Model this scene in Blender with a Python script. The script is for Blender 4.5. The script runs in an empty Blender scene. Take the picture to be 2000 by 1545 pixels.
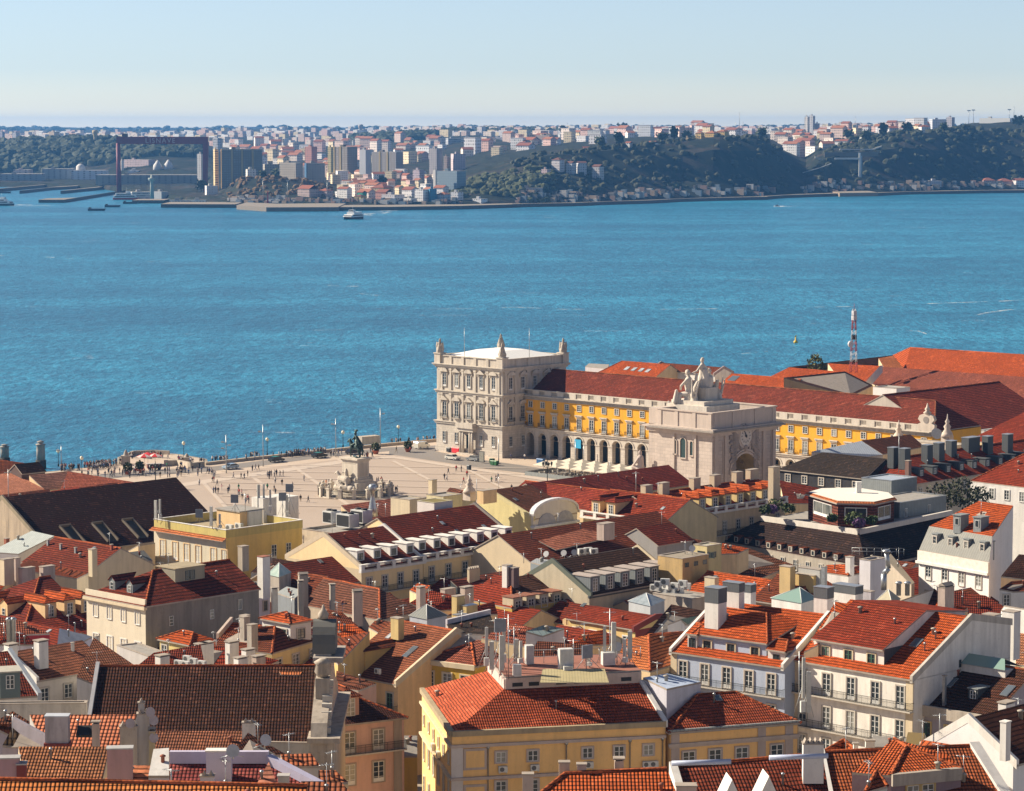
import bpy,bmesh,math,random
from mathutils import Vector,Matrix
from math import sin,cos,pi,radians,sqrt,atan2,floor
random.seed(7)
SC=bpy.context.scene
COL=SC.collection
F=5500.0;CX=1000.0;CY=772.5;HY=245.0;CZ=88.0
PITCH=math.atan((CY-HY)/F)
cam_d=bpy.data.cameras.new('camera');cam=bpy.data.objects.new('camera',cam_d);COL.objects.link(cam)
cam_d.sensor_width=36;cam_d.lens=F/2000*36;cam_d.clip_end=60000;cam_d.clip_start=5
cam.location=(0,0,CZ);cam.rotation_euler=(pi/2-PITCH,0,0)
SC.camera=cam
SC.render.resolution_x=1024;SC.render.resolution_y=791
def ray(x,y):
 u=(x-CX)/F;v=(CY-y)/F
 return Vector((u,cos(PITCH)+sin(PITCH)*v,-sin(PITCH)+cos(PITCH)*v))
def P(x,y,z):
 d=ray(x,y);t=(z-CZ)/d.z
 return Vector((d.x*t,d.y*t,z))
def PD(x,y,D):
 d=ray(x,y);t=D/d.y
 return Vector((d.x*t,D,CZ+d.z*t))
def Q(p):
 q=Vector(p)-Vector((0,0,CZ));a=cos(PITCH);b=sin(PITCH)
 dep=q.y*a-q.z*b;up=q.y*b+q.z*a
 return(CX+F*q.x/dep,CY-F*up/dep)
GN=Vector((.717,-.697,0));GN.normalize()
GW=Vector((.697,.717,0));GW=Vector((-GN.y,GN.x,0))
MATS={}
def newmat(name):
 m=bpy.data.materials.new(name);m.use_nodes=True
 nt=m.node_tree;b=nt.nodes['Principled BSDF']
 return m,nt,nt.nodes,nt.links,b
def N(nodes,t,**k):
 n=nodes.new(t)
 for a,v in k.items():
  if a.startswith('i_'):
   key=a[2:];key=int(key)if key.isdigit()else key.replace('_',' ')
   n.inputs[key].default_value=v
  else:setattr(n,a,v)
 return n
def c4(c):return(c[0],c[1],c[2],1)
def math_(nd,ln,op,a,b=None,c=None):
 n=nd.new('ShaderNodeMath');n.operation=op
 for i,v in enumerate((a,b,c)):
  if v is None:continue
  if isinstance(v,(int,float)):n.inputs[i].default_value=v
  else:ln.new(v,n.inputs[i])
 return n.outputs[0]
def mixc(nd,ln,fac,a,b,mode='MIX'):
 n=nd.new('ShaderNodeMix');n.data_type='RGBA';n.blend_type=mode
 for i,v in((0,fac),(6,a),(7,b)):
  if isinstance(v,(int,float)):n.inputs[i].default_value=v
  elif isinstance(v,(tuple,list)):n.inputs[i].default_value=c4(v)
  else:ln.new(v,n.inputs[i])
 return n.outputs[2]
def noise(nd,ln,vec,scale,detail=3,rough=.55,sc=None):
 if sc is not None:
  mp=nd.new('ShaderNodeMapping');mp.inputs['Scale'].default_value=sc
  ln.new(vec,mp.inputs[0]);vec=mp.outputs[0]
 n=nd.new('ShaderNodeTexNoise');n.inputs['Scale'].default_value=scale
 n.inputs['Detail'].default_value=detail;n.inputs['Roughness'].default_value=rough
 ln.new(vec,n.inputs['Vector']);return n.outputs['Fac']
def ramp(nd,ln,fac,stops):
 r=nd.new('ShaderNodeValToRGB');e=r.color_ramp.elements
 while len(e)<len(stops):e.new(.5)
 for i,(p,c)in enumerate(stops):
  e[i].position=p;e[i].color=c4(c)if not isinstance(c,(int,float))else(c,c,c,1)
 ln.new(fac,r.inputs[0]);return r.outputs[0]
def mix3(a,b,t):return tuple(a[i]*(1-t)+b[i]*t for i in range(3))
def sc3(a,t):return tuple(min(1,x*t)for x in a)
def wall(c,dirt=.35):
 """painted render: weather streaks and patches"""
 key=('wall',c,dirt)
 if key in MATS:return MATS[key]
 m,nt,nd,ln,b=newmat('plaster')
 g=nd.new('ShaderNodeNewGeometry').outputs['Position']
 st=ramp(nd,ln,noise(nd,ln,g,1.1,4,.6,(1,1,.13)),[(.42,0),(.75,1)])
 pa=ramp(nd,ln,noise(nd,ln,g,.35,5,.65),[(.35,0),(.7,1)])
 f1=math_(nd,ln,'MULTIPLY',st,min(.9,dirt*.95+.04))
 dk=mix3(sc3(c,.45),(.16,.14,.12),.35)
 col=mixc(nd,ln,f1,c,dk)
 f2=math_(nd,ln,'MULTIPLY',pa,.22+dirt*.3)
 col=mixc(nd,ln,f2,col,sc3(mix3(c,(.5,.46,.4),.25),.7))
 sp2=ramp(nd,ln,noise(nd,ln,g,2.6,5,.7),[(.56,0),(.7,1)]);col=mixc(nd,ln,math_(nd,ln,'MULTIPLY',sp2,.12+dirt*.35),col,dk)
 ln.new(col,b.inputs['Base Color']);b.inputs['Roughness'].default_value=.9
 b.inputs['Specular IOR Level'].default_value=.2
 bp=nd.new('ShaderNodeBump');bp.inputs['Strength'].default_value=.25;bp.inputs['Distance'].default_value=.03
 ln.new(noise(nd,ln,g,3.0,4),bp.inputs['Height']);ln.new(bp.outputs[0],b.inputs['Normal'])
 MATS[key]=m;return m
def stone(c,bw=1.2,bh=.55,dirt=.5):
 key=('stone',c,bw,bh,dirt)
 if key in MATS:return MATS[key]
 m,nt,nd,ln,b=newmat('stone_blocks')
 uv=nd.new('ShaderNodeUVMap').outputs[0]
 g=nd.new('ShaderNodeNewGeometry').outputs['Position']
 br=nd.new('ShaderNodeTexBrick');ln.new(uv,br.inputs['Vector'])
 br.inputs['Scale'].default_value=1;br.inputs['Brick Width'].default_value=bw;br.inputs['Row Height'].default_value=bh
 br.inputs['Mortar Size'].default_value=.02;br.inputs['Color1'].default_value=c4(c)
 br.inputs['Color2'].default_value=c4(sc3(c,.84));br.inputs['Mortar'].default_value=c4(sc3(c,.5))
 st=ramp(nd,ln,noise(nd,ln,g,.8,5,.65,(1,1,.25)),[(.4,0),(.72,1)])
 col=mixc(nd,ln,math_(nd,ln,'MULTIPLY',st,dirt),br.outputs['Color'],sc3(mix3(c,(.2,.19,.18),.5),.6))
 ln.new(col,b.inputs['Base Color']);b.inputs['Roughness'].default_value=.85
 MATS[key]=m;return m
def plain(c,rough=.6,metal=0,var=.12,name='paint',spec=.4):
 key=('plain',c,rough,metal,var)
 if key in MATS:return MATS[key]
 m,nt,nd,ln,b=newmat(name)
 g=nd.new('ShaderNodeNewGeometry').outputs['Position']
 f=ramp(nd,ln,noise(nd,ln,g,1.7,4,.6),[(.35,0),(.7,1)])
 col=mixc(nd,ln,f,c,sc3(c,1-var*1.8))
 ln.new(col,b.inputs['Base Color']);b.inputs['Roughness'].default_value=rough;b.inputs['Metallic'].default_value=metal
 b.inputs['Specular IOR Level'].default_value=spec
 MATS[key]=m;return m
def tile(c,age=.4,pitch=.27,course=.52,bump=1.2):
 """clay roof tiles laid in courses; UV is metres along and up the slope"""
 key=('tile',c,age,pitch,course,bump)
 if key in MATS:return MATS[key]
 m,nt,nd,ln,b=newmat('clay_tiles')
 uv=nd.new('ShaderNodeUVMap').outputs[0]
 g=nd.new('ShaderNodeNewGeometry').outputs['Position']
 sp=nd.new('ShaderNodeSeparateXYZ');ln.new(uv,sp.inputs[0])
 wob=noise(nd,ln,g,.5,2)
 uu=math_(nd,ln,'DIVIDE',sp.outputs[0],pitch)
 vv=math_(nd,ln,'ADD',math_(nd,ln,'DIVIDE',sp.outputs[1],course),math_(nd,ln,'MULTIPLY',wob,.8))
 fu=math_(nd,ln,'FRACT',uu);fv=math_(nd,ln,'FRACT',vv)
 cmb=nd.new('ShaderNodeCombineXYZ');ln.new(math_(nd,ln,'FLOOR',uu),cmb.inputs[0]);ln.new(math_(nd,ln,'FLOOR',vv),cmb.inputs[1])
 wn=nd.new('ShaderNodeTexWhiteNoise');wn.noise_dimensions='2D';ln.new(cmb.outputs[0],wn.inputs['Vector'])
 cmb2=nd.new('ShaderNodeCombineXYZ');ln.new(math_(nd,ln,'FLOOR',math_(nd,ln,'DIVIDE',uu,4.0)),cmb2.inputs[0]);ln.new(math_(nd,ln,'FLOOR',math_(nd,ln,'DIVIDE',vv,2.0)),cmb2.inputs[1])
 wn2=nd.new('ShaderNodeTexWhiteNoise');wn2.noise_dimensions='2D';ln.new(cmb2.outputs[0],wn2.inputs['Vector'])
 dark=mix3(sc3(c,.42),(.07,.05,.035),.4);lite=mix3(sc3(c,2.1),(.62,.27,.14),.12)
 f=math_(nd,ln,'MULTIPLY',wn.outputs['Value'],.6)
 col=mixc(nd,ln,f,sc3(c,1.3),sc3(c,.5))
 hot=math_(nd,ln,'GREATER_THAN',wn.outputs['Value'],.94)
 col=mixc(nd,ln,math_(nd,ln,'MULTIPLY',hot,.6),col,lite)
 hot2=math_(nd,ln,'GREATER_THAN',wn2.outputs['Value'],.965)
 col=mixc(nd,ln,math_(nd,ln,'MULTIPLY',hot2,.35+.4*age),col,lite)
 pt=ramp(nd,ln,noise(nd,ln,g,.22,6,.7),[(.36,0),(.66,1)])
 col=mixc(nd,ln,math_(nd,ln,'MULTIPLY',pt,min(.9,age*1.15+.1)),col,dark)
 pl2=noise(nd,ln,g,.09,3,.5);col=mixc(nd,ln,math_(nd,ln,'MULTIPLY',ramp(nd,ln,pl2,[(.4,0),(.62,1)]),.3),col,sc3(c,.62))
 pt2=ramp(nd,ln,noise(nd,ln,g,1.6,5,.7),[(.5,0),(.72,1)])
 col=mixc(nd,ln,math_(nd,ln,'MULTIPLY',pt2,.25+age*.5),col,mix3(dark,(.2,.15,.1),.22))
 jn=math_(nd,ln,'LESS_THAN',fv,.32)
 ch=math_(nd,ln,'GREATER_THAN',math_(nd,ln,'ABSOLUTE',math_(nd,ln,'SUBTRACT',fu,.5)),.33)
 col=mixc(nd,ln,math_(nd,ln,'MULTIPLY',jn,.85),col,sc3(dark,.35))  # wide dark band paints the shadow beneath each tile course
 col=mixc(nd,ln,math_(nd,ln,'MULTIPLY',ch,.22),col,sc3(dark,.6))
 ln.new(col,b.inputs['Base Color']);b.inputs['Roughness'].default_value=.95;b.inputs['Specular IOR Level'].default_value=.06
 hh=math_(nd,ln,'MULTIPLY',math_(nd,ln,'SINE',math_(nd,ln,'MULTIPLY',fu,pi)),.6)
 hv=math_(nd,ln,'MULTIPLY',math_(nd,ln,'SUBTRACT',1.0,fv),.7)
 bp=nd.new('ShaderNodeBump');bp.inputs['Strength'].default_value=.75*bump;bp.inputs['Distance'].default_value=.11
 ln.new(math_(nd,ln,'ADD',hh,hv),bp.inputs['Height']);ln.new(bp.outputs[0],b.inputs['Normal'])
 MATS[key]=m;return m
def zinc(c=(.28,.3,.31),seam=.5,rough=.75,metal=0):
 key=('zinc',c,seam)
 if key in MATS:return MATS[key]
 m,nt,nd,ln,b=newmat('standing_seam')
 uv=nd.new('ShaderNodeUVMap').outputs[0];g=nd.new('ShaderNodeNewGeometry').outputs['Position']
 sp=nd.new('ShaderNodeSeparateXYZ');ln.new(uv,sp.inputs[0])
 fu=math_(nd,ln,'FRACT',math_(nd,ln,'DIVIDE',sp.outputs[0],seam))
 jn=math_(nd,ln,'LESS_THAN',fu,.14)
 f=noise(nd,ln,g,.9,4)
 col=mixc(nd,ln,f,sc3(c,1.15),sc3(c,.75))
 col=mixc(nd,ln,math_(nd,ln,'MULTIPLY',jn,.6),col,sc3(c,.4))
 ln.new(col,b.inputs['Base Color']);b.inputs['Roughness'].default_value=rough;b.inputs['Metallic'].default_value=metal
 bp=nd.new('ShaderNodeBump');bp.inputs['Strength'].default_value=.5;bp.inputs['Distance'].default_value=.05
 ln.new(jn,bp.inputs['Height']);ln.new(bp.outputs[0],b.inputs['Normal'])
 MATS[key]=m;return m
def glassm(dark=(.03,.04,.045),lite=(.28,.28,.25),p=.25):
 key=('glass',dark,lite,p)
 if key in MATS:return MATS[key]
 m,nt,nd,ln,b=newmat('window_glass')
 oi=nd.new('ShaderNodeObjectInfo').outputs['Random']
 g=nd.new('ShaderNodeNewGeometry').outputs['Position']
 f=ramp(nd,ln,oi,[(1-p-.1,0),(1-p+.1,1)])
 f2=math_(nd,ln,'MULTIPLY',f,ramp(nd,ln,noise(nd,ln,g,1.2,2,.5,(1,1,.3)),[(.3,.3),(.6,1)]))
 col=mixc(nd,ln,f2,dark,lite)
 ln.new(col,b.inputs['Base Color']);b.inputs['Roughness'].default_value=.12;b.inputs['Specular IOR Level'].default_value=.6
 MATS[key]=m;return m
WHITE=(.72,.7,.66);CREAM=(.7,.54,.32);YEL=(.58,.36,.14);OCH=(.56,.33,.035)
PINK=(.5,.27,.2);GREYW=(.42,.4,.38);LBLUE=(.32,.37,.46)
RED=(.26,.038,.016);ORG=(.46,.085,.02);BRN=(.13,.042,.022);DRK=(.06,.022,.015);BLK=(.04,.03,.026);MAR=(.18,.028,.014)
IRON=plain((.02,.025,.022),.5,.3,name='iron');FRW=plain((.68,.68,.66),.5,name='white_frame')
FRD=plain((.05,.06,.055),.5,name='dark_frame');GLS=glassm();STN=wall((.5,.46,.4),.3)
CONC=wall((.33,.31,.28),.6);WHP=wall(WHITE,.3);CAPM=wall((.36,.31,.26),.5)
FRG=plain((.06,.16,.1),.5,name='green_frame');METL=plain((.42,.44,.45),.35,.6,name='galvanised')
ACW=plain((.6,.6,.57),.5,name='appliance_white');BLKM=plain((.015,.015,.015),.6,name='black')
PLAS=plain((.5,.5,.46),.5,name='radome_plastic')
class MB:
 def __init__(s):s.v=[];s.f=[];s.m=[];s.mats=[];s.sm=[]
 def mi(s,m):
  if m not in s.mats:s.mats.append(m)
  return s.mats.index(m)
 def face(s,pts,m,smooth=False):
  k=len(s.v);s.v+=[tuple(p)for p in pts];s.f.append(tuple(range(k,k+len(pts))));s.m.append(s.mi(m));s.sm.append(smooth)
 def box(s,x0,x1,y0,y1,z0,z1,m,mtop=None,bot=True):
  a=[(x0,y0,z0),(x1,y0,z0),(x1,y1,z0),(x0,y1,z0),(x0,y0,z1),(x1,y0,z1),(x1,y1,z1),(x0,y1,z1)]
  k=len(s.v);s.v+=a;mi=s.mi(m);mt=s.mi(mtop)if mtop else mi
  fs=[(0,1,5,4),(1,2,6,5),(2,3,7,6),(3,0,4,7),(4,5,6,7)]+([(3,2,1,0)]if bot else[])
  for i,f in enumerate(fs):
   s.f.append(tuple(k+j for j in f));s.m.append(mt if i==4 else mi);s.sm.append(False)
 def prism(s,poly,z0,z1,m,mtop=None):
  """poly: xy list, counter-clockwise"""
  n=len(poly);k=len(s.v)
  s.v+=[(p[0],p[1],z0)for p in poly]+[(p[0],p[1],z1)for p in poly]
  mi=s.mi(m);mt=s.mi(mtop)if mtop else mi
  for i in range(n):
   j=(i+1)%n;s.f.append((k+i,k+j,k+n+j,k+n+i));s.m.append(mi);s.sm.append(False)
  s.f.append(tuple(k+n+i for i in range(n)));s.m.append(mt);s.sm.append(False)
  s.f.append(tuple(k+n-1-i for i in range(n)));s.m.append(mi);s.sm.append(False)
 def extr(s,pts,vec,m):
  """extrude a planar polygon (3D points) along vec: closed solid"""
  vec=Vector(vec);a=[Vector(p)for p in pts];b=[p+vec for p in a];n=len(a)
  s.face(a[::-1],m);s.face(b,m)
  for i in range(n):
   j=(i+1)%n;s.face([a[i],a[j],b[j],b[i]],m)
 def tube(s,p0,p1,r0,r1,m,n=6,cap=True,smooth=True):
  p0=Vector(p0);p1=Vector(p1);d=(p1-p0)
  if d.length<1e-6:return
  d.normalize();a=d.orthogonal().normalized();b=d.cross(a);k=len(s.v);mi=s.mi(m)
  for p,r in((p0,r0),(p1,r1)):
   for i in range(n):
    t=2*pi*i/n;s.v.append(tuple(p+a*(r*cos(t))+b*(r*sin(t))))
  for i in range(n):
   j=(i+1)%n;s.f.append((k+i,k+j,k+n+j,k+n+i));s.m.append(mi);s.sm.append(smooth)
  if cap:
   s.f.append(tuple(k+n-1-i for i in range(n)));s.m.append(mi);s.sm.append(False)
   s.f.append(tuple(k+n+i for i in range(n)));s.m.append(mi);s.sm.append(False)
 def lathe(s,prof,m,c=(0,0,0),n=12,smooth=True):
  k=len(s.v);mi=s.mi(m)
  for r,z in prof:
   for i in range(n):
    t=2*pi*(i+.5)/n;s.v.append((c[0]+r*cos(t),c[1]+r*sin(t),c[2]+z))
  for q in range(len(prof)-1):
   for i in range(n):
    j=(i+1)%n;a=k+q*n
    s.f.append((a+i,a+j,a+n+j,a+n+i));s.m.append(mi);s.sm.append(smooth)
  s.f.append(tuple(k+n-1-i for i in range(n)));s.m.append(mi);s.sm.append(False)
  a=k+(len(prof)-1)*n;s.f.append(tuple(a+i for i in range(n)));s.m.append(mi);s.sm.append(False)
 def slab(s,polys,t,mt,ms):
  """roof covering: polys are the underside planes, lifted by t, closed round its rim"""
  cnt={}
  key=lambda p:(round(p[0],3),round(p[1],3),round(p[2],3))
  for pl in polys:
   for i in range(len(pl)):
    a,b=key(pl[i]),key(pl[(i+1)%len(pl)]);cnt[(a,b)]=cnt.get((a,b),0)+1
  up=Vector((0,0,t))
  for pl in polys:
   pl=[Vector(p)for p in pl]
   s.face([p+up for p in pl],mt);s.face(pl[::-1],ms)
   for i in range(len(pl)):
    a,b=pl[i],pl[(i+1)%len(pl)]
    if(key(b),key(a))not in cnt:s.face([a,b,b+up,a+up],ms)
 def build(s,name,parent=None,loc=None,rz=0,mesh_only=False):
  me=bpy.data.meshes.new(name);me.from_pydata(s.v,[],s.f)
  for m in s.mats:me.materials.append(m)
  me.polygons.foreach_set('material_index',s.m);me.polygons.foreach_set('use_smooth',s.sm)
  uvl=me.uv_layers.new(name='UVMap');uv=[]
  me.update()
  for pl in me.polygons:
   n=pl.normal
   if abs(n.z)>.999:e=Vector((1,0,0))
   else:e=Vector((0,0,1)).cross(n).normalized()
   w=n.cross(e)
   for vi in pl.vertices:
    p=Vector(s.v[vi]);uv+=[p.dot(e),p.dot(w)]
  uvl.data.foreach_set('uv',uv)
  if mesh_only:return me
  return link(name,me,parent,loc,rz)
def link(name,me,parent=None,loc=None,rz=0):
 o=bpy.data.objects.new(name,me);COL.objects.link(o)
 if parent is not None:o.parent=parent
 if loc is not None:o.location=loc
 if rz:o.rotation_euler=(0,0,rz)
 return o
def tag(o,label=None,cat=None,group=None,kind=None):
 if label:o['label']=label
 if cat:o['category']=cat
 if group:o['group']=group
 if kind:o['kind']=kind
 return o
def empty(name,loc,rz=0,label=None,cat=None,group=None):
 o=bpy.data.objects.new(name,None);COL.objects.link(o);o.location=loc;o.rotation_euler=(0,0,rz)
 o.empty_display_size=.5
 return tag(o,label,cat,group)
def copy_tree(o,parent=None):
 c=o.copy();COL.objects.link(c);c.parent=parent
 for ch in list(o.children):copy_tree(ch,c)
 return c
def blob(caps,voxel,mats=None,sm=True,dec=None):
 """organic body: tapered capsules fused into ONE continuous surface. caps: (p0,p1,r0,r1)"""
 mb=MB();dm=FRD
 for p0,p1,r0,r1 in caps:
  p0=Vector(p0);p1=Vector(p1);d=p1-p0;L=d.length
  if L<1e-5:d=Vector((0,0,1));L=1e-3
  d.normalize();a=d.orthogonal().normalized();b=d.cross(a);n=10
  rings=[]
  for k in range(4):t=-pi/2+pi/2*k/3.0;rings.append((p0+d*(r0*sin(t)),r0*cos(t)))
  for k in range(4):t=pi/2*k/3.0;rings.append((p1+d*(r1*sin(t)),r1*cos(t)))
  k0=len(mb.v)
  for c,r in rings:
   for i in range(n):
    t=2*pi*i/n;mb.v.append(tuple(c+a*(max(r,.001)*cos(t))+b*(max(r,.001)*sin(t))))
  for q in range(len(rings)-1):
   for i in range(n):
    j=(i+1)%n;x=k0+q*n;mb.f.append((x+i,x+j,x+n+j,x+n+i));mb.m.append(0);mb.sm.append(True)
  mb.f.append(tuple(k0+n-1-i for i in range(n)));mb.m.append(0);mb.sm.append(True)
  x=k0+(len(rings)-1)*n;mb.f.append(tuple(x+i for i in range(n)));mb.m.append(0);mb.sm.append(True)
 mb.mats=[dm]
 o=mb.build('blob_tmp')
 md=o.modifiers.new('r','REMESH');md.mode='VOXEL';md.voxel_size=voxel;md.use_smooth_shade=sm
 if dec:d2=o.modifiers.new('d','DECIMATE');d2.ratio=dec
 dg=bpy.context.evaluated_depsgraph_get();me=bpy.data.meshes.new_from_object(o.evaluated_get(dg))
 bpy.data.objects.remove(o,do_unlink=True)
 me.materials.clear()
 for m in(mats or[]):me.materials.append(m)
 return me
CACHE={}
def win_meshes(w,h,style,fm,sm_):
 key=('win',round(w,2),round(h,2),style,fm.name,sm_.name if sm_ else None)
 if key in CACHE:return CACHE[key]
 mb=MB();s=.16 if style!='slim' else.07;d=.12
 if sm_:
  mb.box(-w/2-s,-w/2,-d,.02,-s*.6,h+s,sm_);mb.box(w/2,w/2+s,-d,.02,-s*.6,h+s,sm_)
  mb.box(-w/2,w/2,-d,.02,h,h+s,sm_);mb.box(-w/2,w/2,-d-.05,.02,-s*.6,0,sm_)
  if style=='lintel':mb.box(-w/2-s-.1,w/2+s+.1,-d-.12,.02,h+s+.02,h+s+.16,sm_)
 t=.075 if w>.7 else.05
 y0,y1=-.06,.0
 mb.box(-w/2,-w/2+t,y0,y1,0,h,fm);mb.box(w/2-t,w/2,y0,y1,0,h,fm)
 mb.box(-w/2+t,w/2-t,y0,y1,h-t,h,fm);mb.box(-w/2+t,w/2-t,y0,y1,0,t,fm)
 if w>.75:mb.box(-.05,.05,y0-.01,y1,t,h-t,fm)
 nb=1 if h<1.25 else(2 if h<1.9 else 3)
 if style!='slim':
  for i in range(nb):
   z=h*(i+1)/(nb+1);mb.box(-w/2+t,w/2-t,y0+.015,y1,z-.025,z+.025,fm)
 if h>2.05:mb.box(-w/2+t,w/2-t,y0+.005,y1,t,.45,fm)
 a=mb.build('window',mesh_only=True)
 g=MB();g.box(-w/2+.02,w/2-.02,-.02,.015,.02,h-.02,GLS);b=g.build('pane',mesh_only=True)
 CACHE[key]=(a,b);return CACHE[key]
def window(parent,loc,rz,w,h,style='sash',fm=None,sm_='d',name='window'):
 a,b=win_meshes(w,h,style,fm or FRW,STN if sm_=='d' else sm_)
 o=link(name,a,parent,loc,rz);link('pane',b,o);return o
def rail_mesh(L,h=1.0,gap=.16,m=None,slab=None,depth=.7,ret=True):
 key=('rail',round(L,2),h,gap,m.name if m else 0,slab.name if slab else 0,depth)
 if key in CACHE:return CACHE[key]
 mb=MB();m_=m or IRON;y=-depth
 if slab:mb.box(-L/2,L/2,-depth-.06,0,-.16,0,slab)
 mb.box(-L/2,L/2,y-.02,y+.02,h-.04,h,m_);mb.box(-L/2,L/2,y-.015,y+.015,.06,.09,m_);mb.box(-L/2,L/2,y-.015,y+.015,h*.72,h*.72+.025,m_)
 n=max(2,int(L/gap))
 for i in range(n+1):
  x=-L/2+L*i/n;t=.012 if i%6 else.025;mb.box(x-t,x+t,y-.012,y+.012,0,h-.04,m_)
 if depth>.1 and ret:
  for sx in(-1,1):
   x=sx*L/2
   mb.box(x-.02,x+.02,y,0,h-.04,h,m_)
   for k in range(1,4):mb.box(x-.012,x+.012,y+depth*k/4-.012,y+depth*k/4+.012,0,h-.04,m_)
 CACHE[key]=mb.build('balcony',mesh_only=True);return CACHE[key]
def chimney(parent,loc,w,d,h,m,cap='slab',rz=0,label=None,m2=None):
 """local z=0 is the base; extends down .8 into the roof"""
 mb=MB()
 hb=h*.72 if cap=='dark' else h
 mb.box(-w/2,w/2,-d/2,d/2,-.9,hb,m)
 o=mb.build('chimney',parent,loc,rz)
 if label:o['label']=label
 k=MB()
 if cap=='slab':k.box(-w/2-.1,w/2+.1,-d/2-.1,d/2+.1,h+.12,h+.24,m2 or CAPM);k.box(-w/2+.1,w/2-.1,-d/2+.1,d/2-.1,h,h+.12,BLKM)
 elif cap=='plain':k.box(-w/2-.06,w/2+.06,-d/2-.06,d/2+.06,h,h+.1,m2 or CAPM)
 elif cap=='dark':
  k.box(-w/2-.03,w/2+.03,-d/2-.03,d/2+.03,hb,h,zinc((.09,.1,.11),.25));k.box(-w/2-.08,w/2+.08,-d/2-.08,d/2+.08,h,h+.07,METL)
 elif cap=='gable':
  k.box(-w/2-.06,w/2+.06,-d/2-.06,d/2+.06,h,h+.1,m2 or CAPM)
  k.extr([(-w/2-.05,-d/2-.05,h+.25),(-w/2-.05,d/2+.05,h+.25),(-w/2-.05,0,h+.25+d*.35)],(w+.1,0,0),m2 or CAPM)
  k.box(-w/2+.1,w/2-.1,-d/2+.1,d/2-.1,h+.1,h+.25,BLKM)
 elif cap=='pots':
  k.box(-w/2-.06,w/2+.06,-d/2-.06,d/2+.06,h,h+.1,m2 or CAPM);n=max(1,int(w/.4))
  for i in range(n):
   x=-w/2+w*(i+.5)/n
   k.extr([(x-.15,-d/2,h+.1),(x+.15,-d/2,h+.1),(x,-d/2,h+.42)],(0,d,0),CAPM)
 k.build('chimney_cap',o)
 return o
def ac_mesh():
 if 'ac' in CACHE:return CACHE['ac']
 mb=MB();mb.box(-.45,.45,-.35,0,0,.62,ACW);g=plain((.12,.12,.12),.6,name='grille')
 for i in range(14):
  a=2*pi*i/14;b=2*pi*(i+1)/14
  mb.face([(-.12,-.36,.31),(-.12+.24*cos(a),-.36,.31+.24*sin(a)),(-.12+.24*cos(b),-.36,.31+.24*sin(b))],g)
 mb.box(-.4,-.3,-.3,-.05,-.12,0,METL);mb.box(.3,.4,-.3,-.05,-.12,0,METL)
 CACHE['ac']=mb.build('air_conditioner',mesh_only=True);return CACHE['ac']
HOUSES=[]
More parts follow.
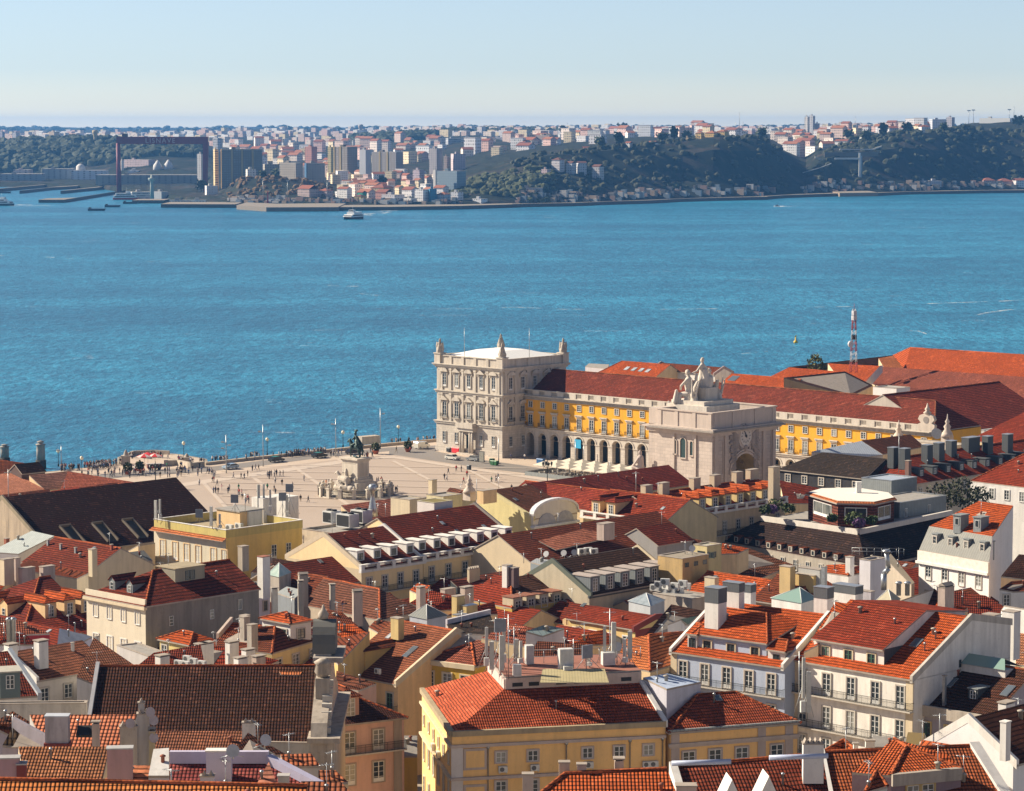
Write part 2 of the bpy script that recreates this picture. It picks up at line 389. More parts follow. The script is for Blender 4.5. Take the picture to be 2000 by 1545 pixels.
class House:
 """a,b: photo points of the front eave corners at height ze (b may be (x,'W') or (x,'N') for the street grid).
    local frame: x along the front, y to the back, z from zg"""
 def __init__(s,label,a,b,ze,zg=0,d=None,rp=None,sl=.5,wc=CREAM,dirt=.35,name='house',cat='house',wm=None,group=None):
  s.A=P(a[0],a[1],ze)
  if isinstance(b[1],str):
   u={'W':GW,'N':GN}[b[1][0]].copy()
   if len(b[1])>1:u.rotate(Matrix.Rotation(radians(float(b[1][1:])),3,'Z'))
   r=ray(b[0],a[1]);
   L=(r.x*s.A.y/r.y-s.A.x)/(u.x-r.x/r.y*u.y);s.u=u;s.w=L
  else:
   B_=P(b[0],b[1],ze);s.u=(B_-s.A);s.w=s.u.length;s.u.normalize()
  s.kind='';s.v=Vector((-s.u.y,s.u.x,0));s.ze=ze-zg;s.zg=zg;s.sl=sl
  if rp is not None:
   lx,ly,lz=s.hit_slope(rp)
   s.ry=ly;d_=2*ly
   if d is None:d=d_
  s.d=d if d else 10
  if rp is None:s.ry=s.d/2
  s.rh=s.sl*s.ry
  s.rz=atan2(s.u.y,s.u.x);s.wm=wm or wall(wc,dirt)
  s.root=empty(name,(s.A.x,s.A.y,zg),s.rz,label,cat,group)
  s.ov=.35;s.il=s.ir=0
  HOUSES.append(s)
 def loc(s,p):
  q=Vector(p)-s.A;return Vector((q.dot(s.u),q.dot(s.v),p[2]-s.zg))
 def hit_slope(s,px):
  r=ray(*px);O=Vector((0,0,CZ))
  zeW=s.ze+s.zg;t=(zeW-CZ-s.sl*(s.A.dot(s.v)))/(r.z-s.sl*r.dot(s.v))
  t=(zeW-CZ+s.sl*((O-s.A).dot(s.v)))/(r.z-s.sl*r.dot(s.v))
  return s.loc(O+r*t)
 def hit_y(s,px,y):
  r=ray(*px);O=Vector((0,0,CZ));t=(y-(O-s.A).dot(s.v))/r.dot(s.v);return s.loc(O+r*t)
 def hit_z(s,px,z):
  return s.loc(P(px[0],px[1],z))
 def walls(s,extra=0,fl=True):
  mb=MB();w,d,z=s.w,s.d,s.ze;m=s.wm
  mb.box(0,w,0,d,0,z+extra,m)
  s.wall_o=mb.build('wall',s.root);return s
 def roof(s,m,il=0,ir=0,ov=.35,og=.12,pl=None,pr=None,soff=None,caps=True,t=.2,bl=None,ridge_c=None,zback=0):
  """gable/hip with ridge along x. il/ir: hip insets in m (0=gable). pl/pr: parapet material at the gables"""
  s.kind='roof';s.il,s.ir=il,ir;w,d,z,rh,ry=s.w,s.d,s.ze,s.rh,s.ry
  s.zb=zback
  sb=(rh-zback)/(d-ry)
  ol=ov if il else og;orr=ov if ir else og
  if pl:ol=-.02
  if pr:orr=-.02
  zf=z-s.sl*ov;zk=z+zback-sb*ov
  e0=(-ol,-ov,zf);e1=(w+orr,-ov,zf);e2=(w+orr,d+ov,zk);e3=(-ol,d+ov,zk)
  r0=(il if il else-ol,ry,z+rh);r1=(w-ir if ir else w+orr,ry,z+rh)
  polys=[[e0,e1,r1,r0],[e2,e3,r0,r1]]
  if il:polys.append([e3,e0,r0])
  if ir:polys.append([e1,e2,r1])
  gb=MB()
  for x0,on in((.002,not il),(w-.302,not ir)):
   gb=MB()
   if on:gb.extr([(x0,.002,z),(x0,ry,z+rh-.01),(x0,d-.002,z+zback+.001)]+([(x0,d-.002,z)]if zback else[]),(.3,0,0),s.wm)
   if gb.f:gb.build('gable_wall',s.root)
  s.rm=m;mb=MB();mb.slab(polys,t,m,soff or CAPM)
  s.roof_o=mb.build('roof',s.root)
  if caps:
   k=MB();cm=tile(ridge_c or mix3(ORG,(.5,.2,.1),.3),.3,.4,.4,.3)
   up=Vector((0,0,t-.02));r=.17
   V=Vector
   def cap_line(p,q):
    p=V(p)+up;q=V(q)+up;n=max(1,int((q-p).length/.5));dd=(q-p)/n
    for i in range(n):k.tube(p+dd*i,p+dd*(i+1.12),r,r*.82,cm,6,False)
   cap_line(r0,r1)
   if il:cap_line(e0,r0)
   if ir:cap_line(e1,r1)
   k.build('ridge_tiles',s.roof_o)
  for x0,x1,pm in((-.02,.36,pl),(w-.36,w+.02,pr)):
   if pm:
    q=MB();hh=.42
    q.extr([(x0,-ov,zf-.2),(x0,-ov,zf+t+hh),(x0,ry,z+rh+t+hh),(x0,d+ov,zk+t+hh),(x0,d+ov,zk-.2),(x0,ry,z+rh-.2)][::-1],(x1-x0,0,0),pm)
    q.build('gable_parapet',s.roof_o)
  return s
 def flat(s,m=None,ph=.8,pw=.25,pm=None,cap=None):
  s.kind='flat';mb=MB();w,d,z=s.w,s.d,s.ze;pm=pm or s.wm;cap=cap or CAPM
  mb.box(pw,w-pw,pw,d-pw,z-.05,z+.05,m or CONC);s.roof_o=mb.build('roof',s.root)
  q=MB()
  for x0,x1,y0,y1 in((0,w,0,pw),(0,w,d-pw,d),(0,pw,pw,d-pw),(w-pw,w,pw,d-pw)):
   q.box(x0,x1,y0,y1,z,z+ph,pm)
  q.build('parapet',s.roof_o)
  q=MB()
  for x0,x1,y0,y1 in((-.06,w+.06,-.06,pw+.04),(-.06,w+.06,d-pw-.04,d+.06),(-.06,pw+.04,pw+.04,d-pw-.04),(w-pw-.04,w+.06,pw+.04,d-pw-.04)):
   q.box(x0,x1,y0,y1,z+ph,z+ph+.09,cap)
  q.build('coping',s.roof_o)
  return s
 FR={'f':0,'l':-pi/2,'r':pi/2}
 def fp(s,face,x,z,out=0):
  if face=='f':return(x,-out,z)
  if face=='l':return(-out,s.d-x,z)
  return(s.w+out,x,z)
 def flen(s,face):return s.w if face=='f' else s.d
 def win(s,face,xs,z,w=1.1,h=1.6,style='sash',fm=None,sm_='d',rail=None,dy=0):
  for x in xs:
   window(s.root,s.fp(face,x,z,.0-dy),s.FR[face],w,h,style,fm,sm_)
   if rail:link('balcony',rail_mesh(w+.7,1.0,.16,IRON,STN,.35),s.root,s.fp(face,x,z-.02,0),s.FR[face])
 def rows(s,face,n,zs,w=1.1,h=1.6,m0=1.2,m1=None,**k):
  """n windows between margins on each height in zs (from the eave downwards: negative)"""
  m1=m0 if m1 is None else m1;L=s.flen(face)
  xs=[m0+(L-m0-m1)*(i/(n-1)if n>1 else.5)for i in range(n)]
  for z in zs:s.win(face,xs,s.ze+z,w,h,**k)
  return s
 def balcony(s,face,z,x0=0,x1=None,depth=.7,m=None):
  L=s.flen(face);x1=L if x1 is None else x1
  link('balcony',rail_mesh(x1-x0,1.0,.15,m or IRON,STN,depth),s.root,s.fp(face,(x0+x1)/2,s.ze+z),s.FR[face]);return s
 def band(s,face,z,h=.3,out=.18,m=None,name='cornice'):
  mb=MB();L=s.flen(face);mb.box(-out,L+out,-out,.05,0,h,m or STN)
  mb.box(-out*.6,L+out*.6,-out*.6,.05,-.18,0,m or STN)
  o=s.fp(face,0,s.ze+z);mb.build(name,s.root,o,s.FR[face]);return s
 def pil(s,face,x,w=.7,z0=None,z1=0,out=.08,m=None):
  mb=MB();mb.box(x-w/2,x+w/2,-out,.05,(z0 if z0 is not None else-s.ze)+.02,z1,m or STN)
  mb.build('pilaster',s.root,s.fp(face,0,s.ze),s.FR[face]);return s
 def balustrade(s,face,z,h=.95,m=None,step=2.7,out=.1):
  m=m or WHP;mb=MB();L=s.flen(face)
  mb.box(-out,L+out,-out,.22,-.25,.12,m);mb.box(-out,L+out,-out,.2,h-.14,h,m)
  n=max(1,int(L/step))
  for i in range(n+1):
   x=L*i/n;mb.box(x-.35,x+.35,-out+.02,.18,.12,h-.14,m)
   if i<n:
    k=int((L/n-.9)/.24)
    for j in range(k):
     xx=x+.45+(L/n-.9)*(j+.5)/k;mb.box(xx-.055,xx+.055,-.02,.08,.12,h-.14,m)
  mb.build('balustrade',s.root,s.fp(face,0,s.ze+z),s.FR[face]);return s
 def dorm(s,xs,y0=.6,w=1.5,h=1.6,style='box',wm=None,rm=None,ww=.9,wh=1.1,fm=None,rh=.5,wsm=None,eav=.12,side=None,wstyle='sash'):
  """dormers on the front slope, front face at y0"""
  wm=wm or WHP;rm=rm or s.rm
  for x in xs:
   key=('dorm',w,h,style,wm.name,rm.name,ww,wh,round(s.sl,3),rh)
   zb=s.ze+s.sl*y0
   L=h/s.sl;LR=(h+rh)/s.sl
   if key not in CACHE:
    mb=MB()
    sw=side or wm
    mb.face([(-w/2,0,-.3),(w/2,0,-.3),(w/2,0,h),(-w/2,0,h)],wm)
    mb.face([(-w/2,0,-.3),(-w/2,0,h),(-w/2,L,h)],wm)
    mb.face([(w/2,0,h),(w/2,0,-.3),(w/2,L,h)],wm)
    if style in('gable',):mb.face([(-w/2,0,h),(w/2,0,h),(0,0,h+rh)],wm)
    a=mb.build('dormer',mesh_only=True)
    r=MB();e=eav
    if style=='box':r.box(-w/2-e,w/2+e,-e*1.3,L+.1,h,h+.12,rm)
    elif style=='gable':
     r.slab([[(-w/2-e,-e,h-.12),(0,-e,h+rh),(0,LR,h+rh),(-w/2-e,L,h-.12)],[(w/2+e,-e,h-.12),(w/2+e,L,h-.12),(0,LR,h+rh),(0,-e,h+rh)]],.1,rm,rm)
    elif style=='hip':
     r.slab([[(-w/2-e,-e,h),(0,w/2,h+rh),(0,LR,h+rh),(-w/2-e,L,h)],[(w/2+e,-e,h),(w/2+e,L,h),(0,LR,h+rh),(0,w/2,h+rh)],[(-w/2-e,-e,h),(w/2+e,-e,h),(0,w/2,h+rh)]],.1,rm,rm)
     cm=tile(mix3(ORG,(.5,.2,.1),.3),.3,.4,.4,.3)
     r.tube((0,w/2,h+rh+.1),(0,LR,h+rh+.1),.11,.11,cm,6,False)
    b=r.build('dormer_roof',mesh_only=True)
    CACHE[key]=(a,b)
   a,b=CACHE[key]
   o=link('dormer',a,s.root,(x,y0,zb));link('dormer_roof',b,o)
   A,B_=win_meshes(ww,wh,wstyle,fm or FRW,wsm);wo=link('window',A,o,(0,-.0,(h-wh)*.45))
   bb=B_;
   if bb:
    link('window_pane',bb,o,(0,0,(h-wh)*.45))
  return s
 def skylight(s,px,w=.8,h=1.2,m=None):
  q=s.hit_slope(px);mb=MB();a=math.atan(s.sl)
  mb.box(-w/2-.06,w/2+.06,-.06,h+.06,0,.1,METL);mb.box(-w/2,w/2,0,h,.1,.12,glassm((.1,.12,.14),(.45,.48,.5),.5))
  o=mb.build('skylight',s.root,(q.x,q.y,q.z+.2));o.rotation_euler=(a,0,0);return s
 def chim(s,x,top,zt,w=.9,d=.6,h=2.2,m=None,cap='slab',m2=None,rz=0):
  """photo point of its top, world height of the top"""
  for _ in range(10):
   q=s.hit_z((x,top),zt)
   if s.kind!='roof':break
   if not(-.5<q.x<s.w+.5 and 0<q.y<s.d):zt=min(zt,s.zg+s.ze+s.rh+h*.75);q=s.hit_z((x,top),zt);break
   z=s.ze+(s.sl*q.y if q.y<s.ry else s.rh-(s.rh-s.zb)*(q.y-s.ry)/(s.d-s.ry));zt=.5*zt+.5*(z+s.zg+h)
  chimney(s.root,(q.x,q.y,q.z-h),w,d,h,m or WHP,cap,rz,None,m2);return s
 def chr(s,x,yb,w=.9,d=.6,h=2.2,m=None,cap='slab',m2=None):
  """photo point of its base on the front slope"""
  q=s.hit_slope((x,yb));chimney(s.root,(q.x,q.y,q.z),w,d,h,m or WHP,cap,0,None,m2);return s
 def ac(s,face,x,z):
  link('air_conditioner',ac_mesh(),s.root,s.fp(face,x,s.ze+z),s.FR[face]);return s
def lin(n,a,b):return[a+(b-a)*(i/(n-1)if n>1 else.5)for i in range(n)]
POLYS=[]
class Poly:
 """roof given by corners seen in the photo with their heights; every rim edge drops to the ground as wall"""
 def __init__(s,label,V,faces,wc=CREAM,rm=None,zg=0,dirt=.35,name='house',cat='house',t=.2,wm=None,caps=None,mats=None,group=None,sl=.5,fix=True):
  s.V={k:P(*v)for k,v in V.items()}
  if fix:s.slopes(V,faces,sl)
  c=Vector((0,0,0))
  for p in s.V.values():c+=p
  c/=len(s.V);c.z=zg;s.c=c;s.zg=zg
  s.root=empty(name,c,0,label,cat,group);s.wm=wm or wall(wc,dirt)
  L={k:p-c for k,p in s.V.items()};s.L=L
  polys=[];s.rims=[]
  for f in faces:
   pl=[L[k]for k in f];n=Vector((0,0,0))
   for i in range(len(pl)):n+=pl[i].cross(pl[(i+1)%len(pl)])
   if n.z<0:pl=pl[::-1]
   polys.append(pl)
  POLYS.append(s);s.polys=polys;rms=mats or[rm]*len(polys)
  for rmat in set(rms):
   r=MB();r.slab([p for p,q in zip(polys,rms)if q is rmat],t,rmat,CAPM);o=r.build('roof',s.root);s.roof_o=o
  cnt={}
  key=lambda p:(round(p.x,2),round(p.y,2),round(p.z,2))
  for pl in polys:
   for i in range(len(pl)):cnt[(key(pl[i]),key(pl[(i+1)%len(pl)]))]=1
  w=MB()
  for pl in polys:
   for i in range(len(pl)):
    a,b=pl[i],pl[(i+1)%len(pl)]
    if(key(b),key(a))not in cnt:w.face([(a.x,a.y,0),(b.x,b.y,0),b,a],s.wm)
  w.build('wall',s.root)
  if caps:
   k=MB();cm=tile(mix3(ORG,(.5,.2,.1),.3),.3,.4,.4,.3)
   for a,b in caps:
    p=L[a]+Vector((0,0,t));q=L[b]+Vector((0,0,t));k.tube(p,q,.17,.17,cm,6,False)
   k.build('ridge_tiles',s.roof_o)
 def slopes(s,V,faces,sl):
  """true heights of the upper corners: they lie where their sight lines meet a slope rising from the eave"""
  zs=[v[2]for v in V.values()];lo,hi=min(zs),max(zs)
  if hi-lo<1.0:return
  got={};cut=lo+.4*(hi-lo)
  for f in faces:
   low=[k for k in f if V[k][2]<=cut];up=[k for k in f if V[k][2]>cut]
   if len(low)<2 or not up:continue
   a,b=max(((i,j)for i in low for j in low if i<j),key=lambda t:(s.V[t[0]]-s.V[t[1]]).length)
   A,B=s.V[a],s.V[b];u=B-A;L=u.xy.length;u=Vector((u.x/L,u.y/L,0));v=Vector((-u.y,u.x,0))
   if v.y<0:v=-v
   for k in up:
    r=ray(V[k][0],V[k][1]);O=Vector((0,0,CZ));t=(A.z-CZ+sl*((O-A).dot(v)))/(r.z-sl*r.dot(v));z=(O+r*t).z
    if A.z+.3<z<A.z+9:got.setdefault(k,[]).append(z)
    else:got.setdefault(k,[])
  for k,l in got.items():
   z=sum(l)/len(l)if l else lo+1.2
   s.V[k]=P(V[k][0],V[k][1],z)
  if got:
   m=[s.V[k].z-V[k][2]for k in got];d=sum(m)/len(m)
   for k in V:
    if V[k][2]>cut and k not in got:s.V[k]=P(V[k][0],V[k][1],V[k][2]+d)
 def roofz(s,x,y):
  best=None
  for pl in s.polys:
   ins=True;n=len(pl)
   for i in range(n):
    a,b=pl[i],pl[(i+1)%n]
    if(b.x-a.x)*(y-a.y)-(b.y-a.y)*(x-a.x)<-.01:ins=False
   if ins:
    nn=Vector((0,0,0))
    for i in range(n):nn+=(pl[i]-pl[0]).cross(pl[(i+1)%n]-pl[0])
    if abs(nn.z)>1e-6:best=pl[0].z-(nn.x*(x-pl[0].x)+nn.y*(y-pl[0].y))/nn.z
  return best
 def edge(s,a,b):p,q=s.L[a],s.L[b];u=q-p;u.z=0;return p,u.normalized(),u.length
 def win(s,a,b,xs,z,w=1.1,h=1.6,rail=None,**k):
  """z is above the ground of the house"""
  p,u,L=s.edge(a,b);rz=atan2(u.y,u.x)
  for x in xs:
   q=p+u*x;window(s.root,(q.x,q.y,z),rz,w,h,**k)
   if rail:link('balcony',rail_mesh(w+.7,1.0,.16,IRON,STN,.35),s.root,(q.x,q.y,z-.02),rz)
 def rows(s,a,b,n,zs,m0=1.2,**k):
  p,u,L=s.edge(a,b)
  for z in zs:s.win(a,b,lin(n,m0,L-m0),z,**k)
  return s
 def chim(s,x,top,zt,w=.9,d=.6,h=2.2,m=None,cap='slab',rz=.8,m2=None):
  for _ in range(10):
   q=P(x,top,zt)-s.c;z=s.roofz(q.x,q.y)
   if z is None:zt=min(zt,max(v.z for v in s.V.values())+h*.75);q=P(x,top,zt)-s.c;break
   zt=.5*zt+.5*(z+s.zg+h)
  chimney(s.root,(q.x,q.y,q.z-h),w,d,h,m or WHP,cap,rz,None,m2);return s
 def parapet(s,pts,h=.6,t=.35,m=None,drop=.3):
  mb=MB();m=m or WHP
  for a,b in zip(pts[:-1],pts[1:]):
   p,q=s.L[a],s.L[b];u=(q-p);n=Vector((-u.y,u.x,0)).normalized()*t*.5;dz=Vector((0,0,drop));uz=Vector((0,0,h))
   mb.extr([p-n-dz,q-n-dz,q-n+uz,p-n+uz],n*2,m)
  mb.build('parapet',s.root);return s
Q0=P(981,895,0)
def sq(s_,t_,z=0):p=Q0+GN*s_+GW*t_;p.z=z;return p
RZN=atan2(GN.y,GN.x)
LIME=(.56,.5,.42)
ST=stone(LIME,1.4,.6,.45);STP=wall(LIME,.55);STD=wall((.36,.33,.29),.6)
def arcframe(name,s_,t_,label,cat):return empty(name,sq(s_,t_),RZN,label,cat)
tw=arcframe('corner_pavilion',-24.8,0,'square white stone pavilion with statues on its roof corners beside the river','building')
def pavilion(root,Wd,H):
 zc1,zc2,zt=8.3,16.9,H-1.6
 mb=MB();mb.box(0,Wd,0,Wd,.9,zt,STP);mb.box(-.35,Wd+.35,-.35,Wd+.35,0,1.6,ST);mb.box(-.12,Wd+.12,-.12,Wd+.12,1.6,zc1-.5,ST)
 mb.build('wall',root)
 mb=MB()
 for z,o,h in((zc1-.5,.45,.5),(zc1,.7,.22),(zc2-.8,.3,.5),(zc2-.3,.6,.3),(zt-.9,.35,.5),(zt-.4,.75,.4),(zt,1.0,.22)):
  mb.box(-o,Wd+o,-o,Wd+o,z,z+h,STP)
 mb.build('cornice',root)
 faces=[((0,0),0),((Wd,0),pi/2)]
 n=5
 for fi,(o,rz)in enumerate(faces):
  for i in range(n+1):
   for dx in((-.42,.42)if 0<i<n else((.45,1.3)if i==0 else(-1.3,-.45))):
    x=Wd*i/n*.94+Wd*.03+(dx if 0<i<n else dx)
    if fi==0 and 0<i<n:x=Wd*.03+Wd*.94*i/n
    for z0,z1 in((zc1+.22,zc2-.8),(zc2,zt-.9)):
     pm=MB();pm.box(x-.36,x+.36,-.28,.02,z0,z1,STP);pm.box(x-.5,x+.5,-.36,.02,z1-.55,z1-.02,STP);pm.box(x-.48,x+.48,-.36,.02,z0,z0+.4,STP);pm.build('pilaster',root,(o[0],o[1],0),rz)
    if 0<i<n:break
  for i in range(n):
   x=Wd*.03+Wd*.94*(i+.5)/n
   for z,h,w in((2.6,3.0,1.25),(zc1+1.3,4.0,1.45),(zc2+1.0,3.4,1.35)):
    if z<5 and i==2 and fi==0:continue
    if fi==1 and i>1 and z<15:continue
    lx=o[0]+(x if fi==0 else 0);ly=o[1]+(0 if fi==0 else x)
    rr=Matrix.Rotation(rz,3,'Z');q=rr@Vector((0,-.1 if z>5 else-.2,0))
    wo=window(root,(lx+q.x,ly+q.y,z),rz,w,h,'sash',FRW,STP)
    if z>5:
     ped=MB();y0=z+h+.55-z
     up=(i%2==0)==(z<12)
     ww=w/2+.75
     ped.box(-ww,ww,-.55,0,y0,y0+.18,STP)
     ped.box(-ww+.1,-ww+.3,-.3,0,y0-.7,y0,STP);ped.box(ww-.3,ww-.1,-.3,0,y0-.7,y0,STP)
     if up:
      ped.extr([(-ww,-.55,y0+.18),(ww,-.55,y0+.18),(0,-.55,y0+1.15)],(0,.55,0),STP)
     else:
      arc=[(ww*cos(pi*k/10),-.55,y0+.18+.85*sin(pi*k/10))for k in range(11)]
      ped.extr(arc,(0,.55,0),STP)
     if z<12:link('balcony',rail_mesh(w+1.2,1.0,.16,IRON,STP,.5),root,(lx+q.x,ly+q.y,z-.05),rz)
     ped.build('pediment',wo)
 mb=MB();x=Wd*.5
 for dx in(-2.2,-1.3,1.3,2.2):mb.tube((x+dx,-1.1,.4),(x+dx,-1.1,6.3),.38,.33,STP,12)
 mb.box(x-3.2,x+3.2,-1.7,.1,0,.5,STP);mb.box(x-3,x+3,-1.7,.1,6.3,7.2,STP);mb.box(x-3.3,x+3.3,-2.1,.1,7.2,7.5,STP);mb.build('portal',root)
 mb=MB();mb.box(x-3.2,x+3.2,-2.1,-1.85,7.5,8.6,STP);mb.box(x-3.2,x-2.95,-1.85,0,7.5,8.6,STP);mb.box(x+2.95,x+3.2,-1.85,0,7.5,8.6,STP);mb.build('balcony',root)
 mb=MB();mb.box(x-.9,x+.9,-.2,-.05,.5,5.2,plain((.03,.06,.07),.5,name='door_paint'));mb.build('door',root)
 mb=MB();z0=zt+.22;z1=H+.9
 for(ax,ay,bx,by)in((0,0,Wd,0),(Wd,0,Wd,Wd),(0,0,0,Wd),(0,Wd,Wd,Wd)):
  if ay==by:mb.box(ax,bx,ay-.15 if ay else 0,ay+.25 if ay==0 else ay,z0,z1-.2,STP);mb.box(ax-.1,bx+.1,ay-.3,ay+.3,z1-.2,z1,STP)
  else:mb.box(ax-.25 if ax else 0,ax if ax else.25,.25,Wd-.15,z0,z1-.2,STP);mb.box(ax-.3,ax+.3,.3,Wd-.3,z1-.2,z1,STP)
 for i in range(1,n):
  x=Wd*.03+Wd*.94*i/n;mb.box(x-.5,x+.5,-.25,0,z0,z1-.2,STP);mb.box(Wd,Wd+.12,x-.5,x+.5,z0,z1-.2,STP)
 mb.build('parapet',root)
 mb=MB();wr=plain((.8,.79,.76),.7,0,.04,'white_membrane');a=.8
 ap=[(a,a),(Wd-a,a),(Wd-a,Wd-a),(a,Wd-a)];c=Wd*.5;k=4.5;hz=H+.35;tp=H+2.3
 inn=[(c-k,c-k),(c+k,c-k),(c+k,c+k),(c-k,c+k)]
 for i in range(4):
  j=(i+1)%4;mb.face([(*ap[i],hz),(*ap[j],hz),(*inn[j],tp),(*inn[i],tp)],wr)
 mb.face([(*q,tp)for q in inn],wr);mb.face([(*q,hz)for q in ap[::-1]],wr);mb.build('roof',root)
 tro=blob([((0,0,0),(0,0,.5),1.1,1.0),((0,0,.4),(0,0,2.2),.75,.55),((0,0,2.0),(0,0,2.9),.62,.35),((0,0,3.1),(0,0,3.5),.36,.3),((0,0,3.5),(.1,0,4.0),.22,.08),((-.8,.1,.8),(-.6,0,2.4),.35,.4),((.8,.1,.8),(.65,0,2.3),.38,.42),((-1.0,-.1,1.6),(-.9,0,3.0),.18,.1),((1.0,-.1,1.5),(.9,0,3.1),.16,.1),((0,-.7,.7),(0,-.4,1.7),.5,.42),((0,.7,.7),(0,.4,1.9),.5,.4),((-.5,-.4,1.2),(.5,-.4,2.0),.25,.2)],.11,[wall((.42,.37,.31),.8)])
 for i,(x,y)in enumerate(((.6,.6),(Wd-.6,.6),(Wd-.6,Wd-.6),(.6,Wd-.6))):
  mb=MB();mb.box(x-1.1,x+1.1,y-1.1,y+1.1,z0,z1+.25,STP);mb.box(x-1.3,x+1.3,y-1.3,y+1.3,z1+.25,z1+.5,STP);po=mb.build('pedestal',root)
  link('roof_statue',tro,root,(x,y,z1+.45),.4+i*pi/2)
 for x,y in((9,1.6),(Wd-1.6,12)):
  mb=MB();mb.tube((x,y,H),(x,y,H+8.5),.1,.05,METL,6);mb.build('flagpole',root)
pavilion(tw,24.8,25.4)
WL=132.6;WT=8.5;WD=20.0;BAY=4.42
wing=arcframe('arcaded_wing',.05,WT,'long yellow arcaded wing with dark red roof between the pavilion and the arch','building')
def build_wing():
 yel=wall((.72,.36,.025),.22);zb=7.7;ze=15.1
 nb=int(WL/BAY)
 mb=MB();mb.box(0,WL,.02,WD,zb,ze+1.0,yel);mb.build('wall',wing)
 mb=MB();ow=2.95;sp=4.7;top=zb-.55
 for i in range(nb):
  x0=i*BAY;x1=x0+BAY;c=(x0+x1)/2;r=ow/2
  for a,b in((x0,c-r),(c+r,x1)):
   mb.box(a,b,-.1,1.2,0,sp,ST);mb.box(a-(.12 if a>x0+.1 else 0),b+(.12 if b<x1-.1 else 0),-.28,1.25,sp,sp+.3,STP)
   mb.box(a-.0,b+.0,-.3,1.2,0,.5,STP)
  arc=[(c-r*cos(pi*k/12),sp+.3+r*sin(pi*k/12))for k in range(13)]
  for y in(-.1,1.2):
   for k in range(12):
    (xa,za),(xb,zz)=arc[k],arc[k+1]
    q=[(xa,y,za),(xb,y,zz),(xb,y,top+.02),(xa,y,top+.02)];mb.face(q if y<0 else q[::-1],STP)
   for a,b in((x0,c-r),(c+r,x1)):
    q=[(a,y,sp+.3),(b,y,sp+.3),(b,y,top+.02),(a,y,top+.02)];mb.face(q if y<0 else q[::-1],STP)
  for k in range(12):
   (xa,za),(xb,zz)=arc[k],arc[k+1];mb.face([(xa,-.1,za),(xa,1.2,za),(xb,1.2,zz),(xb,-.1,zz)],STP)
   ro=r+.35;A=lambda t,rr:(c-rr*cos(t),sp+.3+rr*sin(t));t0,t1=pi*k/12,pi*(k+1)/12
   mb.extr([(A(t0,r)[0],-.24,A(t0,r)[1]),(A(t1,r)[0],-.24,A(t1,r)[1]),(A(t1,ro)[0],-.24,A(t1,ro)[1]),(A(t0,ro)[0],-.24,A(t0,ro)[1])],(0,.14,0),STP)
 mb.build('arcade',wing)
 mb=MB();inn=wall((.5,.42,.3),.4);dr=plain((.02,.035,.04),.5,name='door_paint');mb.box(0,WL,5.0,5.4,0,zb-.6,inn);mb.box(0,WL,1.2,5.0,zb-.6,zb-.3,inn)
 for i in range(nb):
  c=(i+.5)*BAY;mb.box(c-.95,c+.95,4.9,4.99,0,3.9,dr);mb.box(c-.95,c+.95,4.93,4.99,4.1,5.2,GLS)
 mb.build('arcade_back_wall',wing)
 mb=MB();mb.box(-.2,WL,-.45,.1,zb-.55,zb-.1,STP);mb.box(-.2,WL,-.7,.1,zb-.1,zb+.12,STP)
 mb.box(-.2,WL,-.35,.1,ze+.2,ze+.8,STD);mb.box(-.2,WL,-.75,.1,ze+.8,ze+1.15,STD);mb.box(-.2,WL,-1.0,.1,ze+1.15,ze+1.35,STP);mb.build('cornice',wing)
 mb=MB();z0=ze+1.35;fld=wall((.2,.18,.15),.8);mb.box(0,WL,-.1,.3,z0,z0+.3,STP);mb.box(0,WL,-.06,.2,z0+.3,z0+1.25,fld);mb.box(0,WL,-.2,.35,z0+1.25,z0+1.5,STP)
 for i in range(nb+1):
  x=i*BAY
  if 0<x<WL-1:mb.box(x-1.2,x+1.2,-.28,.36,z0+.02,z0+1.4,wall((.55,.5,.43),.35))
 for i in range(nb):
  c=(i+.5)*BAY
  for k in range(5):mb.box(c-.85+k*.4-.07,c-.85+k*.4+.07,-.14,-.06,z0+.3,z0+1.25,STP)
 mb.build('parapet',wing)
 n=0
 for i in range(nb):
  c=(i+.5)*BAY
  if 26<i<28:pass
  window(wing,(c,0,zb+.55),0,1.45,3.0,'sash',FRW,STP);window(wing,(c,0,ze-1.85),0,1.35,1.55,'sash',FRW,STP)
  o=link('window_cornice',CORN,wing,(c,0,zb+4.1))
  link('balcony',rail_mesh(2.5,1.0,.16,IRON,STP,.6),wing,(c,0,zb+.5))
 z0=ze+1.2;rm=tile((.23,.048,.028),.4);y0=1.2;yr=WD*.5+.5;zr=z0+6.1
 m=MB();m.slab([[(0,y0,z0),(WL,y0,z0),(WL-6.5,yr,zr),(0,yr,zr)],[(WL,WD-.2,z0),(0,WD-.2,z0),(0,yr,zr),(WL-6.5,yr,zr)],[(WL,y0,z0),(WL,WD-.2,z0),(WL-6.5,yr,zr)]],.2,rm,CAPM)
 ro=m.build('roof',wing)
 m=MB();m.tube((0,yr,zr+.2),(WL-6.5,yr,zr+.2),.2,.2,tile((.3,.1,.05),.3),6,False);m.tube((WL-6.5,yr,zr+.2),(WL,y0,z0+.2),.2,.2,tile((.3,.1,.05),.3),6,False);m.build('ridge_tiles',ro)
 return zr,yr
cm_=MB();cm_.box(-1.25,1.25,-.5,0,.18,.42,STP);cm_.box(-1.1,1.1,-.3,0,-.2,.18,STP);CORN=cm_.build('window_cornice',mesh_only=True)
zr,yr=build_wing()
print('WING ridge px',Q(sq(20,WT+yr,zr)),Q(sq(100,WT+yr,zr)),'want (1150,727) (1500,757)')
print('WING end px',Q(sq(WL,WT,16)),'cornice',Q(sq(5,WT,15.5)),Q(sq(100,WT,15.5)))
AS,AT=135.0,-74.0;AD,AWI=15.5,21.5
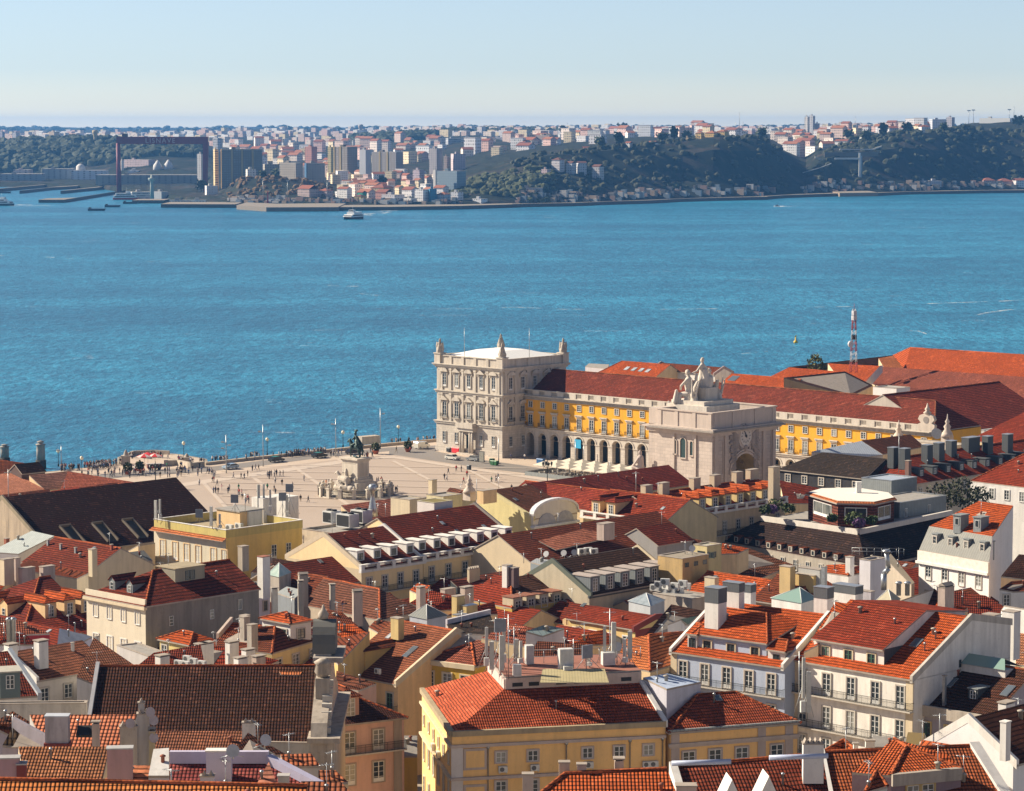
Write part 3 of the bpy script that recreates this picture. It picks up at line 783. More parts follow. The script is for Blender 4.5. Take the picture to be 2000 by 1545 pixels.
arch=arcframe('triumphal_arch',AS-AD,AT,'pink stone triumphal arch with a carved clock and white statues on top','monument')
def build_arch():
 PK=(.52,.44,.38);am=stone(PK,1.5,.75,.3);ap=wall(PK,.3);H=23.6;r=4.2;zs=13.4;D=AD;Wd=AWI;c=Wd/2
 mb=MB()
 mb.box(0,D,0,c-r,0,H,am);mb.box(0,D,c+r,Wd,0,H,am)
 arc=[(c-r*cos(pi*k/16),zs+r*sin(pi*k/16))for k in range(17)]
 for x in(0,D):
  for k in range(16):
   (ya,za),(yb,zb)=arc[k],arc[k+1];q=[(x,ya,za),(x,yb,zb),(x,yb,H),(x,ya,H)];mb.face(q,ap)
 vm=wall((.5,.38,.2),.4)
 for k in range(16):
  (ya,za),(yb,zb)=arc[k],arc[k+1];mb.face([(0,ya,za),(D,ya,za),(D,yb,zb),(0,yb,zb)],vm)
 mb.face([(0,c-r,H),(D,c-r,H),(D,c+r,H),(0,c+r,H)],ap)
 mb.build('wall',arch)
 mb=MB()
 for k in range(16):
  t0,t1=pi*k/16,pi*(k+1)/16;A=lambda t,rr:(c-rr*cos(t),zs+rr*sin(t))
  for r0,r1,x in((r,r+.45,D),(r+.6,r+.95,D)):mb.extr([(x,*A(t0,r0)),(x,*A(t0,r1)),(x,*A(t1,r1)),(x,*A(t1,r0))],(.3,0,0),ap)
  if k%2==0:
   for x in(2,5,8,11):mb.extr([(x,*A(t0,r-.25)),(x,*A(t1,r-.25)),(x,*A(t1,r)),(x,*A(t0,r))],(1.2,0,0),vm)
 mb.build('archivolt',arch)
 mb=MB()
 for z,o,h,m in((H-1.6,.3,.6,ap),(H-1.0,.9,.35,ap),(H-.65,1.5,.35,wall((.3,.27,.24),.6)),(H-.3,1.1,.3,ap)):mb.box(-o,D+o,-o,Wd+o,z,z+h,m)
 mb.box(1.2,D-.3,.3,Wd-.3,H,H+.4,ap);mb.build('cornice',arch)
 mb=MB();z1=H+3.3
 mb.box(0,D,0,.5,H,z1,ap);mb.box(0,D,Wd-.5,Wd,H,z1,ap);mb.box(D-.5,D,.5,Wd-.5,H,z1,ap);mb.box(0,.5,.5,Wd-.5,H,z1,ap)
 for a in(.3,5,10,D-1.1):mb.box(a,a+.9,-.15,0,H,z1,ap)
 for a in(.5,6.5,Wd-7.5,Wd-1.4):mb.box(D,D+.15,a,a+.9,H,z1,ap)
 mb.box(-.2,D+.2,-.25,.6,z1,z1+.25,ap);mb.box(-.2,D+.2,Wd-.6,Wd+.25,z1,z1+.25,ap);mb.box(D-.6,D+.2,.6,Wd-.6,z1,z1+.25,ap);mb.box(-.2,.6,.6,Wd-.6,z1,z1+.25,ap)
 mb.box(.5,D-.5,.5,Wd-.5,H+1.6,H+1.7,CONC);mb.build('parapet',arch)
 for y in(.6,3.9,Wd-4.7,Wd-1.4):mb=MB();mb.box(D,D+.35,y,y+.8,0,H-1.6,ap);mb.build('pilaster',arch)
 for y0,y1 in((1.6,3.6),(Wd-3.6,Wd-1.6)):
  for z0,z2 in((13.5,21.0),(3,12)):
   mb=MB();mb.box(D,D+.14,y0,y0+.2,z0,z2,ap);mb.box(D,D+.14,y1-.2,y1,z0,z2,ap);mb.box(D,D+.14,y0+.2,y1-.2,z0,z0+.2,ap);mb.box(D,D+.14,y0+.2,y1-.2,z2-.2,z2,ap);mb.build('panel',arch)
 for x in(4.6,D-4.8):mb=MB();mb.box(x,x+.5,-.3,0,0,H-1.6,ap);mb.build('pilaster',arch)
 R=1.9
 ck=MB();st=wall((.6,.55,.5),.2);n=32
 for rr,x,m in((R+.55,.25,ap),(R,.4,st)):
  ck.extr([(D,c+rr*cos(2*pi*i/n),21.4+rr*sin(2*pi*i/n)*1.12)for i in range(n)][::1],(x,0,0),m)
 ck.build('clock_face',arch)
 ck=MB();dk=plain((.03,.03,.035),.5,name='clock_black')
 for i in range(12):
  a=2*pi*i/12;d=Vector((0,sin(a),cos(a)));p=Vector((D+.43,c,21.4));t=Vector((0,cos(a),-sin(a)))*.12
  ck.extr([p+d*1.15-t,p+d*1.55-t,p+d*1.55+t,p+d*1.15+t],(.05,0,0),plain((.3,.28,.27),.7,name='numerals'))
 for a,L,w in((radians(335),.95,.16),(radians(332),1.35,.1),(radians(150),.45,.22)):
  d=Vector((0,sin(a),cos(a)));t=Vector((0,cos(a),-sin(a)))*w;p=Vector((D+.5,c,21.4))
  ck.extr([p-t,p+d*L-t*.4,p+d*L+t*.4,p+t],(.06,0,0),dk)
 ck.extr([(D+.5,c+.3*cos(2*pi*i/12),21.4+.3*sin(2*pi*i/12))for i in range(12)],(.1,0,0),dk);ck.build('clock_hands',arch)
 caps=[];rnd=random.Random(3)
 for sgn in(-1,1):
  for k in range(9):
   a=k/8.0;caps.append(((D+.12,c+sgn*2.5,21.6-a*2.2),(D+.15,c+sgn*(4.9-.5*a),23.4-a*3.6),.3,.14))
  for k in range(12):
   z=20.6-k*.62;caps.append(((D+.15,c+sgn*(3.0+.7*a+.4*sin(k*1.3)),z),(D+.15,c+sgn*(4.6+.3*cos(k*2)),z-.5),.32,.2));caps.append(((D+.18,c+sgn*(2.6+.3*cos(k*1.7)+.1*k),z-.3),(D+.2,c+sgn*(3.7),z-.9),.26,.16))
 for k in range(150):
  y=c+rnd.uniform(-5,5);z=rnd.uniform(12.5,23)
  if(y-c)**2+(z-zs)**2<(r+1.05)**2 or(y-c)**2+((z-21.4)/1.12)**2<2.3**2:continue
  caps.append(((D+.1,y,z),(D+.15,y+rnd.uniform(-.4,.4),z+rnd.uniform(-.4,.4)),rnd.uniform(.12,.28),rnd.uniform(.08,.2)))
 caps+=[((D+.2,c-.7,23.4),(D+.2,c+.7,23.4),.35,.35),((D+.2,c,23.6),(D+.3,c,23.9),.35,.2),((D+.2,c,19.0),(D+.2,c,18.3),.5,.3)]
 me=blob([(a,b,c_*1.15,d_*1.15)for a,b,c_,d_ in caps],.12,[wall((.33,.28,.25),.8)]);link('clock_carving',me,arch)
 mb=MB();dg=plain((.03,.06,.06),.3,name='dark_glass')
 for x,w,z0,z2 in((5.1,.8,17.6,20.2),(7.4,1.5,16.9,20.4),(9.8,.8,17.6,20.2)):
  pts=[(x-w/2,-.06,z0),(x+w/2,-.06,z0)]+[(x+w/2*cos(pi*k/8),-.06,z2+w/2*sin(pi*k/8))for k in range(9)]
  mb.extr(pts,(0,.05,0),dg)
  for k in range(8):
   A=lambda t,rr:(x+rr*cos(t),-.2,z2+rr*sin(t));t0,t1=pi*k/8,pi*(k+1)/8
   mb.extr([A(t0,w/2),A(t0,w/2+.2),A(t1,w/2+.2),A(t1,w/2)],(0,.18,0),ap)
  mb.box(x-w/2-.2,x-w/2,-.2,0,z0,z2,ap);mb.box(x+w/2,x+w/2+.2,-.2,0,z0,z2,ap);mb.box(x-w/2-.2,x+w/2+.2,-.3,0,z0-.25,z0,ap)
 mb.build('window',arch)
 mb=MB();mb.box(-3.2,0,.8,Wd-.8,0,H,am);mb.box(-4.4,.0,-.2,Wd+.2,H-.65,H-.3,ap);mb.box(-3.8,0,.4,Wd-.4,H-1.6,H-.65,ap);mb.box(-3.2,.0,.8,Wd-.8,H-.3,z1,ap);mb.build('column_front',arch)
 Wm=wall((.62,.56,.48),.45)
 mb=MB();px,py=3.2,c
 mb.box(-2,9.5,py-5.6,py+5.6,H,H+4.0,Wm);mb.box(-1.2,8.2,py-4.9,py+4.9,H+4.0,H+4.9,Wm);mb.box(1.6,6.2,py-2.0,py+2.0,H+4.9,H+7.6,Wm);mb.build('statue_base',arch)
 S=Vector((3.5,py,H+7.2));V=lambda x,y,z:S+Vector((x,y,z))
 g=[(V(0,0,0),V(0,0,2.4),1.35,1.0),(V(0,0,2.2),V(0,0,4.3),.95,.62),(V(0,0,4.3),V(0,0,5.1),.68,.6),(V(0,0,5.4),V(0,-.05,5.9),.3,.32),(V(0,-.1,6.2),V(0,-.1,6.35),.43,.4),(V(.1,-.1,6.6),V(.15,0,6.7),.35,.25),(V(0,-.6,5.0),V(-.3,-1.5,3.9),.3,.24),(V(-.3,-1.5,3.9),V(-1.2,-2.5,3.4),.22,.15),(V(0,.6,5.0),V(.1,1.6,4.3),.3,.24),(V(.1,1.6,4.3),V(-.5,2.6,3.8),.22,.15),(V(.8,0,4.0),V(1.3,.2,.6),.6,1.1),(V(-.2,-2.6,3.4),V(-1.6,-2.8,3.3),.12,.2)]
 g+=[(V(0,0,0),V(.2,0,-1.2),1.5,1.9),(V(-.4,0,-.6),V(-1.4,0,-1.8),1.0,.8),(V(1.5,.3,.5),V(2.0,.5,2.4),.9,.6)]
 link('glory_statue',blob(g,.14,[Wm]),arch)
 def side(sy,bx):
  S2=Vector((bx,py+sy*3.1,H+4.6));W2=lambda x,y,z:S2+Vector((x,sy*y,z))*1.25
  return[(a,b,c_*1.3,d_*1.3)for a,b,c_,d_ in side_(W2)]
 def side_(W2):
  return[(W2(0,0,0),W2(0,0,1.2),1.0,.9),(W2(0,-.2,1.2),W2(-.3,0,2.7),.75,.7),(W2(-.3,0,2.7),W2(-.3,0,3.7),.68,.62),(W2(-.3,0,4.1),W2(-.4,0,4.6),.3,.3),(W2(-.5,0,5.0),W2(-.55,0,5.1),.46,.44),(W2(-.3,.5,3.7),W2(-.9,1.3,2.7),.3,.22),(W2(-.9,1.3,2.7),W2(-1.4,.8,2.0),.22,.16),(W2(0,.5,1.3),W2(-1.2,1.2,1.2),.5,.4),(W2(-1.2,1.2,1.2),W2(-1.3,1.5,-.4),.4,.28),(W2(0,-.7,.5),W2(.5,-1.2,4.6),.7,.25),(W2(.6,0,1.0),W2(1.6,-.2,3.4),.7,.3),(W2(-1.8,1.8,0),W2(-1.6,1.7,1.8),.5,.3),(W2(1.4,.4,0),W2(1.2,.3,1.6),.7,.5),(W2(1.8,.6,1.0),W2(2.6,.6,3.6),.2,.12),(W2(1.4,1.0,1),W2(1.6,1.3,4.0),.2,.1)]
 link('valour_statue',blob(side(-1,2.6),.13,[Wm]),arch);link('genius_statue',blob(side(1,3.4),.13,[Wm]),arch)
 S3=Vector((-4.2,-.9,7.6));W3=lambda x,y,z:S3+Vector((x,y,z))
 mb=MB();mb.box(-6.0,-2.6,-2.4,.8,0,12.9,am);mb.build('figure_ledge',arch)
 link('seated_statue',blob([(W3(0,0,5.2),W3(0,0,6.2),1.1,1.0),(W3(.2,0,6.2),W3(.1,0,8.4),.8,.7),(W3(.1,0,8.6),W3(0,0,9.2),.3,.35),(W3(0,0,9.5),W3(0,0,9.6),.45,.42),(W3(0,-.6,8.2),W3(-.6,-1.2,7.0),.32,.22),(W3(-.6,-1.2,7.0),W3(-1.4,-.8,6.8),.24,.16),(W3(0,-.4,6.2),W3(-1.4,-.7,6.3),.55,.45),(W3(-1.4,-.7,6.3),W3(-1.5,-.7,5.0),.42,.3),(W3(0,.6,6),W3(-1.2,.8,5.4),.7,.5)],.12,[wall((.5,.42,.38),.6)]),arch)
 mb=MB();mb.tube((8,4,H+1.7),(8,4,H+4),.04,.04,METL);mb.build('terrace_mast',arch)
build_arch()
print('ARCH','corner top',Q(sq(AS,AT,26.9)),'E-S end',Q(sq(AS-AD,AT,26.9)),'W end',Q(sq(AS,AT+AWI,26.9)),'statue top',Q(sq(AS-AD+3.5,AT+AWI/2,23.6+14)))
st=empty('equestrian_statue',sq(27.3,-78),RZN-pi/2+pi,'dark bronze rider on horseback on a tall white pedestal amid the square','statue')
def build_king():
 BZ=plain((.035,.065,.055),.45,.5,.3,'bronze');WS=wall((.58,.52,.43),.45);cs=wall((.52,.46,.38),.6)
 mb=MB();mb.prism([(6.5*cos(a)*1.0,6.9*sin(a))for a in[2*pi*k/28 for k in range(28)]],0,.5,WS);mb.prism([(5.4*cos(a),5.8*sin(a))for a in[2*pi*k/28 for k in range(28)]],.5,1.0,WS);mb.build('steps',st)
 mb=MB();mb.prism([(-3.3,-3.9),(3.3,-3.9),(3.3,3.9),(-3.3,3.9)],1.0,3.4,WS);mb.box(-2.6,2.6,-3.4,3.4,3.4,4.1,WS);mb.box(-1.9,1.9,-2.7,2.7,4.1,8.4,WS)
 mb.box(-2.15,2.15,-2.95,2.95,4.1,4.5,WS);mb.box(-2.1,2.1,-2.9,2.9,8.4,8.7,WS);mb.box(-2.4,2.4,-3.2,3.2,8.7,9.1,WS)
 for sx in(-1,1):mb.box(sx*1.9-.06,sx*1.9+.06,-2.0,2.0,4.9,5.05,cs);mb.box(sx*1.9-.06,sx*1.9+.06,-2.0,2.0,7.8,7.95,cs)
 for sy in(-1,1):mb.box(-1.4,1.4,sy*2.7-.06,sy*2.7+.06,4.9,7.9,cs)
 mb.build('pedestal',st)
 for sx,nm in((-1,'triumph_group'),(1,'fame_group')):
  V=lambda x,y,z:Vector((sx*x,y,z))
  caps=[(V(3.6,-.8,4.0),V(3.5,1.4,4.2),1.0,.85),(V(3.5,1.4,4.4),V(3.7,2.3,5.6),.5,.4),(V(3.7,2.3,5.7),V(3.8,3.0,5.3),.36,.22),(V(3.2,-1.2,3.6),V(3.1,-1.5,2.4),.5,.25),(V(4.0,-1.2,3.6),V(4.2,-1.6,2.4),.5,.25),(V(3.2,1.4,3.8),V(3.2,2.2,2.6),.4,.22),(V(4.0,1.4,3.8),V(4.2,2.2,2.8),.4,.22),(V(2.8,.1,4.2),V(2.8,.2,5.8),.55,.5),(V(2.8,.2,6.2),V(2.8,.25,6.4),.32,.3),(V(2.8,.5,5.8),V(3.4,1.1,5.6),.22,.16),(V(4.6,0,2.4),V(4.6,1.0,3.0),.6,.5),(V(4.4,-1.6,2.2),V(4.8,-.4,2.6),.5,.4),(V(4.2,.6,2.2),V(3.4,2.6,2.3),.6,.6),(V(3.8,-2.6,2.0),V(3.6,2.8,2.0),.9,.8),(V(2.6,-2.5,3.2),V(2.6,-2.8,4.4),.5,.3)]
  link(nm,blob(caps,.13,[cs]),st)
 z=9.1
 V=lambda x,y,zz:Vector((x,y,z+zz))
 horse=[(V(0,-1.3,2.5),V(0,.9,2.55),.78,.72),(V(0,-1.5,2.6),V(0,-1.2,2.3),.72,.7),(V(0,1.0,2.6),V(0,1.4,2.9),.68,.55),(V(0,1.3,3.0),V(0,2.0,4.0),.55,.36),(V(0,2.0,4.1),V(0,2.75,3.5),.3,.18),(V(0,1.5,3.6),V(0,1.75,4.3),.22,.16),(V(-.35,-1.7,2.2),V(-.4,-1.4,1.4),.42,.25),(V(-.4,-1.4,1.4),V(-.4,-1.9,.9),.22,.15),(V(-.4,-1.9,.9),V(-.4,-1.75,.15),.14,.17),(V(.35,-1.6,2.2),V(.4,-1.0,1.4),.42,.25),(V(.4,-1.0,1.4),V(.4,-1.35,.85),.22,.15),(V(.4,-1.35,.85),V(.4,-1.2,.15),.14,.17),(V(-.32,1.2,2.2),V(-.34,1.3,1.2),.32,.19),(V(-.34,1.3,1.2),V(-.34,1.25,.15),.17,.16),(V(.32,1.3,2.2),V(.34,2.1,1.8),.32,.2),(V(.34,2.1,1.8),V(.34,1.9,1.0),.17,.14),(V(0,-2.1,2.7),V(0,-2.6,1.6),.26,.3),(V(0,-2.6,1.6),V(0,-2.5,.6),.28,.12),(V(-.9,-1.4,.2),V(.9,1.5,.15),.3,.3)]
 link('horse',blob(horse,.1,[BZ]),st)
 rider=[(V(0,-.3,3.2),V(0,-.2,3.9),.5,.46),(V(0,-.2,3.9),V(0,-.1,4.8),.46,.5),(V(0,-.1,5.0),V(0,-.1,5.3),.22,.18),(V(0,-.05,5.55),V(0,-.05,5.65),.3,.28),(V(0,-.05,5.85),V(0,-.1,6.1),.36,.22),(V(0,-.1,6.2),V(0,-.5,6.5),.18,.3),(V(0,-.1,6.4),V(0,.25,6.5),.25,.14),(V(-.5,-.1,4.8),V(-.75,.4,4.2),.2,.16),(V(-.75,.4,4.2),V(-.4,1.0,4.1),.15,.11),(V(.5,-.1,4.8),V(.95,.2,4.4),.2,.16),(V(.95,.2,4.4),V(1.1,.9,4.6),.14,.11),(V(1.1,.9,4.6),V(1.15,1.3,4.9),.07,.06),(V(-.4,-.2,3.3),V(-.85,.5,2.9),.32,.24),(V(-.85,.5,2.9),V(-.88,.3,1.9),.22,.13),(V(.4,-.2,3.3),V(.85,.5,2.9),.32,.24),(V(.85,.5,2.9),V(.88,.3,1.9),.22,.13),(V(0,-.4,4.8),V(0,-1.5,3.1),.45,.75),(V(-.3,-.6,4.0),V(-.7,-1.4,2.9),.4,.5),(V(.3,-.6,4.0),V(.7,-1.4,2.9),.4,.5)]
 link('rider',blob(rider,.09,[BZ]),st)
 R=8.6;n=16
 for i in range(n):
  a=2*pi*i/n;p=Vector((R*cos(a),R*sin(a),0));mb=MB();mb.box(-.45,.45,-.45,.45,0,2.2,WS);mb.box(-.6,.6,-.6,.6,2.2,2.45,WS);mb.lathe([(.2,2.45),(.36,2.75),(.3,3.0),(.1,3.2)],WS,n=8);mb.build('fence_post',st,p,a)
  b=2*pi*(i+1)/n;q=Vector((R*cos(b),R*sin(b),0));u=q-p;L=u.length
  mb=MB();mb.box(.45,L-.45,-.03,.03,1.85,1.93,IRON);mb.box(.45,L-.45,-.03,.03,.3,.38,IRON);mb.box(.45,L-.45,-.2,.2,0,.25,WS)
  for k in range(9):x=.6+(L-1.2)*k/8;mb.box(x-.03,x+.03,-.03,.03,.25,2.1,IRON)
  mb.build('iron_railing',st,p,atan2(u.y,u.x))
build_king()
print('STATUE top',Q(sq(27.3,-78,15.6)),'base',Q(sq(27.3,-78,0)))
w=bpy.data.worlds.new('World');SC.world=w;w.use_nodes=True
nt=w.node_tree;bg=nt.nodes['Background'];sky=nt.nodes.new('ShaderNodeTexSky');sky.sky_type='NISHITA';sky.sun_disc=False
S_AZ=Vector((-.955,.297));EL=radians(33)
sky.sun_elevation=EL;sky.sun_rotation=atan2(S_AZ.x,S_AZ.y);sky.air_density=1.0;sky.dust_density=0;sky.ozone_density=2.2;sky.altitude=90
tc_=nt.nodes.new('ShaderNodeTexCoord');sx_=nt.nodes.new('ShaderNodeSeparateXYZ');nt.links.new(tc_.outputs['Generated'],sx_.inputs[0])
rp_=ramp(nt.nodes,nt.links,sx_.outputs[2],[(0,(.98,1.0,1.16)),(.006,(.8,.86,1.09)),(.02,(.65,.765,1.08)),(.05,(.715,.78,1.03)),(.16,(.85,.73,.8)),(.4,(.92,.66,.57))])  # upper stops warm and lift the unseen sky, added fill for shaded walls
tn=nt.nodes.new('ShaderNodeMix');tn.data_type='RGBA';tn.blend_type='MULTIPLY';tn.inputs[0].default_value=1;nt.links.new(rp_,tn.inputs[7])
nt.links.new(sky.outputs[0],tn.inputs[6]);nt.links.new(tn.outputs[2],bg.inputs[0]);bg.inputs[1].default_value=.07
sd=bpy.data.lights.new('sun','SUN');sd.energy=5.0;sd.angle=radians(.5);sd.color=(1,.87,.69)
so=bpy.data.objects.new('sun',sd);COL.objects.link(so)
dv=Vector((S_AZ.x*cos(EL),S_AZ.y*cos(EL),sin(EL)));so.rotation_euler=dv.to_track_quat('Z','Y').to_euler();so.location=(-300,100,300)
SC.view_settings.view_transform='Standard';SC.view_settings.look='None';SC.view_settings.gamma=1;SC.view_settings.exposure=0.98
SC.render.engine='CYCLES'
hb=MB();hm=bpy.data.materials.new('haze_air');hm.use_nodes=True;hn=hm.node_tree
for n_ in list(hn.nodes):
 if n_.type!='OUTPUT_MATERIAL':hn.nodes.remove(n_)
pv=hn.nodes.new('ShaderNodeVolumePrincipled');pv.inputs['Color'].default_value=(.16,.46,1.0,1);pv.inputs['Density'].default_value=.00005;pv.inputs['Anisotropy'].default_value=.25
hn.links.new(pv.outputs[0],[n_ for n_ in hn.nodes if n_.type=='OUTPUT_MATERIAL'][0].inputs['Volume'])
hb.box(-3500,3500,-60,16500,-6,135,hm);ho=hb.build('haze');tag(ho,kind='stuff');ho['label']='thin blue summer haze over the river and the far bank';ho['category']='haze'
def water_mat():
 m,nt,nd,ln,b=newmat('river_water')
 g=nd.new('ShaderNodeNewGeometry').outputs['Position']
 big=noise(nd,ln,g,.004,5,.6,(.35,1.6,1));mid=noise(nd,ln,g,.05,5,.7,(.6,.45,1))
 f=math_(nd,ln,'ADD',math_(nd,ln,'MULTIPLY',big,.6),math_(nd,ln,'MULTIPLY',mid,.4))
 fine=noise(nd,ln,g,.5,4,.75,(1,.22,1))
 f=math_(nd,ln,'ADD',math_(nd,ln,'MULTIPLY',f,.5),math_(nd,ln,'MULTIPLY',fine,.5))
 col=ramp(nd,ln,f,[(.4,(.002,.085,.16)),(.5,(.007,.135,.235)),(.6,(.03,.27,.42))])
 wv=noise(nd,ln,g,.011,6,.6,(.25,1,1));ds=math_(nd,ln,'ABSOLUTE',math_(nd,ln,'SUBTRACT',wv,.5))
 ln1=math_(nd,ln,'LESS_THAN',ds,.0022);br=math_(nd,ln,'GREATER_THAN',noise(nd,ln,g,.016,4,.7),.61)
 fm=math_(nd,ln,'MULTIPLY',ln1,br)
 col=mixc(nd,ln,math_(nd,ln,'MULTIPLY',fm,.4),col,(.6,.66,.66))
 ln.new(col,b.inputs['Base Color']);b.inputs['Roughness'].default_value=.3;b.inputs['IOR'].default_value=1.33;b.inputs['Specular IOR Level'].default_value=.42
 h1=noise(nd,ln,g,.16,5,.65,(.8,.6,1));h2=noise(nd,ln,g,.7,4,.7,(1,.45,1))
 hh=math_(nd,ln,'ADD',math_(nd,ln,'MULTIPLY',h1,1.6),math_(nd,ln,'MULTIPLY',h2,.5))
 bp=nd.new('ShaderNodeBump');bp.inputs['Strength'].default_value=1;bp.inputs['Distance'].default_value=1.3
 ln.new(hh,bp.inputs['Height']);ln.new(bp.outputs[0],b.inputs['Normal'])
 return m
WZ=-3.2
mb=MB();mb.face([(-9000,550,WZ),(9000,550,WZ),(9000,30000,WZ),(-9000,30000,WZ)],water_mat());o=mb.build('river');tag(o,'broad blue river between the city and the far bank','water',None,'structure')
def foam_mat():
 m,nt,nd,ln,b=newmat('foam');g=nd.new('ShaderNodeNewGeometry').outputs['Position']
 a=noise(nd,ln,g,.09,5,.7,(1,.35,1));a=ramp(nd,ln,a,[(.48,0),(.7,.75)])
 b.inputs['Base Color'].default_value=(.75,.8,.8,1);b.inputs['Roughness'].default_value=.8;ln.new(a,b.inputs['Alpha']);return m
FOAM=foam_mat()
def foam(name,pts,label,z=WZ+.05,th=.6):
 if name=='tide_foam':pts=[(a,b,c*th)for a,b,c in pts]
 """pts: (px, py, half height in px)"""
 mb=MB()
 for(x0,y0,h0),(x1,y1,h1)in zip(pts[:-1],pts[1:]):
  mb.face([P(x0,y0+h0,z),P(x1,y1+h1,z),P(x1,y1-h1,z),P(x0,y0-h0,z)],FOAM)
 o=mb.build(name);return tag(o,label,'foam',None,'stuff')
foam('ferry_wake',[(690,425,2.5),(710,419,3.6),(735,416,3.4),(765,412,2.6),(800,407.5,1.5)],'white wake trailing to the right behind the catamaran ferry')
foam('ferry_wake',[(20,401,1.6),(60,401,1.6),(100,402,.7)],'thin white wake behind the ferry at the left edge')
foam('boat_wake',[(1512,403.5,.9),(1525,403,.9),(1560,402,.4)],'short white wake of the small motor boat')
for q in([(735,603,.3),(820,604,.7),(900,603,.4),(1010,600,.6),(1100,604,.7),(1150,604,.5)],[(1290,604,.5),(1380,603,.6),(1480,602,.5)],[(1570,600,.4),(1700,598,.8),(1770,595,.7)],[(1810,593,.8),(1900,590,.5),(1960,588,.8),(2010,585,.6)],[(1795,625,1.6),(1808,631,2.2),(1820,634,1.2)],[(1770,646,1.4),(1792,646,2),(1810,652,1.5)],[(1905,616,1.6),(1925,611,1.8),(1985,603,1.2)],[(1448,691,.6),(1475,688,1.5),(1500,686,.5)],[(640,557,.5),(670,559,1),(700,559,.5)],[(700,573,.6),(735,577,1.2),(770,578,.5)],[(0,499,.6),(90,502,1),(200,509,.8),(330,512,.5)],[(836,752,.5),(845,750,1.6),(852,747,.5)]):
 foam('tide_foam',q,'broken line of white foam on the open river')
def gz(Y):
 t=[(0,62),(100,44),(200,24),(260,15),(320,9),(420,3.0),(520,.5),(560,0),(99999,0)]
 for(a,b),(c,d)in zip(t[:-1],t[1:]):
  if a<=Y<=c:return b+(d-b)*(Y-a)/(c-a)
 return 0
E0=P(855,861.5,0)
edge=[P(-150,950,0),P(0,931,0),P(116,920,0),P(238,906,0),P(236,893,0),P(262,886.5,0),P(300,885,0),P(345,887.5,0),P(398,897,0),P(400,909,0),P(500,897.5,0),P(640,882,0),E0,E0+GW*420]
mb=MB();ga=wall((.34,.28,.21),.4)
def edgeY(X):
 for a,b in zip(edge[:-1],edge[1:]):
  if a.x<=X<=b.x:return a.y+(b.y-a.y)*(X-a.x)/(b.x-a.x+1e-9)
 return edge[0].y if X<edge[0].x else edge[-1].y
xs=sorted(set([-600+20*i for i in range(61)]+[round(p.x,2)for p in edge]));V=[]
for i in range(len(xs)-1):
 ys=[60,100,150,200,260,320,420,520,560]
 for a,b in zip(ys[:-1],ys[1:]):mb.face([(xs[i],a,gz(a)),(xs[i+1],a,gz(a)),(xs[i+1],b,gz(b)),(xs[i],b,gz(b))],ga)
 y0,y1=edgeY(xs[i]+.001),edgeY(xs[i+1]-.001)
 if xs[i]>=-250:mb.face([(xs[i],560,0),(xs[i+1],560,0),(xs[i+1],y1,0),(xs[i],y0,0)],ga)
o=mb.build('ground');tag(o,'built-up ground of the old town sloping down to the river','ground',None,'structure')
mb=MB()
for a,b in zip(edge[:-1],edge[1:]):
 u=(b-a).normalized();n=Vector((-u.y,u.x,0))*.9;mb.extr([a-Vector((0,0,5)),b-Vector((0,0,5)),b+Vector((0,0,.02)),a+Vector((0,0,.02))],n,wall((.35,.3,.24),.6))
o=mb.build('embankment');tag(o,'stone embankment where the square meets the river','embankment',None,'structure')
def paving(c,c2):
 m,nt,nd,ln,b=newmat('paving');g=nd.new('ShaderNodeNewGeometry').outputs['Position']
 f=noise(nd,ln,g,.06,5,.6);f2=noise(nd,ln,g,1.2,3,.6)
 col=mixc(nd,ln,f,c,c2);col=mixc(nd,ln,math_(nd,ln,'MULTIPLY',f2,.3),col,sc3(c,.6));ln.new(col,b.inputs['Base Color']);b.inputs['Roughness'].default_value=.7;return m
PVM=paving((.39,.305,.235),(.46,.37,.29));PALE=paving((.5,.41,.33),(.55,.46,.37));ROAD=paving((.2,.175,.15),(.26,.23,.2));SIDE=paving((.5,.39,.29),(.56,.46,.36))
def sheet(name,pts,m,z,label,cat):
 mb=MB();mb.face([Vector((p.x,p.y,z))for p in pts],m);return tag(mb.build(name),label,cat,None,'structure')
S0=sq(-30,-190);
sheet('pavement',[sq(-2-60,-240),sq(200,-240),sq(200,WT+5),sq(-36,WT+5)][::-1]if False else[P(-120,947,0),P(0,931.5,0),P(116,920.5,0),P(238,906.5,0),P(400,909.5,0),P(640,882.5,0),P(855,862,0),sq(0,60),sq(190,60),sq(190,-260)][::-1],SIDE,.02,'pale stone pavement round the great square','pavement')
sheet('terrace',[P(236,905,0),P(236,894,0),P(262,887,0),P(300,885.5,0),P(345,888,0),P(398,897.5,0),P(400,909,0)][::-1],SIDE,.04,'stone riverside terrace of the landing steps','terrace')
mb=MB();rv=[(-100,968,958),(116,945,936),(240,932,922),(400,921.5,913),(500,911,901),(640,892,883.5+2),(760,881,873.5),(850,881.5,870)]
for(x0,a0,b0),(x1,a1,b1)in zip(rv[:-1],rv[1:]):mb.face([P(x0,a0,.04),P(x1,a1,.04),P(x1,b1,.04),P(x0,b0,.04)],ROAD)
rr=[(760,892,873.5),(850,901,881),(920,912,895),(1000,921,906),(1140,937,926)]
for(x0,a0,b0),(x1,a1,b1)in zip(rr[:-1],rr[1:]):mb.face([P(x0,a0,.05),P(x1,a1,.05),P(x1,b1,.05),P(x0,b0,.05)],ROAD)
o=mb.build('road');tag(o,'grey road along the river front and past the pavilion','road',None,'structure')
fld=[sq(-2.5,-172),sq(-2.5,-2)]
A_=P(395,929,0);B_=P(700,893,0);C_=P(770,889,0);D_=P(1095,938,0)
sheet('square',[P(60,974,0),A_,B_,C_,D_,P(1250,962,0),P(1100,1060,0),P(150,1060,0)][::-1],PVM,.07,'wide tan paved field of the square','square')
mb=MB();ZZ=[.1]
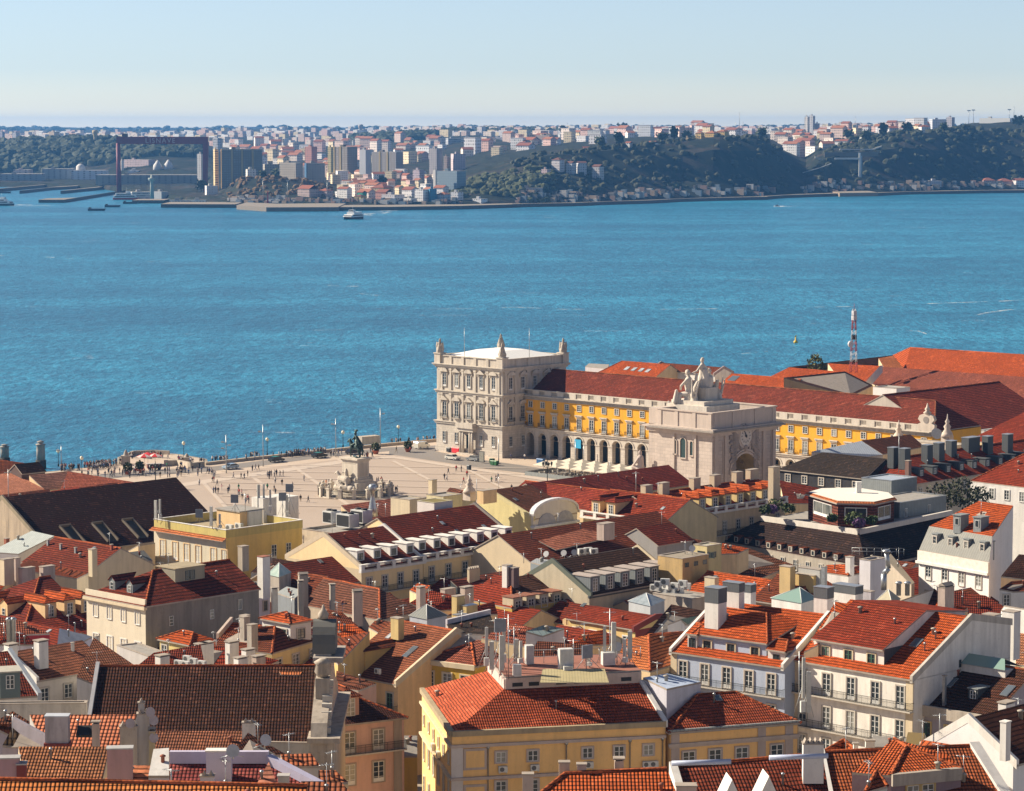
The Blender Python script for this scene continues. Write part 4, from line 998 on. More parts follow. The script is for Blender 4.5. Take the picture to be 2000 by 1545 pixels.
def strip(a,b,w):
 ZZ[0]+=.012;z=ZZ[0];p,q=P(*a,z),P(*b,z);u=(q-p).normalized();n=Vector((-u.y,u.x,0))*w/2;mb.face([p-n,q-n,q+n,p+n],PALE)
strip((250,962),(700,897.5),5.0);strip((690,896.5),(775,892.5),4);strip((770,893),(1095,941),3.2)
for a,b in(((482,921),(560,985)),((560,985),(580,1003)),((572,910),(634,953)),((634,953),(700,1000)),((660,897),(735,942)),((735,942),(840,1005)),((768,900),(845,940)),((905,912),(1010,968)),((398,943),(450,1000)),((330,955),(370,1000))):strip(a,b,1.1)
for y0,y1 in((908,912),(919.5,924),(931,938),(941,950),(953,962),(967,977),(983,992)):
 strip((430 if y0>915 else 560,y0),(1060,y1+(y1-y0)*.6),.55)
o=mb.build('paving_lines');tag(o,'pale stone lines laid across the tan paving of the square','paving lines',None,'structure')
def person_meshes():
 sk=plain((.42,.24,.16),.7,name='skin');hr=plain((.035,.022,.015),.7,name='hair')
 out=[]
 poses=[[((0,0,.98),(0,0,1.36),.16,.18),((0,0,1.42),(0,0,1.5),.07,.07),((0,0,1.6),(0,0,1.64),.1,.1),((-.09,0,.92),(-.1,.02,.5),.095,.07),((-.1,.02,.5),(-.11,-.02,.08),.07,.05),((-.11,-.1,.05),(-.11,.05,.05),.05,.05),((.09,0,.92),(.1,.02,.5),.095,.07),((.1,.02,.5),(.11,-.02,.08),.07,.05),((.11,-.1,.05),(.11,.05,.05),.05,.05),((-.2,0,1.38),(-.26,.03,1.1),.06,.05),((-.26,.03,1.1),(-.24,-.06,.86),.045,.04),((.2,0,1.38),(.26,.03,1.1),.06,.05),((.26,.03,1.1),(.24,-.06,.86),.045,.04)],[((0,0,.98),(0,-.03,1.36),.16,.18),((0,-.03,1.42),(0,-.04,1.5),.07,.07),((0,-.05,1.6),(0,-.05,1.64),.1,.1),((-.09,0,.92),(-.1,-.22,.52),.095,.07),((-.1,-.22,.52),(-.11,-.2,.08),.07,.05),((-.11,-.3,.06),(-.11,-.15,.05),.05,.05),((.09,0,.92),(.1,.12,.5),.095,.07),((.1,.12,.5),(.11,.38,.14),.07,.05),((.11,.33,.1),(.11,.42,.16),.05,.05),((-.2,0,1.38),(-.27,.12,1.12),.06,.05),((-.27,.12,1.12),(-.25,.12,.9),.045,.04),((.2,0,1.38),(.27,-.1,1.12),.06,.05),((.27,-.1,1.12),(.24,-.26,.96),.045,.04)]]
 cols=[((.03,.035,.05),(.02,.025,.04),'dark clothes'),((.6,.58,.55),(.04,.05,.09),'a white top and dark trousers'),((.02,.02,.02),(.35,.28,.2),'a black top and tan trousers'),((.05,.1,.25),(.05,.06,.08),'a blue top and dark trousers'),((.45,.05,.04),(.03,.03,.05),'a red top and dark trousers'),((.3,.28,.26),(.1,.12,.18),'a grey top and blue trousers'),((.5,.16,.03),(.5,.14,.03),'orange clothes'),((.02,.2,.1),(.05,.05,.05),'a green top'),((.5,.3,.3),(.5,.45,.4),'a pink top and pale trousers')]
 for pose in poses:
  base=blob(pose,.045)
  for t,l,nm in cols:
   me=base.copy();me.name='person'
   for m in(plain(t,.8,name='top_cloth'),plain(l,.8,name='trouser_cloth'),sk,hr):me.materials.append(m)
   for pl in me.polygons:
    zc=pl.center.z;ax=abs(pl.center.x)
    pl.material_index=3 if(zc>1.6 or(zc>1.5 and pl.center.y>0))else(2 if zc>1.45 or(ax>.21 and zc<1.02)else(0 if zc>.95 else 1))
   out.append((me,nm))
 return out
PM=person_meshes();rp=random.Random(11)
WTS=[8,6,4,3,1.2,4,.4,.5,1]
def person(x,y,grp,ctx,k=None,z=.0,wp=None):
 k=rp.choices(range(9),WTS)[0]if k is None else k
 me,nm=PM[k+9*(rp.random()<.45)]
 p=wp if wp is not None else P(x,y,z);o=link('person',me,None,p,rp.uniform(0,6.28));s_=rp.uniform(.94,1.07);o.scale=(s_,s_,s_)
 tag(o,'person in %s %s'%(nm,ctx),'person',grp);return o
def crowd(n,x0,x1,yf,spread,grp,ctx):
 for i in range(n):
  x=rp.uniform(x0,x1);y=yf(x)+rp.uniform(-spread,spread);person(x,y,grp,ctx)
wl=lambda x:909.5+(862-909.5)*(x-400)/455 if x>400 else 920+(906-920)*(x-116)/122
crowd(26,118,156,lambda x:919-(x-118)*.03,1.8,'dense crowd at the left of the river wall',"crowding beside the leftmost wall lamp")
crowd(48,164,217,lambda x:915-(x-164)*.085,3.2,'crowd watching the river near the landing steps',"in the big crowd left of the terrace")
crowd(16,220,248,lambda x:908-(x-220)*.05,1.5,'people by the left gate pillar of the terrace',"beside the dark carved pillar")
crowd(26,251,335,lambda x:895+.0*(x-251),1.8,'people along the curved terrace wall',"along the curved terrace wall")
crowd(14,344,400,lambda x:902+(x-344)*.09,1.5,'people right of the red parasols',"right of the red parasols")
crowd(22,172,300,lambda x:930-(x-172)*.02,5,'people strolling inland of the landing steps',"walking inland of the terrace")
crowd(18,300,395,lambda x:930-(x-300)*.06,5,'people crossing the road by the terrace',"on the road by the red parasols")
crowd(12,414,446,lambda x:902+.0*x,1.0,'people sitting along the wall by the blue car',"behind the light blue car")
crowd(8,485,503,lambda x:894,1,'people on the wall behind the first taxi',"on the wall left of the taxis")
crowd(30,560,645,lambda x:892.5-(x-560)*.1,1.6,'crowd lining the wall behind the taxis',"lining the wall behind the taxis")
crowd(7,645,668,lambda x:893-(x-645)*.2,3,'people left of the bronze rider',"left of the bronze rider")
crowd(7,712,728,lambda x:895,2.5,'people right of the bronze rider',"just right of the bronze rider")
crowd(7,760,800,lambda x:868-(x-760)*.1,.8,'people on the wall between two globe lamps',"by the rightmost globe lamp")
crowd(8,800,850,lambda x:866-(x-800)*.1,.6,'people on the wall by the white van',"on the wall behind the white van")
def at(lst,grp,ctx):
 for x,y,k in lst:person(x,y,grp,ctx,k)
at([(405,926,0),(409,926,3),(413,927,1),(415,943,2),(418,943,4),(424,949,0)],'people at the left edge of the paved field',"at the square's left edge")
at([(493,921,0),(499,919,5),(505,919,2),(471,936,2),(477,937,0)],'people near the first pale diagonal line',"by the left diagonal paving line")
at([(417,965,3),(421,964,0),(426,965,2),(448,959,1),(467,968,4),(472,969,8),(473,976,2),(480,984,5),(486,984,0),(484,980,4)],'people behind the antennas of the yellow building',"just left of the rooftop antennas")
at([(527,932,0),(530,931,0),(536,931,1),(540,930,0),(547,931,5)],'group of five standing on the square',"in the group of five")
at([(587,980,2),(602,982,0)],'pair in the middle of the square',"of the lone pair near the monument")
person(637,949,None,'walking just left of the monument',6);person(642,949,None,'walking beside the person in orange',1)
at([(736,945,0),(739,944,5),(745,944,4)],'three people right of the monument',"of three right of the monument")
at([(758,956,0),(762,958,2),(766,960,0),(773,962,0),(776,962,1)],'people behind the small brown roof',"beyond the small brown roof")
at([(891,921,4),(901,922,0)],'couple taking pictures by the dark bin',"of the couple near the bin")
person(998,898,None,'walking in the shade of the pavilion',3);person(1025,898,None,'walking in front of the first arches',1)
person(774,885,None,'crossing the road right of the monument',2);person(724,884,None,'beside the round bush near the monument',0);person(801,884.5,None,'left of the white van on the pavement',4)
for x,y,k in((1306,796,1),(1312,795,5),(1368,803,0),(1373,800,2),(1379,803,4),(1404,801,0),(1412,797,3),(1430,799,4)):
 person(0,0,'visitors on the terrace of the arch','on the roof terrace of the arch',k,wp=P(x,y,25.35))
def extra_crowd(specs):
 bm=bmesh.new();mats=[];r_=random.Random(31);cache={}
 for n,x0,x1,yf,sp in specs:
  for i in range(n):
   x=r_.uniform(x0,x1);p=P(x,yf(x)+r_.uniform(-sp,sp),0);k=r_.choices(range(9),WTS)[0]+9*(r_.random()<.5);me=PM[k][0].copy()
   me.transform(Matrix.Translation(p)@Matrix.Rotation(r_.uniform(0,6.28),4,'Z'));idx=[]
   for m in me.materials:
    if m not in mats:mats.append(m)
    idx.append(mats.index(m))
   n0=len(bm.faces);bm.from_mesh(me);bm.faces.ensure_lookup_table()
   for f in bm.faces[n0:]:f.material_index=idx[f.material_index]
   bpy.data.meshes.remove(me)
 me=bpy.data.meshes.new('crowd');bm.to_mesh(me);bm.free()
 for m in mats:me.materials.append(m)
 return tag(link('crowd',me),'many small figures filling the waterfront and the left of the square','crowd',None,'stuff')
extra_crowd([(26,164,217,lambda x:917-(x-164)*.085,3.5),(26,172,390,lambda x:928-(x-172)*.03,9),(14,560,660,lambda x:893-(x-560)*.1,2),(22,380,600,lambda x:950,22),(10,860,1040,lambda x:935+(x-860)*.1,12),(10,430,560,lambda x:905-(x-430)*.1,1)])
def globe_lamp(x,yb,h,label):
 r=empty('street_lamp',P(x,yb,0),0,label,'street lamp','globe lamps along the river wall')
 mb=MB();mb.lathe([(.22,0),(.2,.6),(.09,.8),(.07,h-.7),(.16,h-.6),(.1,h-.45)],IRON,n=8);mb.build('post',r)
 mb=MB();mb.lathe([(.12,h-.5),(.38,h-.3),(.46,h),(.36,h+.35),(.08,h+.5)],plain((.8,.74,.55),.3,0,.03,'opal_glass'),n=10);mb.build('globe',r);return r
GL=[(114,911,4,'globe lamp standing in the dense crowd at the left end of the wall'),(160,925,4,'globe lamp between the two crowds in front of the wall'),(359,897,4.3,'globe lamp beside the small white statue on the terrace'),(522,890,4.4,'globe lamp on the wall between the two tall masts left of the taxi'),(670,874,4.2,'globe lamp on the wall just left of the bronze rider'),(778,863,4.2,'globe lamp on the wall right of the bronze rider')]
for x,yb,h,l in GL:globe_lamp(x,yb,h,l)
def mast(x,yb,yt,label,heads):
 p=P(x,yb,0);H=(yb-yt)*p.y/F
 r=empty('lighting_mast',p,0,label,'light mast','tall lighting masts by the river')
 mb=MB();mb.tube((0,0,0),(0,0,H),.14,.07,METL,8);mb.build('pole',r)
 for z,s_ in heads:mb=MB();mb.box(min(0,s_*1.3),max(0,s_*1.3),-.05,.05,H*z-.05,H*z+.05,METL);mb.box(s_*.9-.35,s_*.9+.35,-.3,.3,H*z,H*z+.3,METL);mb.build('lamp_head',r)
mast(442,925,848,'tall mast with three floodlights beside the light blue car',[(.8,-1),(.72,1),(.64,-1)]);mast(514,911,828,'tall slim mast with one arm left of the first black taxi',[(.82,-1)]);mast(656,893,816,'tall slim mast with one arm left of the bronze rider',[(.84,-1)]);mast(743,877,796,'tall mast with an arm right of the bronze rider',[(.85,1)])
mast(120,918,870,'thin mast beside the globe lamp in the dense crowd',[(.8,-1)]);mast(974,906,853,'plain dark post in front of the pavilion corner',[])
mast(1124,922,860,'plain dark post before the cream parasols',[]);mast(1140,905,868,'thin post among the cream parasols',[])
def lantern(x,yb,label):
 r=empty('street_lamp',P(x,yb,0),0,label,'street lamp');mb=MB();mb.lathe([(.35,0),(.3,.9),(.12,1.2),(.1,5.2),(.18,5.4),(.06,6.8)],IRON,n=8);mb.build('post',r)
 for i in range(4):
  a=i*pi/2+.3;c=(1.1*cos(a),1.1*sin(a),5.0);mb=MB();mb.tube((0,0,4.6),(c[0],c[1],4.9),.06,.05,IRON);mb.lathe([(.12,0),(.3,.7),(.34,.8),(.1,1.1)],IRON,c,6);mb.build('lantern',r)
lantern(304,955,'black four-armed lantern post before the dark warehouse roof');lantern(1069,950,'black four-armed lantern post at the tip of the dark red roof')
def column(x,yt,yb,label):
 p=P(x,yb,WZ);H=(yb-yt)*p.y/F;r=empty('river_column',p,0,label,'column','twin stone columns in the water')
 mb=MB();m=wall((.36,.33,.29),.8);R=1.15;mb.lathe([(R*1.25,0),(R*1.2,H*.3)],wall((.05,.05,.045),.5),n=14);mb.build('plinth',r)
 mb=MB();mb.lathe([(R,H*.3),(R,H*.68),(R*.95,H*.83),(R*1.15,H*.85),(R*1.15,H*.88),(R*.7,H*.89),(R*.4,H*.91),(R*.8,H*.94),(R*.85,H*.97),(R*.3,H)],m,n=14);mb.build('shaft',r)
column(9.5,867,905,'grey stone column with a ball top at the far left edge of the river front');column(80,860,915,'grey stone column with a ball top rising behind the dark gable')
def pillar(x,yb,yt,label,fig=True):
 p=P(x,yb,0);H=(yb-yt)*p.y/F;r=empty('gate_pillar',p,0,label,'pillar');m=wall((.42,.37,.31),.6)
 mb=MB();mb.box(-1,1,-1,1,0,H*.55,m);mb.box(-1.2,1.2,-1.2,1.2,H*.55,H*.62,m);mb.build('pedestal',r)
 link('figure',blob([((0,0,H*.62),(0,0,H*.8),.7,.5),((0,0,H*.8),(0,0,H*.88),.45,.3),((0,0,H*.93),(0,0,H*.95),.3,.25)],.12,[m]),r)
pillar(246,908,878,'tall dark carved pillar at the left end of the river terrace');pillar(365,903,886,'short white pedestal with a small figure right of the red parasols')
mb=MB();st_w=wall((.5,.43,.34),.5)
arcp=[P(252,893,0),P(262,888.5,0),P(300,887,0),P(330,888.5,0)]
for a,b in zip(arcp[:-1],arcp[1:]):u=(b-a).normalized();mb.extr([a,b,b+Vector((0,0,1.1)),a+Vector((0,0,1.1))],Vector((-u.y,u.x,0))*.5,st_w)
o=mb.build('terrace_wall');tag(o,'low curved stone wall round the river terrace','wall')
def lowwall(name,pts,h,t,label,m=st_w):
 mb=MB()
 for a,b in zip(pts[:-1],pts[1:]):
  a=P(*a,0);b=P(*b,0);u=(b-a).normalized();mb.extr([a,b,b+Vector((0,0,h)),a+Vector((0,0,h))],Vector((-u.y,u.x,0))*t,m)
 return tag(mb.build(name),label,'wall')
lowwall('river_wall',[(402,909,),(500,898),(640,883.5),(700,877)],.75,1.1,'low pale stone wall along the river behind the taxis',wall((.5,.42,.32),.5))
lowwall('river_wall',[(700,877),(760,871),(855,862.5)],.75,1.1,'low pale stone wall along the river right of the bronze rider',wall((.45,.36,.26),.5));lowwall('stone_block_wall',[(707,869),(742,866)],2.2,2.5,'tall pale stone block on the river wall right of the bronze rider')
lowwall('terrace_balustrade',[(322,910),(345,909),(372,915),(400,911.5)],1.4,1.0,'pale stepped stone parapet at the right end of the terrace')
def parasol(x,yb,w,h,mt,label,grp,stripes=None):
 r=empty('parasol',P(x,yb,0),RZN,label,'parasol',grp);mb=MB();mb.tube((0,0,0),(0,0,h+.5),.05,.04,METL);mb.build('pole',r)
 mb=MB();a=w/2;n=8 if stripes else 4
 rim=[(a*1.2*cos(2*pi*(i+.5)/n),a*1.2*sin(2*pi*(i+.5)/n),h)for i in range(n)]if n==8 else[(-a,-a,h),(a,-a,h),(a,a,h),(-a,a,h)]
 for i in range(n):
  j=(i+1)%n;m=stripes if stripes and i%2 else mt
  mb.face([rim[i],rim[j],(0,0,h+w*.22)],m);mb.face([rim[j],rim[i],(rim[i][0],rim[i][1],h-.2),(rim[j][0],rim[j][1],h-.2)],m)
 mb.build('canopy',r);return r
cr=plain((.62,.55,.43),.8,name='canvas');k=0
for j in range(3):
 for i in range(6):
  s_,t_=33+i*4.3,-9-j*4.9;q=sq(s_,t_);u_,v_=Q(q)
  o=parasol(u_,v_,3.9,2.7,cr,'cream square cafe parasol of the cluster in front of the arcade','cream parasols of the arcade cafe')
  o.location=q
  for a in(-.9,.9):
   mb=CACHE.get('cafe')
   if not mb:
    m_=MB();tw_=plain((.3,.26,.2),.6,name='wood');m_.box(-.4,.4,-.4,.4,.72,.76,tw_);m_.tube((0,0,0),(0,0,.72),.04,.04,METL);mt_=m_.build('cafe_table',mesh_only=True)
    m_=MB();cw=plain((.45,.42,.36),.6,name='rattan');m_.box(-.22,.22,-.22,.22,.42,.47,cw);m_.box(-.22,.22,.18,.22,.47,.9,cw)
    for sx in(-.19,.19):
     for sy in(-.19,.19):m_.box(sx-.02,sx+.02,sy-.02,sy+.02,0,.42,cw)
    mc_=m_.build('cafe_chair',mesh_only=True);CACHE['cafe']=mb=(mt_,mc_)
   tq=sq(s_+a,t_+.3);to=link('cafe_table',mb[0],None,tq);tag(to,'small square cafe table under the cream parasols','table','tables of the arcade cafe')
   for b in(-1,1):cq=sq(s_+a+.0,t_+.3+b*.75);co=link('cafe_chair',mb[1],None,cq,RZN+(0 if b>0 else pi));tag(co,'woven cafe chair beside a table under the cream parasols','chair','chairs of the arcade cafe')
mb=MB();sc_m=plain((.25,.27,.26),.3,name='screen_glass')
for a,b in((sq(30,-6),sq(30,-22.5)),(sq(30,-22.5),sq(58,-22.5))):
 u=(b-a).normalized();mb.extr([a,b,b+Vector((0,0,1.1)),a+Vector((0,0,1.1))],Vector((-u.y,u.x,0))*.08,sc_m)
o=mb.build('cafe_screen');tag(o,'low dark glass screen round the cafe terrace','screen')
rdm=plain((.6,.03,.03),.7,name='red_canvas');whm=plain((.7,.55,.5),.7,name='white_canvas')
for x,y,st_,l in((282,910,None,'red and white striped parasol at the left of the three by the terrace'),(289,907,None,'plain red parasol in the middle of the three by the terrace'),(303,909,1,'red and white striped parasol at the right of the three by the terrace')):
 parasol(x,y,3.3,2.5,rdm,l,'red parasols of the drinks stall',whm if 'striped' in l else rdm)
r=empty('drinks_cart',P(301,918,0),.3,'red and brown drinks cart under the striped parasol','cart');mb=MB();mb.box(-1.8,1.8,-.7,.7,.5,1.6,plain((.15,.05,.04),.5));mb.box(-1.9,1.9,-.8,.8,1.6,1.7,plain((.5,.45,.4)));mb.build('body',r)
for sx in(-1.2,1.2):mb=MB();mb.tube((sx,-.75,.45),(sx,-.65,.45),.45,.45,BLKM,12);mb.build('wheel',r)
def car(x,yb,ang,body,label,cat='car',kind='car',roofc=None):
 p=P(x,yb,.06);r=empty('parked_car' if cat=='car' else cat.replace(' ','_'),p,ang,label,cat);bm_=plain(body,.25,.2,.05,'car_paint',.6);L=4.4;Wd=1.75
 if kind=='van':prof=[(-2.3,.35),(2.3,.35),(2.35,.95),(1.75,1.15),(1.2,1.85),(-2.2,1.95),(-2.3,1.8)];gl=[(1.62,1.2),(1.17,1.75),(.4,1.75),(.4,1.2)]
 else:prof=[(-2.15,.35),(2.15,.35),(2.2,.7),(1.95,.85),(1.1,.95),(.45,1.42),(-1.2,1.45),(-1.95,1.0),(-2.2,.9)];gl=[(1.0,.97),(.42,1.36),(-1.15,1.38),(-1.75,1.0)]
 mb=MB();mb.extr([(a,-Wd/2,b)for a,b in prof],(0,Wd,0),bm_);mb.build('body',r)
 g=plain((.02,.025,.03),.1,name='car_glass',spec=.8)
 mb=MB();mb.extr([(a,-Wd/2-.02,b)for a,b in gl],(0,Wd+.04,0),g);
 if kind!='van':mb.extr([(1.12,-.7,.97),(.47,-.7,1.42),(.5,-.7,1.46),(1.16,-.7,1.0)],(0,1.4,0),g)
 mb.build('windows',r)
 if roofc:mb=MB();mb.box(-1.15,.4,-Wd/2+.05,Wd/2-.05,1.44,1.5,plain(roofc,.4,name='taxi_roof'));mb.build('roof',r)
 for sx in(-1.35,1.35):
  for sy in(-1,1):
   mb=MB();mb.tube((sx,sy*.9-.1*sy,.32),(sx,sy*.9,.32),.32,.32,BLKM,12);o_=mb.build('wheel',r);mb=MB();mb.tube((sx,sy*.9,.32),(sx,sy*.92,.32),.19,.19,METL,10);mb.build('rim',o_)
 for sy in(-.6,.6):mb=MB();mb.box(2.12,2.22,sy-.18,sy+.18,.68,.82,plain((.7,.7,.65),.2));mb.build('headlight',r)
 return r
RW=atan2(GW.y,GW.x)
car(450,916,RW+pi,(.3,.4,.5),'light blue car parked at the river kerb beside the mast');car(540,902,RW,(.015,.02,.02),'black taxi with a green roof on the river road, left of the two','taxi',roofc=(.02,.2,.15));car(624,894,RW,(.015,.02,.02),'black taxi with a green roof on the river road, nearer the bronze rider','taxi',roofc=(.02,.2,.15))
car(690,887,RW,(.02,.02,.025),'black car half hidden behind the bronze rider');car(824,876,RW+.0,(.6,.58,.5),'white van parked near the left foot of the pavilion','van','van');car(884,898,RZN,(.6,.58,.52),'white car with a yellow door panel in front of the pavilion');car(925,900,RZN+pi,(.25,.26,.26),'silver estate car behind the advertising panel')
o=MB();o.box(-.9,.9,-.12,.12,.3,3.2,plain((.08,.08,.08),.4));o.box(-.8,.8,-.14,-.12,.5,3.0,plain((.25,.24,.2),.3));r=o.build('advertising_panel',None,P(941,905,0),RZN);tag(r,'tall dark advertising panel in front of the silver car','panel')
def bin_(x,y,c,label,w=1.2,h=1.3):
 r=empty('waste_bin',P(x,y,0),RZN,label,'bin');mb=MB();mb.box(-w/2,w/2,-.45,.45,.15,h-.15,plain(c,.5));mb.build('body',r);mb=MB();mb.extr([(-w/2-.05,-.5,h-.15),(-w/2-.05,.5,h-.15),(-w/2-.05,.4,h),(-w/2-.05,-.35,h+.05)],(w+.1,0,0),plain(sc3(c,1.3),.5));mb.build('lid',r)
bin_(961,905,(.02,.08,.03),'dark green wheeled bin standing behind two others by the post');bin_(963,909,(.02,.1,.03),'green wheeled bin, left of the pair by the dark post');bin_(968,909.5,(.02,.12,.03),'green wheeled bin, right of the pair by the dark post');bin_(877,883.5,(.02,.025,.03),'black bin against the left wall of the pavilion');bin_(891,885,(.6,.02,.03),'bright red container against the wall of the pavilion',2.6,1.5);bin_(916,919,(.03,.04,.05),'slim dark litter bin on the open square',.8,1.4)
bin_(1056,911,(.02,.1,.25),'blue kiosk counter at the left end of the cream parasols',2.2,2.0)
mb=MB();mb.box(-1.1,1.1,-.05,.05,3.6,5.9,plain((.03,.35,.6),.6));r=mb.build('hanging_banner',None,sq(4.5*BAY,WT-.45),RZN);tag(r,'bright blue banner hung in the fifth arch of the arcade','banner')
def leafball(R,n,m,seed,squash=1.0,s=.18,zc=0):
 rr_=random.Random(seed);mb=MB()
 for i in range(n):
  d=Vector((rr_.gauss(0,1),rr_.gauss(0,1),rr_.gauss(0,1))).normalized()*R*rr_.uniform(.55,1.05);d.z*=squash;a=Vector((rr_.gauss(0,1),rr_.gauss(0,1),rr_.gauss(0,1))).normalized();b=a.orthogonal().normalized();c=Vector((d.x,d.y,d.z+zc));q=s*rr_.uniform(.6,1.4)
  mb.face([c-a*q-b*q*.6,c+a*q-b*q*.6,c+a*q*.5+b*q,c-a*q*.5+b*q],m)
 return mb
def foliage(c,v=.5):
 key=('fol',c)
 if key in MATS:return MATS[key]
 m,nt,nd,ln,b=newmat('foliage');g=nd.new('ShaderNodeNewGeometry').outputs['Position'];f=noise(nd,ln,g,.9,4,.7);f3=noise(nd,ln,g,.08,3)
 col=ramp(nd,ln,f,[(.35,sc3(c,.45)),(.65,sc3(c,1.3))]);col=mixc(nd,ln,math_(nd,ln,'MULTIPLY',f3,.5),col,mix3(c,(.12,.1,.04),.6));ln.new(col,b.inputs['Base Color']);b.inputs['Roughness'].default_value=.7;b.inputs['Specular IOR Level'].default_value=.2;MATS[key]=m;return m
GR=foliage((.05,.075,.025));TC=plain((.35,.1,.05),.8,name='terracotta')
for x,y,l in((250,927,'round green bush in a terracotta tub, left of the pair by the terrace'),(273,924,'round green bush in a terracotta tub, right of the pair by the terrace'),(734,887,'round green bush on the kerb right of the bronze rider'),(797,883,'round green bush at the road corner near the white van')):
 r=empty('potted_bush',P(x,y,0),0,l,'potted plant');mb=MB();mb.lathe([(.6,0),(.9,.9),(1.0,1.0)],TC,n=12);mb.build('tub',r);leafball(1.15,260,GR,int(x),1.1,.2,1.9).build('foliage',r)
import bisect
from mathutils import noise as mnoise
TT={-300:[(4300,-6),(4330,3),(4600,6),(4900,50),(5300,58),(6500,50),(9000,62),(15500,82)],0:[(4200,-6),(4230,3),(4500,6),(4800,40),(5100,56),(6200,50),(9000,62),(15500,80)],100:[(4150,-6),(4180,3),(4500,6),(4800,42),(5100,58),(6200,52),(9000,62),(15500,78)],200:[(4050,-6),(4080,3),(4400,6),(4700,36),(5000,60),(6000,52),(9000,62),(15500,76)],300:[(3560,-6),(3590,2.5),(4200,5),(4500,30),(4800,54),(6000,50),(9000,62),(15500,76)],400:[(3260,-6),(3290,2.5),(4100,5),(4400,24),(4700,46),(6000,52),(9000,66),(15500,76)],440:[(3200,-6),(3225,2.5),(3330,4),(3700,9),(4500,24),(6000,52),(9000,70),(15500,78)],470:[(3190,-6),(3215,2.5),(3290,14),(3400,21),(3700,12),(6000,50),(9000,72),(15500,78)],530:[(3170,-6),(3195,2.5),(3280,14),(3400,25),(3700,14),(6000,50),(9000,74),(15500,79)],600:[(3150,-6),(3175,2.5),(3270,10),(3400,20),(3700,14),(6000,50),(9000,72),(15500,78)],650:[(3140,-6),(3165,2.5),(3250,4),(3400,8),(3900,16),(6000,52),(9000,70),(15500,78)],760:[(3140,-6),(3165,2.5),(3300,5),(3600,14),(4200,26),(6000,62),(9000,72),(15500,76)],860:[(3145,-6),(3170,2.5),(3300,6),(3600,18),(4200,32),(5600,64),(9000,76),(15500,76)],940:[(3170,-6),(3195,2.5),(3240,12),(3400,26),(3800,38),(5200,66),(9000,78),(15500,76)],1010:[(3200,-6),(3225,3),(3270,16),(3330,24),(3460,42),(4600,58),(9000,76),(15500,76)],1060:[(3240,-6),(3265,3),(3330,26),(3400,29),(3470,50),(4600,62),(9000,76),(15500,76)],1150:[(3300,-6),(3325,3),(3400,20),(3460,30),(3530,55),(4500,66),(9000,78),(15500,76)],1250:[(3400,-6),(3430,4),(3500,22),(3560,44),(3620,61),(4500,68),(9000,78),(15500,76)],1330:[(3470,-6),(3500,4),(3560,20),(3610,52),(3680,67),(4500,69),(9000,78),(15500,76)],1400:[(3500,-6),(3530,5),(3580,20),(3630,58),(3700,73),(4500,70),(9000,78),(15500,76)],1480:[(3560,-6),(3590,4),(3640,16),(3700,54),(3760,70),(4500,66),(9000,78),(15500,78)],1530:[(3610,-6),(3640,4),(3690,12),(3760,36),(3900,50),(4500,64),(9000,80),(15500,80)],1570:[(3650,-6),(3680,4),(3720,10),(3790,26),(3900,36),(4500,66),(9000,84),(15500,82)],1600:[(3690,-6),(3720,4),(3760,22),(3800,40),(3900,52),(4500,74),(9000,84),(15500,82)],1650:[(3720,-6),(3750,4),(3800,26),(3850,52),(3950,58),(4500,76),(9000,84),(15500,82)],1710:[(3730,-6),(3760,5),(3810,26),(3860,52),(3960,66),(4500,78),(9000,84),(15500,82)],1760:[(3750,-6),(3780,5),(3830,20),(3900,58),(3980,76),(4500,80),(9000,84),(15500,82)],1830:[(3800,-6),(3830,5),(3880,16),(3960,54),(4050,78),(4500,82),(9000,84),(15500,82)],1900:[(3870,-6),(3900,5),(3960,14),(4050,48),(4200,80),(4700,92),(9000,84),(15500,82)],2000:[(3920,-6),(3950,5),(4050,14),(4150,42),(4350,78),(4800,98),(9000,86),(15500,82)],2300:[(3990,-6),(4020,5),(4120,14),(4250,42),(4400,74),(4800,104),(9000,88),(15500,82)]}
TX=sorted(TT)
def prof(tab,D):
 if D<=tab[0][0]:return tab[0][1]
 for(a,b),(c,d)in zip(tab[:-1],tab[1:]):
  if D<=c:return b+(d-b)*(D-a)/(c-a)
 return tab[-1][1]
def terr(x,D):
 x=max(TX[0],min(TX[-1]-1,x));i=bisect.bisect_right(TX,x)-1;a,b=TX[i],TX[i+1];t=(x-a)/(b-a)
 n=len(TT[a]);tab=[(TT[a][k][0]*(1-t)+TT[b][k][0]*t,TT[a][k][1]*(1-t)+TT[b][k][1]*t)for k in range(n)]
 return prof(tab,D),tab
def nz(x,D):
 z,tab=terr(x,D);X=(x-CX)/F*D;k=max(0,min(1,(D-tab[1][0])/60.0));st_=max(0,min(1,(D-tab[1][0])/500.0))
 return z+k*(2.2*mnoise.fractal(Vector((X/90,D/60,0)),1.0,2.0,4)+st_*3.5*mnoise.noise(Vector((X/500,D/400,3))))
